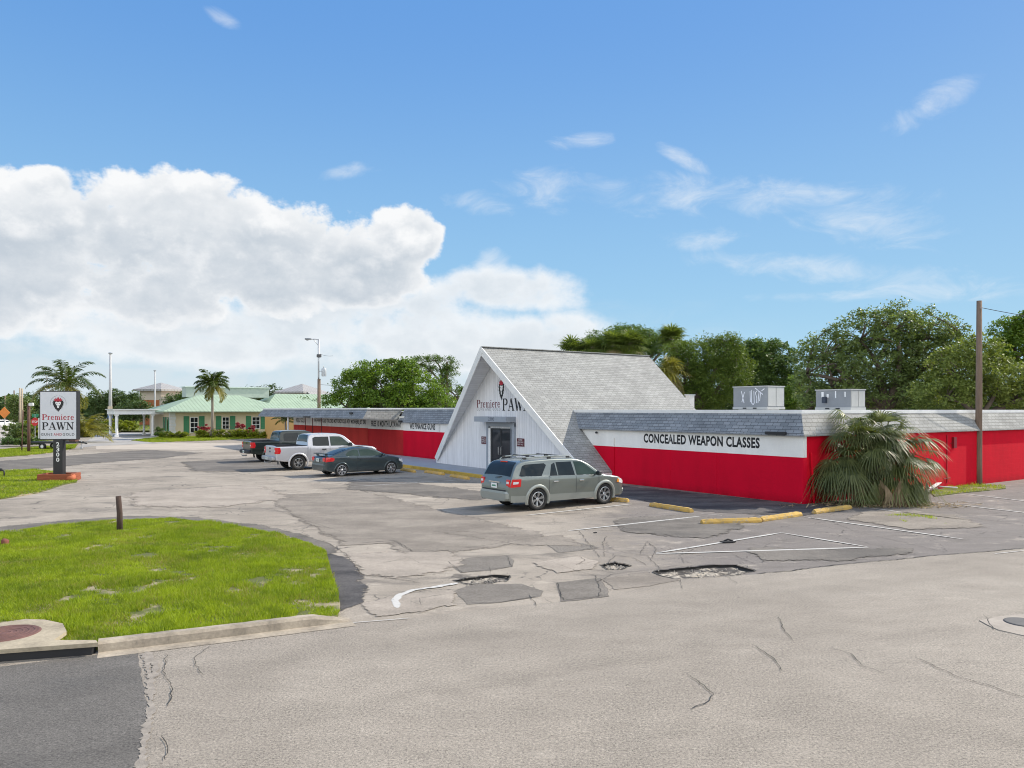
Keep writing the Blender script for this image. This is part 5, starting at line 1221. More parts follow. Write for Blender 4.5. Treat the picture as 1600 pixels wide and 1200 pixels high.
c.side_patch('lower_cladding', [(-2.45, .31), (-1.86, .29), (-1.86, .50), (-2.45, .52)], P_SUV2, .012); c.side_patch('lower_cladding', [(-.98, .27), (.98, .27), (.98, .47), (-.98, .50)], P_SUV2, .014)
c.seam([(-.98, .49), (.98, .46)], name='trim_line', m=P_SUV2, w=.02)
c.seam([(-.95, 1.08), (-.98, .95), (-.98, .40)]); c.seam([(.15, 1.07), (.16, .6), (.13, .30)]); c.seam([(1.15, 1.03), (1.16, .7), (1.08, .5)]); c.seam([(-.98, 1.09), (1.15, 1.04)], w=.008)
c.box_at('door_handle', -.72, .90, (.19, .05, .035), CHROME, None, .015); c.box_at('door_handle', .38, .885, (.19, .05, .035), CHROME, None, .015)
c.side_patch('tail_light', [(-2.47, .78), (-2.13, .80), (-2.10, 1.04), (-2.42, 1.04)], REDLENS, .012); 
for sd_ in (1, -1):
    mb = MB(); mb.box((-2.475, sd_ * .74, .91), (.05, .20, .24), 0, .02); t = mb.build('tail_light', REDLENS, c.root); mb = MB(); mb.box((-2.503, sd_ * .74, .93), (.01, .12, .07)); mb.build('reverse_lamp', CLEARLENS, t)
c.side_patch('reverse_lamp', [(-2.40, .88), (-2.22, .89), (-2.21, .96), (-2.39, .96)], CLEARLENS, .018)
mb = MB(); mb.box((-2.47, 0, .50), (.22, 1.60, .30), 0, .07); mb.box((-2.5, 0, .385), (.16, 1.3, .1), 0, .03); mb.build('bumper', P_SUV2, c.root); mb = MB(); mb.box((-2.50, 0, .665), (.12, 1.3, .04), 0, .01); mb.build('bumper_step', BPLAST, c.root)
plateo(c, -2.525, .80); mb = MB(); mb.box((-2.515, 0, .92), (.02, .62, .03)); mb.build('tailgate_trim', CHROME, c.root)
mb = MB(); mb.box((-2.13, 0, 1.555), (.05, .34, .03)); mb.build('brake_light', REDLENS, c.root); mb = MB(); mb.tube([(-2.475, .0, 1.06), (-2.43, -.3, 1.10)], .012, 5); mb.build('wiper', BPLAST, c.root)
c.side_patch('headlight', [(2.02, .74), (2.36, .66), (2.40, .74), (2.24, .84), (2.06, .87)], CLEARLENS, .012); c.side_patch('marker_light', [(1.98, .74), (2.10, .72), (2.10, .84), (2.02, .85)], AMBER, .016)
mb = MB(); mb.box((2.44, 0, .42), (.2, 1.42, .2), 0, .06); mb.build('front_bumper', P_SUV2, c.root); mb = MB(); mb.box((2.50, 0, .66), (.05, .8, .18), 0, .02); mb.build('grille', CHROME, c.root)
c.mirror(.98, 1.07, (.14, .20, .15), BPLAST)
for sd_ in (1, -1):
    mb = MB(); y = sd_ * .60
    mb.tube([(-1.9, y, 1.60), (-1.75, y, 1.675), (-.9, y, 1.71), (0, y, 1.70), (.22, y, 1.625)], .02, 8); rr_ = mb.build('roof_rail', P_SUV2, c.root)
    for x in (-1.75, -.75, .05): mb = MB(); mb.box((x, y, 1.665), (.16, .05, .06), 0, .015); mb.build('rail_foot', BPLAST, rr_)
for x in (-1.35, -.35): mb = MB(); mb.box((x, 0, 1.725), (.05, 1.2, .025), 0, .01); mb.build('roof_crossbar', BPLAST, c.root)

# --- slate coupe
A_ = R(38.0)
c = Car('parked_coupe', 'dark slate two door coupe with a small rear spoiler beside the silver pickup', 'car', P_SED, place(533, 744.5, .77, 2.70, A_), A_, dict(
    top=[(-2.20, .60), (-2.18, .86), (-2.10, .98), (-1.95, 1.02), (-1.70, 1.10), (-1.2, 1.27), (-.75, 1.38), (-.35, 1.415), (.1, 1.40), (.45, 1.31), (.85, 1.13), (1.18, .98), (1.6, .90), (1.95, .80), (2.13, .66), (2.20, .48)],
    plan=[(-2.20, .68), (-2.1, .79), (-1.8, .855), (-1, .875), (1.2, .875), (1.8, .83), (2.08, .72), (2.20, .52)],
    bot=[(-2.2, .34), (-1.9, .24), (-1, .19), (1, .19), (1.9, .2), (2.2, .26)], belt=[(-2.2, .93), (-1, .93), (1.1, .87), (2.2, .66)],
    tumble=.42, arches=[(-1.35, .345), (1.35, .345)], rw=.315, crown=.03, edge=.07))
c.wheels((-1.35, 1.35), .775, .315, .21, .225, 7, ALU, 'split')
for xw in (-1.35, 1.35): c.flare(xw, .345, P_SED, .05, .02)
c.side_patch('side_window', [(-1.10, .99), (-.42, .975), (-.45, 1.26), (-.70, 1.27), (-.98, 1.19), (-1.12, 1.08)], CLEARG); c.side_patch('side_window', [(-.36, .975), (1.0, .94), (.9, 1.0), (.42, 1.21), (.12, 1.28), (-.38, 1.275)], CLEARG)
c.top_patch('windshield', .40, 1.14, .90, .97, TINT); c.top_patch('rear_window', -1.78, -1.02, .86, .88, TINT); c.top_patch('sunroof', -.85, .05, .8, .8, TINT, .004)
c.seam([(-.52, .95), (-.56, .6), (-.50, .24)]); c.seam([(1.02, .92), (1.04, .6), (.94, .24)]); c.seam([(-1.0, .27), (.98, .27)], w=.02)
c.box_at('door_handle', -.30, .80, (.17, .05, .03), P_SED, None, .015)
c.side_patch('tail_light', [(-2.16, .72), (-1.78, .76), (-1.72, .86), (-1.80, .93), (-2.12, .95)], REDLENS, .012)
for sd_ in (1, -1): mb = MB(); mb.box((-2.17, sd_ * .62, .84), (.06, .26, .19), 0, .03); mb.build('tail_light', REDLENS, c.root)
mb = MB(); mb.box((-2.03, 0, 1.10), (.24, 1.34, .035), 0, .012); sp_ = mb.build('spoiler', P_SED, c.root)
for y in (-.5, .5): mb = MB(); mb.box((-2.0, y, 1.06), (.12, .05, .09)); mb.build('spoiler_foot', P_SED, sp_)
mb = MB(); mb.box((-2.14, 0, .46), (.18, 1.48, .36), 0, .08); mb.build('bumper', P_SED, c.root); plateo(c, -2.215, .80)
c.side_patch('headlight', [(1.80, .66), (2.12, .54), (2.12, .62), (1.98, .74), (1.82, .79)], CLEARLENS, .010); mb = MB(); mb.box((2.12, 0, .36), (.2, 1.2, .22), 0, .07); mb.build('front_bumper', P_SED, c.root)
c.mirror(.80, .97, (.13, .18, .12), P_SED)

# --- the two pickups
def pickup(name, label, pm, loc, ang, tail):
    wb = 3.68; xr = -wb / 2; xf = wb / 2
    c = Car(name, label, 'pickup truck', pm, loc, ang, dict(
        top=[(-3.06, .70), (-3.055, 1.28), (-3.03, 1.315), (-1.36, 1.315), (-1.34, 1.33), (-1.30, 1.62), (-1.22, 1.86), (-1.05, 1.93), (-.3, 1.955), (.45, 1.93), (.72, 1.85), (1.10, 1.55), (1.42, 1.30), (1.7, 1.245), (2.4, 1.19), (2.62, 1.12), (2.75, .95), (2.80, .65)],
        plan=[(-3.06, .93), (-2.98, .975), (-2, .995), (1.5, .995), (2.3, .975), (2.66, .89), (2.80, .72)],
        bot=[(-3.06, .56), (-2.6, .48), (-1, .42), (1, .42), (2.5, .40), (2.8, .46)], belt=[(-3.06, 1.25), (-1.4, 1.22), (1.3, 1.20), (2.8, 1.05)],
        tumble=.24, arches=[(xr, .49), (xf, .49)], rw=.40, crown=.03, edge=.06, tuck=.05, bed=(-2.97, -1.38, .82), shoulder=.03))
    c.wheels((xr, xf), .86, .40, .27, .235, 6, ALU, 'plain')
    for xw in (xr, xf): c.flare(xw, .49, pm, .07, .03)
    c.side_patch('side_window', [(-1.05, 1.28), (-.12, 1.27), (-.14, 1.77), (-.90, 1.77), (-1.04, 1.70)], TINT); c.side_patch('side_window', [(-.04, 1.27), (1.13, 1.25), (1.05, 1.36), (.66, 1.70), (.50, 1.77), (-.06, 1.78)], CLEARG)
    c.top_patch('windshield', .78, 1.38, .90, .96, TINT); c.top_patch('rear_window', -1.315, -1.20, .86, .82, TINT, .012)
    c.seam([(-1.2, 1.28), (-1.22, .9), (-1.2, .5)]); c.seam([(-.09, 1.27), (-.08, .9), (-.1, .46)]); c.seam([(1.2, 1.24), (1.22, .9), (1.14, .5)]); c.seam([(-1.33, 1.3), (-1.33, .48)], w=.03, name='bed_gap')
    c.seam([(-1.2, .52), (1.12, .50)], w=.02)
    c.box_at('door_handle', -.42, 1.09, (.24, .05, .06), BPLAST if tail == 'silver' else pm, None, .015); c.box_at('door_handle', .92 - .2, 1.08, (.24, .05, .06), BPLAST if tail == 'silver' else pm, None, .015)
    c.side_patch('tail_light', [(-3.05, .90), (-2.84, .90), (-2.80, 1.05), (-2.84, 1.24), (-3.05, 1.24)], REDLENS, .012)
    for sd_ in (1, -1):
        mb = MB(); mb.box((-3.065, sd_ * .88, 1.07), (.05, .17, .34), 0, .015); t = mb.build('tail_light', REDLENS, c.root); mb = MB(); mb.box((-3.095, sd_ * .88, 1.06), (.01, .12, .07)); mb.build('reverse_lamp', CLEARLENS, t)
    mb = MB(); mb.box((-3.065, 0, 1.0), (.02, 1.52, .50), 0, .01); tg = mb.build('tailgate', pm, c.root); mb = MB(); mb.box((-3.08, 0, 1.17), (.015, .22, .09)); mb.build('tailgate_handle', BPLAST, tg)
    if tail == 'silver':
        mb = MB(); mb.lathe([(0, 0), (.1, 0), (.1, .012)], (-3.09, 0, 1.02), 'z', 4) if False else mb.box((-3.08, 0, 1.0), (.012, .2, .08), 0, .005); mb.build('badge', mat('navy_badge', (.02, .03, .08), .4), tg)
    bm_ = CHROME if tail != 'silver' else P_SIL
    mb = MB(); mb.box((-3.16, 0, .66), (.20, 1.86, .20), 0, .05); mb.build('bumper', BPLAST if tail == 'dark' else STEEL, c.root)
    mb = MB(); mb.box((-3.2, 0, .42), (.3, .09, .08)); mb.tube([(-3.3, 0, .44), (-3.36, 0, .44), (-3.36, 0, .52)], .02, 6); mb.build('tow_hitch', STEEL, c.root)
    plateo(c, -3.265, .66); c.side_patch('headlight', [(2.42, .86), (2.74, .84), (2.72, 1.04), (2.46, 1.10)], CLEARLENS, .012)
    mb = MB(); mb.box((2.76, 0, .55), (.2, 1.7, .26), 0, .06); mb.build('front_bumper', STEEL, c.root); mb = MB(); mb.box((2.78, 0, .92), (.06, 1.1, .34), 0, .02); mb.build('grille', BPLAST, c.root)
    c.mirror(1.0, 1.28, (.15, .24, .24), BPLAST if tail == 'silver' else pm); return c
A_ = R(34.5)
pickup('parked_pickup', 'silver crew cab pickup truck between the slate coupe and the dark pickup', P_SIL, place(465.5, 734.5, .86, 3.68, A_), A_, 'silver')
pickup('parked_pickup', 'dark green crew cab pickup truck with chrome tow hitch behind the silver pickup', P_DRK, place(423, 722, .86, 3.68, A_), A_, 'dark')
# far small cars
def far_car(px, py, ang, pm, label):
    c = Car('distant_car', label, 'car', pm, G(px, py), ang, dict(
        top=[(-2.2, .7), (-2.1, .98), (-1.6, 1.05), (-1.0, 1.38), (.2, 1.42), (.5, 1.33), (1.1, .98), (2.0, .85), (2.2, .5)], plan=[(-2.2, .72), (-1.8, .86), (1.6, .86), (2.2, .6)],
        bot=[(-2.2, .3), (2.2, .3)], belt=[(-2.2, .95), (2.2, .75)], tumble=.4, arches=[(-1.35, .34), (1.35, .34)], rw=.31))
    for poly in ([(-1.2, 1.0), (-.1, .98), (-.1, 1.3), (-.95, 1.28)], [(0, .98), (1.0, .95), (.4, 1.24), (0, 1.3)]): c.side_patch('side_window', poly, TINT)
    c.top_patch('windshield', .5, 1.1, .9, .95, TINT); c.top_patch('rear_window', -1.55, -1.05, .9, .9, TINT)
    for x in (-1.35, 1.35):
        for sd_ in (1, -1): mb = MB(); mb.lathe([(0, -.1), (.2, -.1), (.31, -.09), (.31, .09), (.2, .1), (0, .1)], (x, sd_ * .76, .31), 'y', 20); mb.build('wheel', RUBBER, c.root)
WP = paint('white_car_paint', (.65, .65, .65), .0, .4)
far_car(4, 668, R(70), WP, 'small white car on the street at the far left edge')
far_car(163, 659.5, R(10), WP, 'small white car seen beyond the yellow hedge at left')
# ------------------------------------------------------------ vegetation
def leaf_quads(C, size, rs, asp=0.45, up=0.5, nrm_hint=None):
    N = len(C); n = rs.normal(0, 1, (N, 3)); n[:, 2] = np.abs(n[:, 2]) + up
    if nrm_hint is not None: n += nrm_hint * 0.8
    n /= np.linalg.norm(n, axis=1)[:, None]
    t = rs.normal(0, 1, (N, 3)); t -= n * (t * n).sum(1)[:, None]; t /= np.linalg.norm(t, axis=1)[:, None]; b = np.cross(n, t)
    s = size * rs.uniform(0.6, 1.35, N)[:, None]; V = np.zeros((N, 4, 3))
    V[:, 0] = C - t * s * .5; V[:, 1] = C + b * s * asp * .5 - t * s * .05; V[:, 2] = C + t * s * .5; V[:, 3] = C - b * s * asp * .5 - t * s * .05
    return V
def clusters(ells, n, rs, shell=0.55):
    vol = np.array([r[0] * r[1] * r[2] for _, r in ells]) ** 0.8; vol /= vol.sum(); out = []
    for (c, r), k in zip(ells, rs.multinomial(n, vol)):
        d = rs.normal(0, 1, (k, 3)); d /= np.linalg.norm(d, axis=1)[:, None]; q = rs.uniform(shell ** 3, 1, k) ** (1 / 3)
        p = np.array(c) + d * np.array(r) * q[:, None]; out.append(np.concatenate([p, d], 1))
    return np.concatenate(out)
LEAFY = leaf_mat('leaf_bright', (0.051, 0.109, 0.014), (0.189, 0.275, 0.032), .35, .45)
LEAFD = leaf_mat('leaf_dark', (0.040, 0.082, 0.022), (0.131, 0.202, 0.048), .28, .5)
LEAFO = leaf_mat('leaf_oak', (0.054, 0.090, 0.024), (0.213, 0.268, 0.082), .3, .5)
LEAFP = leaf_mat('leaf_pine', (0.045, 0.100, 0.018), (0.154, 0.226, 0.040), .25, .5)
LEAFYL = leaf_mat('leaf_yellow_green', (0.10, 0.15, 0.012), (0.30, 0.32, 0.025), .35, .5)
LEAFR = leaf_mat('leaf_red', (0.20, 0.012, 0.03), (0.40, 0.05, 0.07), .3, .5)
LEAFM = leaf_mat('leaf_mid', (0.050, 0.098, 0.016), (0.165, 0.220, 0.038), .32, .5)
FANM = leaf_mat('fan_green', (.05, .085, .016), (.17, .21, .045), .4, .5)
LEAFFAR = leaf_mat('leaf_far', (0.040, 0.076, 0.025), (0.117, 0.166, 0.054), .25, .6)
PALMG = leaf_mat('palm_green', (0.03, 0.055, 0.012), (0.10, 0.135, 0.028), .3, .38)
PALMY = leaf_mat('palm_yellowing', (0.08, 0.10, 0.018), (0.30, 0.26, 0.05), .35, .4)
PALMD = leaf_mat('palm_dead', (0.20, 0.14, 0.08), (0.36, 0.27, 0.17), .2, .7)
def limb_pts(a, b, rs, bend=.12, n=5):
    a, b = Vector(a), Vector(b); L = (b - a).length; off = Vector(rs.normal(0, bend * L * .5, 3)); return [a.lerp(b, i / n) + off * math.sin(math.pi * i / n) + Vector((0, 0, .12 * L * math.sin(math.pi * i / n))) for i in range(n + 1)]
def tree(name, label, base, ells, ncl, lpc, cr, leaf, m, seed, trunk_r=.25, bark=BARK, group=None, fork=None, shell=.5, asp=.45, flat=.6, cat='tree', limbs=26, dang=0.0):
    rs = np.random.RandomState(seed); base = Vector(base); o = empty(name, base, 0, label, cat, group); O = np.array(base)
    cl = clusters(ells, ncl, rs, shell); P = cl[:, :3]; Dn = cl[:, 3:]
    k = rs.poisson(lpc, len(P)); idx = np.repeat(np.arange(len(P)), k); cs = cr * rs.uniform(.55, 1.35, len(P))
    g_ = rs.normal(0, 1, (len(idx), 3)); g_ /= np.maximum(1e-6, np.linalg.norm(g_, axis=1))[:, None]; g_ *= (rs.uniform(0, 1, len(idx)) ** .45)[:, None]
    C = P[idx] + g_ * cs[idx][:, None] * np.array([1, 1, flat])
    if dang: C[:, 2] -= rs.uniform(0, dang, len(C)) ** 2
    C = C[C[:, 2] > .15]
    V = leaf_quads(C, leaf, rs, asp, .4) - O
    np_mesh('crown', V, 4, m, o)
    mb = MB(); mb.smooth = True
    cen = np.average([e[0] for e in ells], axis=0, weights=[e[1][0] for e in ells]); fk = Vector(fork) if fork else Vector((base.x + (cen[0] - base.x) * .4, base.y + (cen[1] - base.y) * .4, base.z + (cen[2] - base.z) * .5))
    mb.tube([base - base, (fk - base) * .5 + Vector(rs.normal(0, trunk_r * .4, 3)) , fk - base], [trunk_r * 1.25, trunk_r, trunk_r * .85], 10)
    for (c, r) in ells:
        e = Vector(c) - base; e.z -= r[2] * .35; q = limb_pts(fk - base, e, rs); mb.tube(q, [trunk_r * .6 * (1 - .55 * i / 5) for i in range(6)], 7)
        ch = rs.permutation(len(P))[:limbs]
        near = sorted(ch, key=lambda i: np.linalg.norm((P[i] - np.array(c)) / np.array(r)))[:max(4, limbs // max(1, len(ells)) + 3)]
        for i in near: q = limb_pts(e, Vector(P[i]) - base, rs, .2); mb.tube(q, [max(.015, trunk_r * .24 * (1 - .75 * j / 5)) for j in range(6)], 5)
    mb.build('trunk', bark, o); return o
def EL(px, py, rx, ry, d, rd=None, dd=0.0):
    """crown lobe seen at px,py with radii in photo pixels, d metres away"""
    k = d / F; c = AT(px, d + dd); return ((c.x, c.y, ZY(py, d)), (rx * k, (rd if rd else rx * k * .8), ry * k))
def base_at(px, d): return AT(px, d)

# behind the left wing
d = 76
tree('leafy_tree', 'large bright green leafy tree with a dense rounded crown behind the left wing roof', base_at(595, d), [EL(560, 606, 42, 30, d), EL(600, 600, 52, 42, d), EL(648, 610, 50, 34, d), EL(570, 588, 32, 22, d), EL(625, 578, 30, 20, d), EL(540, 628, 36, 22, d), EL(620, 632, 70, 24, d), EL(680, 626, 30, 18, d)], 620, 60, .62, .27, LEAFY, 11, .35, flat=.7)
d = 84
tree('pine_tree', 'tall open pine with clumped tufts and bare curving limbs left of the entrance roof', base_at(690, d), [EL(655, 566, 20, 9, d), EL(680, 561, 16, 9, d), EL(703, 568, 15, 10, d), EL(645, 580, 16, 8, d), EL(700, 582, 16, 8, d), EL(673, 578, 14, 7, d), EL(705, 603, 14, 10, d), EL(690, 598, 12, 7, d), EL(716, 620, 10, 9, d), EL(697, 628, 20, 10, d)], 230, 55, .55, .2, LEAFP, 12, .22, flat=.65, asp=.3, fork=AT(690, d, ZY(600, d)))
# behind the A-frame and the right wing
d = 72
tree('pine_tree', 'broad pine crown showing above the ridge of the entrance roof', base_at(975, d), [EL(985, 518, 30, 12, d), EL(955, 526, 34, 12, d), EL(1012, 527, 26, 12, d), EL(940, 540, 50, 12, d), EL(1000, 545, 40, 15, d), EL(905, 545, 28, 8, d), EL(1030, 536, 28, 14, d), EL(1045, 528, 20, 9, d)], 520, 60, .6, .22, LEAFP, 13, .3, asp=.3)
def fan_leaf(V, base, dirv, up, L, nseg, rs, droop, w, spread=150):
    """one palmate leaf: V collects triangles/quads"""
    dirv = dirv.normalized(); side = dirv.cross(up)
    side = side.normalized() if side.length > .05 else Vector((1, 0, 0)); nrm = side.cross(dirv)
    for k in range(nseg):
        a = R(-spread + 2 * spread * (k + .5) / nseg); l = L * (0.75 + .25 * math.cos(a * .6)) * rs.uniform(.85, 1.1)
        dr = (dirv * math.cos(a) + side * math.sin(a)); p0 = base; prev = base; n = 4; wv = (side * math.cos(a) - dirv * math.sin(a)); pts = []
        for i in range(n + 1):
            t = i / n; p = base + dr * l * t + nrm * (.10 * l * math.sin(t * 2)) + Vector((0, 0, -droop * l * t ** 2.2)); pts.append((p, w * (1 - t) ** .6 * (.45 + .55 * min(1, t * 4))))
        for i in range(n):
            (a0, w0), (a1, w1) = pts[i], pts[i + 1]; V.append([a0 - wv * w0, a1 - wv * w1, a1 + wv * w1, a0 + wv * w0])
def fan_palm(name, label, base, height, nl, L, seed, group=None, droop=.35, trunk_r=.18, seg=16, w=.06, pet=.9, dead=.15, low=-60, trunk=True, m=FANM, wind=(0, 0)):
    rs = np.random.RandomState(seed); base = Vector(base); o = empty(name, base, 0, label, 'palm tree', group); V, VD = [], []; pb = MB()
    for i in range(nl):
        el = R(rs.uniform(low, 85)); az = rs.uniform(0, 2 * math.pi); dv = Vector((math.cos(az) * math.cos(el) + wind[0], math.sin(az) * math.cos(el) + wind[1], math.sin(el))).normalized(); c = Vector((0, 0, height))
        pl = pet * rs.uniform(.7, 1.2); tip = c + dv * pl + Vector((0, 0, -.12 * pl)); pb.tube([c, c.lerp(tip, .5) + Vector((0, 0, .05)), tip], .012, 4); isd = (el < R(low + 30)) and rs.uniform() < dead * 3
        fan_leaf(VD if isd else V, tip, (dv + Vector((0, 0, -droop * .6))), Vector((0, 0, 1)), L * rs.uniform(.8, 1.15), seg, rs, droop * (1.6 if isd else 1), w)
    np_mesh('fronds', np.array([[tuple(p) for p in q] for q in V]), 4, m, o)
    if VD: np_mesh('dead_fronds', np.array([[tuple(p) for p in q] for q in VD]), 4, PALMD, o)
    pb.build('petioles', MATS['palm_stem'] if 'palm_stem' in MATS else mat('palm_stem', (.16, .16, .06), .7), o)
    if trunk: mb = MB(); mb.smooth = True; mb.tube([(0, 0, 0), (.03, 0, height * .5), (0, 0, height)], [trunk_r * 1.2, trunk_r, trunk_r * 1.1], 10); mb.build('trunk', PALEBARK, o)
    return o
d = 66; GP = 'cabbage palms behind the entrance roof'
for i, (px, py, lab) in enumerate([(893, 545, 'cabbage palm at the left end of the ridge behind the entrance roof'), (925, 541, 'second cabbage palm from the left above the entrance roof ridge'), (958, 536, 'cabbage palm between the middle palms above the ridge'), (985, 533, 'tallest cabbage palm head above the right part of the ridge')]):
    fan_palm('cabbage_palm', lab, AT(px, d), ZY(py + 4, d), 46, 1.15, 30 + i, GP, .3, .17, 15, .06, .8, .1, low=-45)
fan_palm('cabbage_palm', 'cabbage palm with spiky head behind the bushy tree right of the entrance roof', AT(1050, 64), ZY(530, 64), 46, 1.1, 36, GP, .3, .17, 15, .06, .8, .1, low=-50)
fan_palm('cabbage_palm', 'yellowing cabbage palm low against the rear edge of the entrance roof', AT(1048, 60), ZY(580, 60), 40, 1.1, 37, GP, .5, .17, 15, .06, .8, .2, low=-60, m=PALMY)
d = 62
tree('leafy_tree', 'feathery mid green tree with a pointed top behind the rear slope of the entrance roof', base_at(1090, d), [EL(1085, 560, 44, 28, d), EL(1130, 555, 34, 30, d), EL(1070, 590, 42, 30, d), EL(1120, 600, 46, 36, d), EL(1145, 535, 18, 12, d), EL(1110, 540, 24, 14, d), EL(1060, 552, 26, 18, d), EL(1040, 575, 22, 20, d), EL(1150, 575, 30, 36, d), EL(1095, 622, 40, 26, d)], 800, 60, .58, .22, LEAFM, 14, .28, flat=.9, asp=.3)
d = 66
tree('oak_tree', 'dark dense tree between the feathery tree and the big oak', base_at(1180, d), [EL(1185, 565, 38, 30, d), EL(1212, 550, 22, 18, d), EL(1165, 600, 40, 34, d), EL(1205, 605, 42, 34, d), EL(1232, 575, 20, 30, d), EL(1180, 545, 24, 14, d), EL(1150, 560, 26, 24, d), EL(1225, 620, 36, 26, d)], 800, 62, .55, .22, LEAFD, 15, .3, flat=.8)
tree('small_tree', 'yellow green bush like tree showing beside the graffiti covered roof unit', base_at(1236, 54), [EL(1236, 618, 16, 18, 54), EL(1244, 600, 10, 14, 54), EL(1228, 630, 20, 12, 54)], 110, 55, .35, .16, LEAFY, 16, .12)
d = 50
tree('oak_tree', 'wide spreading oak with an airy crown behind the second roof unit', base_at(1390, d), [EL(1290, 545, 42, 34, d), EL(1345, 520, 46, 36, d), EL(1395, 505, 56, 34, d), EL(1450, 515, 50, 34, d), EL(1300, 590, 60, 42, d), EL(1370, 570, 70, 46, d), EL(1440, 565, 60, 44, d), EL(1490, 545, 32, 34, d), EL(1260, 570, 24, 40, d), EL(1415, 610, 90, 30, d), EL(1290, 622, 56, 24, d), EL(1500, 515, 18, 14, d)], 1050, 46, .5, .2, LEAFO, 17, .35, flat=.75, shell=.35, limbs=60)
tree('oak_tree', 'olive green oak with sunlit yellowish leaves behind the utility pole', base_at(1510, 45), [EL(1500, 580, 52, 40, 45), EL(1560, 590, 48, 36, 45), EL(1530, 550, 40, 30, 45), EL(1480, 615, 60, 26, 45), EL(1590, 618, 50, 26, 45), EL(1640, 600, 50, 40, 45)], 620, 50, .45, .18, leaf_mat('leaf_olive', (0.069, 0.107, 0.021), (0.261, 0.303, 0.076), .33, .5), 18, .28, flat=.7, shell=.4)
tree('leafy_tree', 'fresh green tree rising at the right edge of the picture', base_at(1610, 56), [EL(1570, 520, 24, 26, 56), EL(1610, 510, 36, 24, 56), EL(1590, 550, 44, 30, 56), EL(1650, 540, 46, 46, 56), EL(1560, 560, 24, 28, 56)], 420, 60, .5, .22, LEAFY, 19, .28)
# low growth filling the back of the lot behind the wing
tree('hedge_trees', 'dark understorey shrubs along the back of the shop roof', base_at(1150, 70), [EL(1050 + 50 * i, 618 + (i % 3) * 6, 44, 26, 70) for i in range(13)], 700, 50, .6, .26, LEAFD, 20, .1, cat='shrubs', limbs=8)

# shaggy fan palm against the side wall
pb_ = G(1366, 788); rs = np.random.RandomState(5)
shag = empty('shaggy_palm', pb_, 0, 'big shaggy fan palm with drooping fronds leaning on the red side wall', 'palm tree')
V, VD, stems = [], [], MB()
hub = [Vector((-.6, .25, 1.1)), Vector((.2, .3, 1.4)), Vector((.0, .3, 2.0)), Vector((.75, .3, 1.1)), Vector((-.15, .35, 2.35)), Vector((1.1, .35, 1.6)), Vector((-.55, .3, 1.8)), Vector((.55, .3, 2.1))]
for i in range(160):
    h0 = hub[i % 8]; el = R(rs.uniform(-42, 82)); az = rs.uniform(-math.pi, math.pi); dv = Vector((math.cos(az) * math.cos(el) * 1.15, math.sin(az) * math.cos(el) * .7, math.sin(el))); dv.x += .15
    dv.normalize(); pl = rs.uniform(.35, 1.05) * (1.0 + .2 * max(0, math.sin(el))); tip = h0 + dv * pl + Vector((0, 0, -.08 * pl))
    if tip.z < .3: tip.z = .3 + rs.uniform(0, .3)
    if tip.y > .95: tip.y = .95
    stems.tube([h0 * .6, h0.lerp(tip, .6) + Vector((0, 0, .12)), tip], .014, 4)
    fan_leaf(V, tip, dv + Vector((.15, -.15, -.35)), Vector((0, 0, 1)), rs.uniform(.75, 1.2), 17, rs, rs.uniform(.4, 1.0), .028, spread=75)
for (x, y, z, n_) in ((-1.45, .1, 1.45, 8), (-1.2, -.1, 1.2, 7), (-.55, -.3, 1.05, 9), (-.1, -.5, .8, 8), (.5, -.5, .8, 8), (1.0, -.3, .8, 7), (1.5, -.1, .8, 6)):
    for k in range(n_):
        p = Vector((x + rs.uniform(-.2, .2), y + rs.uniform(-.2, .2), z + rs.uniform(-.2, .2))); fan_leaf(VD if -1 < x < .7 and k % 3 else V, p, Vector((rs.uniform(-.35, .35), rs.uniform(-.35, .25), -1)), Vector((rs.uniform(-1, 1), -1, 0)), rs.uniform(.7, 1.05), 11, rs, .45, .017, spread=32)
def clampz(Q): A2 = np.array([[tuple(p) for p in q] for q in Q]); A2[:, :, 2] = np.maximum(A2[:, :, 2], .015 + rs.uniform(0, .03, A2.shape[:2])); return A2
A1 = clampz(V); 
np_mesh('fronds', A1, 4, leaf_mat('shaggy_green', (.036, .054, .016), (.20, .225, .085), .35, .45), shag); np_mesh('dead_fronds', clampz(VD), 4, PALMD, shag); stems.build('stems', MATS['palm_stem'], shag)
mb = MB(); mb.smooth = True
for h_ in hub[:4]: mb.tube([(h_.x * .5, h_.y * .6, 0), (h_.x * .8, h_.y * .9, h_.z * .5), tuple(h_)], [.17, .15, .12], 8)
mb.build('trunk', PALEBARK, shag)

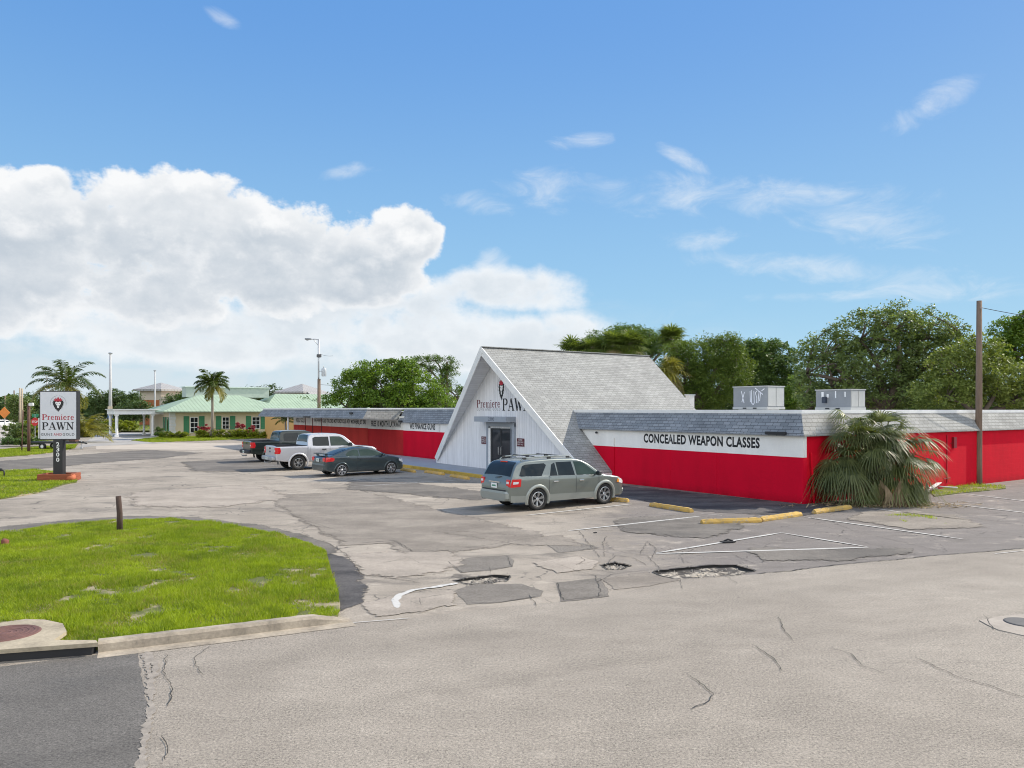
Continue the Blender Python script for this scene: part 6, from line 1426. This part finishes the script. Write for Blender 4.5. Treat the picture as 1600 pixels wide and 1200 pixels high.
# feather palms
def feather_palm(name, label, base, h, nf, L, seed, m=PALMG, trunk_r=.17, leaf=.55, droop=1.0, low=-35, w=.035, dead=0, trunk=True, crown=False, cat='palm tree'):
    rs = np.random.RandomState(seed); base = Vector(base); o = empty(name, base, 0, label, cat); V = []; VY = []; mb = MB()
    for i in range(nf):
        az = 2 * math.pi * (i * .382) + rs.uniform(-.3, .3); el = R(low + (85 - low) * ((i + .5) / nf) ** .9); hd = Vector((math.cos(az), math.sin(az), 0)); n = 16; pts = []; p = Vector((0, 0, h)); ang = el; l = L * rs.uniform(.85, 1.1)
        for k in range(n + 1):
            pts.append(p.copy()); p = p + (hd * math.cos(ang) + Vector((0, 0, math.sin(ang)))) * l / n; ang -= droop * R(115) / n * (.35 + 1.3 * k / n)
        mb.tube(pts, [.03 * (1 - .8 * k / n) for k in range(n + 1)], 4); sd_ = Vector((-math.sin(az), math.cos(az), 0)); tgt = VY if i < nf * .3 else V
        for k in range(2, n * 3):
            t = k / (n * 3); q = t * n; a = pts[int(q)].lerp(pts[min(n, int(q) + 1)], q - int(q)); tv = (pts[min(n, int(q) + 1)] - pts[int(q)]).normalized()
            for s_ in (1, -1):
                ll = leaf * math.sin(math.pi * (.12 + .8 * t)) * rs.uniform(.8, 1.1); dv = (sd_ * s_ * .8 + tv * .65 + Vector((0, 0, rs.uniform(-.75, .1)))).normalized(); e = a + dv * ll + Vector((0, 0, -.12 * ll)); wv = tv * w
                tgt.append([a - wv * .6, a.lerp(e, .55) - wv, e, a.lerp(e, .55) + wv])
    np_mesh('fronds', np.array([[tuple(p) for p in q] for q in V]), 4, m, o); 
    if VY: np_mesh('lower_fronds', np.array([[tuple(p) for p in q] for q in VY]), 4, PALMY if m is not LEAFYL else m, o)
    mb.build('midribs', MATS['palm_stem'], o)
    if trunk:
        mb = MB(); mb.smooth = True; mb.tube([(0, 0, 0), (.05, 0, h * .4), (0, 0, h * .85), (0, 0, h)], [trunk_r * 1.5, trunk_r, trunk_r * .9, trunk_r * .7], 10); mb.build('trunk', PALEBARK, o)
        if crown: mb = MB(); mb.smooth = True; mb.tube([(0, 0, h - .9), (0, 0, h - .4), (0, 0, h + .05)], [trunk_r * .9, trunk_r * 1.1, trunk_r * .6], 10); mb.build('crownshaft', mat('crownshaft_green', (.10, .17, .05), .5), o)
    return o
feather_palm('coconut_palm', 'coconut palm with arching yellow green fronds rising above the pylon sign', AT(104, 74), 5.6, 24, 3.9, 41, w=.055, leaf=.8, droop=.95)
feather_palm('areca_palm', 'yellow green clump palm just right of the pylon sign', AT(128, 76), .6, 30, 3.6, 42, PALMY, trunk=False, low=20, leaf=.7, w=.045, droop=.9)
feather_palm('foxtail_palm', 'single foxtail palm with slender trunk in front of the green roofed building', AT(331.5, 87), 6.1, 22, 2.6, 43, PALMG, .15, .75, .95, -30, .06, crown=True)
feather_palm('young_palm', 'young palm with spreading fronds under the left end of the canopy', AT(446, 74), 2.2, 12, 1.5, 44, PALMG, .09, .35, .8, 0, .03)

def hedge(name, label, px0, px1, d, py_top, py_bot, m, seed, n=60, leafs=.16, depth=1.1, cat='hedge', group=None, flowers=None):
    c = AT((px0 + px1) / 2, d); W_ = (px1 - px0) / F * d; z0, z1 = max(0, ZY(py_bot, d)), ZY(py_top, d); k = max(2, int(W_ / 1.0)); 
    ells = [((c.x - W_ / 2 + W_ * (i + .5) / k, c.y + rng.uniform(-.2, .2), (z1 + 0) / 2 * rng.uniform(.85, 1.0)), (W_ / k * .75, depth / 2, z1 / 2 * rng.uniform(.9, 1.08))) for i in range(k)]
    o = tree(name, label, c, ells, n, 60, .26, leafs, m, seed, .04, cat=cat, group=group, limbs=6, shell=.3, fork=(c.x, c.y, z1 * .3))
    if flowers:
        rs = np.random.RandomState(seed + 50); cl = clusters([(e[0], (e[1][0], e[1][1], e[1][2] * 1.05)) for e in ells], 60, rs, .9); C = np.repeat(cl[:, :3], 8, 0) + rs.normal(0, .06, (len(cl) * 8, 3)); np_mesh('flowers', leaf_quads(C, .1, rs) - np.array(c), 4, flowers, o)
    return o
hedge('croton_hedge', 'short clipped yellow green hedge at the left corner of the green roofed building', 254, 290, 86, 674, 686, LEAFYL, 51, 60, .18)
hedge('croton_hedge', 'long clipped yellow green hedge below the shuttered windows', 309, 428, 87, 671, 683, LEAFYL, 52, 220, .18)
hedge('red_shrub', 'dark red leaved shrub left of the foxtail palm', 311, 324, 89, 662, 675, LEAFR, 53, 22, .2, cat='shrub'); hedge('red_shrub', 'pink red shrub between the two right hand shuttered windows', 368, 384, 89, 660, 673, LEAFR, 54, 24, .2, cat='shrub')
hedge('red_shrub', 'small crimson shrub under the rightmost shuttered window', 391, 399, 89, 663, 673, LEAFR, 56, 14, .2, cat='shrub'); hedge('green_shrub', 'dark green shrub at the porch end of the building', 245, 256, 88, 668, 686, LEAFD, 55, 30, .18, cat='shrub')
hedge('roadside_hedge', 'dark clipped hedge on the verge at the far left', 3, 62, 68, 682, 697, LEAFD, 57, 140, .14)
hedge('mangrove_scrub', 'bright yellow green scrub beyond the driveway', 118, 208, 118, 655, 672, LEAFYL, 58, 260, .32, 4, cat='scrub')
hedge('roadside_bush', 'loose grey green bushes beside the street at the far left', 8, 45, 82, 658, 682, LEAFO, 59, 90, .2, 2, cat='bush'); hedge('roadside_bush', 'yellow green bush behind the brown wooden posts', 40, 66, 90, 655, 680, LEAFYL, 60, 80, .24, 2, cat='bush')
# distant trees
for (px0, px1, py, d, sd_, lab, m_) in [(140, 215, 607, 150, 61, 'dark round topped trees between the tall pole and the brick tower', LEAFFAR), (186, 232, 632, 140, 62, 'dark low tree in front of the brick tower', LEAFFAR), (15, 48, 618, 130, 63, 'brownish green roadside tree near the orange sign', LEAFO), (38, 64, 612, 190, 64, 'round dark tree on the skyline behind the posts', LEAFFAR),
                                        (262, 292, 614, 150, 65, 'small trees beside the brick tower on the skyline', LEAFFAR), (366, 432, 603, 175, 66, 'dark pines on the skyline right of the foxtail palm', LEAFFAR), (0, 18, 628, 240, 67, 'far hazy trees where the street meets the horizon', LEAFFAR), (280, 300, 612, 140, 68, 'small dark tree left of the green roof screen', LEAFD), (428, 470, 626, 130, 69, 'low palms and shrubs in front of the far plaza', LEAFO), (470, 515, 624, 110, 70, 'low dark trees behind the end of the shop roof', LEAFD), (715, 735, 604, 100, 71, 'low green tree close to the left edge of the entrance roof', LEAFD)]:
    k = d / F; n_ = max(2, int((px1 - px0) / 14)); rr = (px1 - px0) / n_ * .75
    ells = [EL(px0 + (px1 - px0) * (i + .5) / n_, py + 12 + rng.uniform(-3, 5), rr, 12, d) for i in range(n_)] + [EL(px0 + (px1 - px0) * (i + .5) / n_, 642, rr * 1.1, 18, d) for i in range(n_)]
    tree('distant_tree', lab, base_at((px0 + px1) / 2, d), ells, 60 * n_, 34, .9 * d / 130, .36 * d / 130, m_, sd_, .2, group=None, limbs=6)
# far wood along the horizon
rs = np.random.RandomState(77); n = 52000; az = rs.uniform(R(-50), R(50), n); rr = 330 + rs.uniform(0, 60, n); hh = 5 + 2.5 * vnoise(az * 400, az * 0, 7, 4) + 2 * vnoise(az * 400, az * 0, 2.3, 5)
C = np.stack([np.sin(az) * rr, np.cos(az) * rr, hh * rs.uniform(0, 1, n) ** .7], 1)
o = np_mesh('far_wood', leaf_quads(C, 2.2, rs, .8), 4, LEAFFAR); tag(o, 'band of far dark trees along the horizon', 'wood', kind='stuff')

# ------------------------------------------------------------ poles, signs, small things
def pole(name, label, px, d, ztop, r0, r1, m, cat='pole', group=None, lean=0.0):
    b_ = AT(px, d); o = empty(name, b_, 0, label, cat, group); mb = MB(); mb.smooth = True; mb.tube([(0, 0, -.1), (lean * .5, 0, ztop / 2), (lean, 0, ztop)], [r0, (r0 + r1) / 2, r1], 14); mb.build('shaft', m, o); return o
b_ = G(1529, 757); up = empty('utility_pole', b_, 0, 'tall weathered wooden utility pole standing in weeds by the right wing', 'utility pole')
mb = MB(); mb.smooth = True; zt = ZY(470, b_.y); mb.tube([(0, 0, -.2), (0, 0, 1.0), (.02, 0, zt * .6), (.03, 0, zt)], [.15, .14, .125, .105], 16); mb.build('shaft', WOOD, up)
mb = MB(); mb.tube([(.03, -.12, zt - .35), (.03, -.25, zt - .33)], .025, 6); mb.build('hook', STEEL, up)
mb = MB(); mb.tube([(-.12, -.05, zt - .1 - 5.3), (-.4, -.02, zt - 5.6), (-.55, 0, zt - 6.2), (-.42, 0, zt - 6.4)], .012, 5); mb.build('loose_wire', BPLAST, up)
def wire(name, a, b, sag, r, label, m=None):
    a, b = Vector(a), Vector(b); mb = MB(); mb.tube([a.lerp(b, i / 20) + Vector((0, 0, -sag * 4 * (i / 20) * (1 - i / 20))) - a for i in range(21)], r, 5); o = mb.build(name, m or BPLAST, None, loc=a); return tag(o, label, 'wire')
wire('overhead_wire', b_ + Vector((.03, -.2, zt - .33)), b_ + Vector((16, 6, zt - .6)), .35, .014, 'thin overhead wire running right from the wooden utility pole')
# street lamp pole behind the left wing
d = 86; lp = empty('street_lamp', AT(498.5, d), 0, 'tall wooden street lamp pole carrying a transformer behind the left wing', 'street lamp'); zt = ZY(530, d)
mb = MB(); mb.smooth = True; mb.tube([(0, 0, -.1), (0, 0, zt * .6)], [.22, .18], 12); mb.build('wooden_shaft', WOOD, lp); mb = MB(); mb.smooth = True; mb.tube([(-.05, 0, zt * .55), (-.05, 0, zt)], .09, 10); mb.build('steel_extension', STEEL, lp)
mb = MB(); mb.tube([(-.05, 0, zt - .05), (-.45, -.02, zt), (-.9, -.04, zt + .0)], .05, 8); mb.tube([(-.05, 0, zt - .75), (-.6, -.03, zt - .05)], .035, 6); mb.build('arm', STEEL, lp)
mb = MB(); mb.box((-1.2, -.04, zt + .02), (.75, .34, .18), 0, .06); mb.lathe([(0, -.12), (.12, -.1), (.16, 0)], (-1.3, -.04, zt - .04), 'z', 14); mb.build('lamp_head', mat('lamp_grey', (.25, .26, .27), .5, .4), lp)
mb = MB(); mb.smooth = True; mb.lathe([(0, 0), (.24, 0), (.27, .05), (.27, .8), (.24, .88), (0, .9)], (.55, 0, ZY(588, d)), 'z', 18); mb.tube([(0, 0, ZY(580, d)), (.4, 0, ZY(580, d))], .05, 6); mb.tube([(.5, 0, ZY(576, d)), (.5, 0, ZY(571, d))], .05, 6); mb.build('transformer', mat('transformer_grey', (.45, .47, .48), .5, .3), lp)
mb = MB(); mb.box((0, 0, ZY(556, d)), (.5, .3, .35), 0, .05); mb.build('bracket', mat('dark_bracket', (.08, .08, .08), .6), lp)
wire('overhead_wire', AT(500, d, ZY(601, d)), AT(720, 95, ZY(600, 95)), .3, .02, 'overhead wire crossing in front of the big leafy tree')
wire('overhead_wire', AT(500, d, ZY(553, d)), AT(520, 78, ZY(556, 78)), .1, .015, 'short loose wires beside the street lamp pole')
d = 84; o = pole('utility_pole', 'grey wooden pole in front of the pine left of the entrance roof', 698.5, d, ZY(565, d), .13, .1, WOOD, 'utility pole'); mb = MB(); mb.smooth = True; mb.lathe([(0, 0), (.2, 0), (.22, .1), (.22, .7), (0, .8)], (.28, 0, ZY(627, d)), 'z', 14); mb.build('transformer', DULLWHITE, o)
o = pole('tall_light_pole', 'tallest grey light pole standing in the yellow scrub on the left', 172.5, 118, ZY(553, 118), .3, .14, mat('pole_grey', (.42, .42, .42), .6), 'light pole'); mb = MB(); mb.box((0, 0, ZY(552, 118)), (.5, .5, .25), 0, .08); mb.build('lamp_head', STEEL, o)
for z_, cc in ((ZY(650, 118), 'blue_band'), (ZY(640, 118), 'notice')):
    mb = MB(); mb.box((0.1, -.3, z_), (.7, .06, .7 if cc != 'notice' else 1.0)); mb.build(cc, mat('pole_blue', (.10, .18, .35), .6) if cc == 'blue_band' else mat('pole_cream', (.6, .5, .38), .6), o)
o = pole('light_pole', 'slender grey light pole in front of the brick tower', 242, 125, ZY(580, 125), .16, .1, MATS['pole_grey'], 'light pole'); mb = MB(); mb.box((0, 0, ZY(579, 125)), (.35, .35, .2), 0, .06); mb.build('lamp_head', STEEL, o)
pole('light_pole', 'thin grey pole rising behind the left fronds of the coconut palm', 73, 110, ZY(588, 110), .12, .08, MATS['pole_grey'], 'light pole')
for px, d, pt, lab in ((8, 150, 618, 'wooden pole nearest the left edge of the picture'), (22, 150, 610, 'first far wooden pole left of the paired poles'), (31, 120, 606, 'left one of two pale wooden poles by the street'), (34.5, 110, 607, 'right one of two pale wooden poles by the street')):
    pole('utility_pole', lab, px, d, ZY(pt, d), .16, .11, WOOD if px < 30 else mat('pale_wood', (.38, .31, .22), .9, var=.2), 'utility pole', 'distant utility poles along the street')
# pylon sign
pc = G(93, 750.5); ps = empty('pylon_sign', pc, R(4), 'white framed shop sign with lion emblem on a black post numbered 2300', 'sign')
mb = MB(); mb.box((0, 0, 1.0), (.42, .3, 2.1), 0, .01); mb.build('post', BLACK, ps)
bz0, bz1 = ZY(687, pc.y), ZY(611, pc.y); bw = 56.5 / F * pc.y
mb = MB(); mb.box((.02, 0, (bz0 + bz1) / 2), (bw, .28, bz1 - bz0)); bx = mb.build('cabinet', BLACK, ps)
mb = MB(); mb.box((.02, -.145, (bz0 + bz1) / 2), (bw - .08, .02, bz1 - bz0 - .08)); mb.build('panel', mat('sign_panel', (.60, .61, .64), .35, var=.03), bx)
fy = -.160; x0 = .02 - bw / 2; H_ = bz1 - bz0
Lm = [MB(), MB(), MB(), MB()]; lion(Lm, (.02, fy, bz1 - H_ * .255), (1, 0, 0), (0, 0, 1), .64)
em = Lm[0].build('emblem', BLACKTXT, bx)
for q_, m_, n_ in ((Lm[1], WHITE, 'face'), (Lm[2], REDTXT, 'crown'), (Lm[3], GREYTXT, 'ring')): q_.build(n_, m_, em)
mb = MB(); vs, fs = serif('Premiere', .25, bw * .86); put2d(mb, vs, fs, (x0 + bw * .07, fy, bz0 + H_ * .41), (1, 0, 0), (0, 0, 1)); mb.build('lettering', REDTXT, bx)
mb = MB(); vs, fs = serif('PAWN', .33, bw * .86); put2d(mb, vs, fs, (x0 + bw * .07, fy, bz0 + H_ * .21), (1, 0, 0), (0, 0, 1)); mb.build('lettering', BLACKTXT, bx)
for s_, xa, wa, mm in (('GUNS', .045, .30, BLACKTXT), ('AND', .375, .22, REDTXT), ('GOLD', .62, .31, BLACKTXT)):
    mb = MB(); vs, fs = txt(s_, .115, bw * wa, .004, 1.2); put2d(mb, vs, fs, (x0 + bw * xa, fy, bz0 + H_ * .085), (1, 0, 0), (0, 0, 1)); mb.build('lettering', mm, bx)
for i, ch in enumerate('2300'):
    mb = MB(); vs, fs = txt(ch, .19, .14, .02); put2d(mb, vs, fs, (-.07, -.156, bz0 - .30 - i * .235), (1, 0, 0), (0, 0, 1)); mb.build('number', WHITE, ps)
TERRA = mat('terracotta_timber', (.26, .07, .03), .85, var=.25, scale=3, stretch=(1, 6, 6))
pl = empty('planter_box', pc + Vector((.05, -.1, 0)), R(10), 'low orange brown timber box round the foot of the pylon sign', 'planter')
for k in range(2):
    for (x, y, sx, sy) in ((0, -.5, 1.45, .14), (0, .5, 1.45, .14), (-.68, 0, .14, .86), (.68, 0, .14, .86)):
        mb = MB(); mb.box((x, y, .09 + k * .16), (sx - .02 * k, sy, .155), 0, .015); mb.build('timber', TERRA, pl)
mb = MB(); mb.smooth = True; mb.tube([(.66, -.60, .10), (.66, -.28, .2)], .15, 12); mb.build('log_end', mat('log_orange', (.42, .12, .05), .8), pl)
# bollards
bp = G(187, 829, .07); bo = empty('wooden_bollard', bp, 0, 'upright weathered wooden post standing in the near grass island', 'bollard'); mb = MB(); mb.smooth = True; hb = ZY(775, bp.y) - .07; mb.tube([(0, 0, -.05), (.0, 0, hb * .5), (-.035, 0, hb - .01)], [.075, .07, .066], 14); mb.tube([(-.035, 0, hb - .01), (-.036, 0, hb)], [.066, .05], 14); mb.build('shaft', mat('bollard_wood', (.07, .045, .035), .95, var=.45, scale=3, bump=.8, bscale=24, stretch=(5, 5, .6)), bo)
sp_ = G(8, 852, .07); st = empty('post_stump', sp_, 0, 'short reddish post stump at the left edge of the near grass island', 'stump'); mb = MB(); mb.smooth = True; mb.tube([(0, 0, -.05), (0, 0, .12), (.01, 0, .14)], [.085, .08, .05], 14); mb.build('stump', mat('stump_wood', (.17, .06, .04), .95, var=.4, scale=5), st)
for px, py, zt_, m_, lab in ((34, 706, 2.55, BROWNPOST, 'thin dark leaning steel post'), (45, 707, 3.55, BROWNPOST, 'thick brown wooden post')):
    q = G(px, py); pole('sign_post', lab + ' on the turf strip left of the pylon sign', px, q.y, ZY(631 if px == 45 else 640, q.y), .045 if px == 34 else .11, .035 if px == 34 else .1, m_, 'post', lean=.1 if px == 34 else 0)
mb = MB(); q = G(45, 707); mb.box((0, 0, 0), (.35, .2, .25), 0, .04); o = mb.build('floodlight', DULLWHITE, None, loc=(q.x + .25, q.y - .1, ZY(632, q.y))); tag(o, 'small white floodlight fixed to the top of the brown wooden post', 'floodlight')
# stop sign seen with street name blade
q = G(55, 692); sg = empty('stop_sign', q, 0, 'red and white stop sign under a green street name blade left of the pylon sign', 'road sign'); zc = ZY(659, q.y)
mb = MB(); mb.tube([(0, 0, 0), (0, 0, ZY(647, q.y))], .04, 8); mb.build('post', STEEL, sg)
mb = MB(); mb.prism([(.38 * math.cos(R(22.5 + 45 * i)), -.05, zc + .42 * math.sin(R(22.5 + 45 * i))) for i in range(8)], (0, .02, 0)); pl_ = mb.build('plate', mat('stop_red', (.55, .02, .02), .5), sg)
mb = MB(); vs, fs = txt('STOP', .22, .56, .02); put2d(mb, vs, fs, (-.28, -.056, zc - .11), (1, 0, 0), (0, 0, 1)); mb.build('lettering', WHITE, pl_)
mb = MB(); mb.box((0, 0, ZY(649, q.y)), (.62, .03, .30)); mb.build('street_blade', mat('blade_green', (.01, .22, .10), .5), sg)
q = AT(6.5, 105); dg = empty('warning_sign', q, 0, 'orange diamond roadwork sign at the far left edge', 'road sign'); zc = ZY(645, 105)
mb = MB(); mb.prism([(-.8, 0, zc), (0, 0, zc - .8), (.8, 0, zc), (0, 0, zc + .8)], (0, .05, 0)); mb.build('plate', mat('sign_orange', (.62, .20, .03), .6), dg); mb = MB(); mb.tube([(0, .08, 0), (0, .08, zc)], .05, 6); mb.build('post', STEEL, dg)
# trailer sign behind the pylon
q = G(55, 704.5); tr = empty('sign_trailer', G(78, 702), R(-2), 'towable white message board trailer parked behind the pylon sign', 'trailer'); d = G(78, 702).y; k = d / F
def tx(px): return (px - 78) * k
mb = MB(); mb.box(((tx(59) + tx(121)) / 2, .1, ZY(669, d)), (tx(121) - tx(59), .18, 32 * k)); brd = mb.build('board', DULLWHITE, tr)
mb = MB(); mb.box(((tx(61) + tx(80)) / 2, .1, ZY(646, d)), (tx(80) - tx(61), .14, 13 * k)); mb.build('board_top', mat('pale_blue_white', (.5, .55, .58), .6), tr)
for s_, px, py in (('B', 62.5, 647), ('I', 62, 671), ('M', 62, 679)): pass
mb = MB(); mb.box((tx(72), -.02, ZY(669.5, d)), (.0, .0, .0)) if False else mb.box((tx(63.5), .0, ZY(670.5, d)), (2.6 * k, .02, 2.6 * k)); mb.build('red_mark', REDTXT, brd)
mb = MB(); mb.box(((tx(50) + tx(125)) / 2, .1, ZY(691, d)), (tx(125) - tx(50), 1.1, .12)); mb.tube([(tx(122), .1, ZY(690, d)), (tx(136), .1, ZY(693, d))], .06, 6); mb.build('chassis', BPLAST, tr)
for sd_ in (-.62, .82):
    mb = MB(); mb.smooth = True; O_ = (tx(74), sd_, 5.2 * k); r_ = 5.2 * k; mb.lathe([(r_ * .55, -.1), (r_ * .95, -.1), (r_, -.06), (r_, .06), (r_ * .95, .1), (r_ * .55, .1)], O_, 'y', 28, closed=True); w_ = mb.build('wheel', RUBBER, tr); mb = MB(); mb.lathe([(0, -.05), (r_ * .3, -.08), (r_ * .56, -.06), (r_ * .56, .06), (0, .04)], O_, 'y', 24); mb.build('rim', WHITE, w_)
mb = MB(); mb.tube([(tx(127), .1, 0.05), (tx(127), .1, ZY(688, d))], .04, 8); mb.lathe([(0, -.04), (.09, -.04), (.09, .04), (0, .04)], (tx(127), .1, .09), 'y', 16); mb.build('jockey_wheel', STEEL, tr)
mb = MB(); mb.box((tx(115), .1, ZY(686, d)), (.55, .5, .38)); mb.build('battery_box', BROWNPOST, tr)
# backflow pipe in the far grass
q = G(6, 745); bf = empty('backflow_pipe', q, 0, 'dark bent water pipe standing in the turf at the left edge', 'pipe'); mb = MB(); mb.smooth = True; mb.tube([(.02, 0, -.02), (.02, 0, .25), (-.03, 0, .31), (-.28, 0, .31), (-.34, 0, .26), (-.34, 0, 0)], .035, 8); mb.build('pipe', BPLAST, bf); mb = MB(); mb.box((-.15, 0, .36), (.14, .1, .1), 0, .02); mb.build('valve', BPLAST, bf)

# wheel stops
MW, g, b = newmat('worn_yellow_paint'); P = g.n('ShaderNodeTexCoord').outputs['Object']; sp = g.n('ShaderNodeSeparateXYZ'); g.put(sp.inputs[0], P)
n = g.noise(P, 7, 8, .75); n2 = g.noise(P, 2.2, 5, .7); c = g.mix(g.ss(n, .52, .62), (.52, .33, .085), (.36, .29, .19)); c = g.mix(g.m('MULTIPLY', g.ss(g.m('ADD', sp.outputs[2], g.m('MULTIPLY', n2, .08)), .075, .03), .8), c, (.14, .11, .07))
g.put(b.inputs['Base Color'], g.mix(1.0, c, gscale(g, g.lin(n2, .3, .7, .82, 1.12)), 'MULTIPLY')); b.inputs['Roughness'].default_value = .9; bump(g, b, n, .6, .01)
def wheel_stop(a, b, label, h=.14, w=.17):
    a, b = Vector(a), Vector(b); mid = (a + b) / 2; dv = b - a; L_ = dv.length; o = empty('wheel_stop', mid, math.atan2(dv.y, dv.x), label, 'wheel stop', 'yellow concrete wheel stops')
    mb = MB(); prof = [(-w / 2, 0), (w / 2, 0), (w / 2, h * .5), (w / 2 - .04, h), (-w / 2 + .04, h), (-w / 2, h * .5)]; vs = []; rs_ = random.Random(int(mid.x * 100))
    n = 14
    for i in range(n + 1):
        x = -L_ / 2 + L_ * i / n; e = .85 if i in (0, n) else 1
        for y, z in prof: vs.append((x + rs_.uniform(-.004, .004), y * (1 if z < .1 else e) + rs_.uniform(-.005, .005), z * e + (rs_.uniform(-.006, .004) if z else 0)))
    fs = [[0, 5, 4, 3, 2, 1], [n * 6 + k for k in range(6)]]
    for i in range(n):
        for k in range(6): fs.append([i * 6 + k, i * 6 + (k + 1) % 6, (i + 1) * 6 + (k + 1) % 6, (i + 1) * 6 + k])
    mb.add(vs, fs); mb.build('block', MW, o)
    for sx in (-.3, .3): mb = MB(); mb.lathe([(0, .004), (.02, .004), (.022, 0)], (L_ * sx, 0, h), 'z', 10); mb.build('anchor_pin', mat('rust', (.12, .06, .035), .9), o)
for (a, b_, lab) in [((1017, 791), (1081, 801), 'yellow wheel stop standing alone right of the sage grey SUV'), ((1096, 819), (1188, 816), 'long yellow wheel stop lying nearest the camera, left of a touching pair'), ((1189, 815), (1250, 806), 'yellow wheel stop touching the right end of the nearest one'), ((1272, 803), (1328, 795), 'yellow wheel stop just in front of the shaggy palm'), ((940, 782), (982, 785), 'yellow wheel stop at the front tyre of the sage grey SUV')]:
    wheel_stop(G(*a), G(*b_), lab)
for (a, b_, lab) in [((627, 735), (648, 738.5), 'faded yellow wheel stop at the nose of the slate coupe'), ((665, 738.5), (696, 743), 'faded yellow wheel stop in the middle of the empty bays by the kerb'), ((705, 745), (732, 749.5), 'faded yellow wheel stop nearest the shop doors')]:
    p, q = G(*a), G(*b_); dv = UH * (q - p).length; wheel_stop(p, p + (q - p).normalized() * min(1.9, max(1.4, (q - p).length)), lab)
# debris beside the palm
jk = [((1448, 770), (1492, 751), .05, 'pale grey board leaning on the junk pile right of the palm'), ((1440, 762), (1496, 766), .03, 'lowest white pipe of the junk pile'), ((1446, 766), (1478, 752), .03, 'white pipe lying across the junk pile'), ((1452, 757), (1494, 760), .04, 'long white strip on top of the junk pile'), ((1455, 773), (1470, 762), .03, 'short broken pale lath at the near end of the junk pile')]
for i, (a, b_, r_, lab) in enumerate(jk):
    a, b_ = G(*a), G(*b_); mid = (a + b_) / 2; mb = MB(); z_ = .05 + .05 * i
    if i in (1, 2): mb.smooth = True; mb.tube([a - mid, b_ - mid], r_, 8)
    else: mb.box((0, 0, 0), ((b_ - a).length, .16, .03), math.atan2((b_ - a).y, (b_ - a).x))
    o = mb.build('debris_board' if i not in (1, 2) else 'debris_pipe', DULLWHITE, None, loc=(mid.x, mid.y, z_)); tag(o, lab, 'debris', 'junk beside the palm')
rs = np.random.RandomState(9)
N = 700; c0 = G(1375, 790); P2 = np.stack([c0.x + rs.normal(0.2, 1.3, N), c0.y + rs.normal(-.15, .35, N), rs.uniform(.01, .10, N)], 1)
o = np_mesh('leaf_litter', leaf_quads(P2, .22, rs, .15, 1.5), 4, PALMD); tag(o, 'dry brown palm litter round the foot of the shaggy palm', 'litter', kind='stuff')
# rubber scrap lying on the painted triangle
q = G(1138, 848); mb = MB(); pts = [(-.22, -.03), (-.1, -.1), (.1, -.06), (.2, .02), (.08, .1), (-.08, .08)]; mb.prism([(x, y, 0) for x, y in pts], (0, 0, .03)); mb.tube([(-.1, .02, .03), (0, .03, .07), (.12, .02, .03)], .02, 6); o = mb.build('rubber_scrap', RUBBER, None, loc=(q.x, q.y, .01)); tag(o, 'black scrap of rubber lying on the painted triangle', 'scrap')
mb = MB(); mb.box((0, 0, .01), (.09, .06, .02), .4, .005); q = G(930, 833); o = mb.build('small_scrap', RUBBER, None, loc=(q.x, q.y, .005)); tag(o, 'tiny dark scrap on the lot left of the painted triangle', 'scrap')

# ------------------------------------------------------------ render settings
scene.render.engine = 'CYCLES'
scene.cycles.pixel_filter_type = 'BLACKMAN_HARRIS'; scene.cycles.filter_width = 1.05
scene.cycles.max_bounces = 6; scene.cycles.transparent_max_bounces = 8
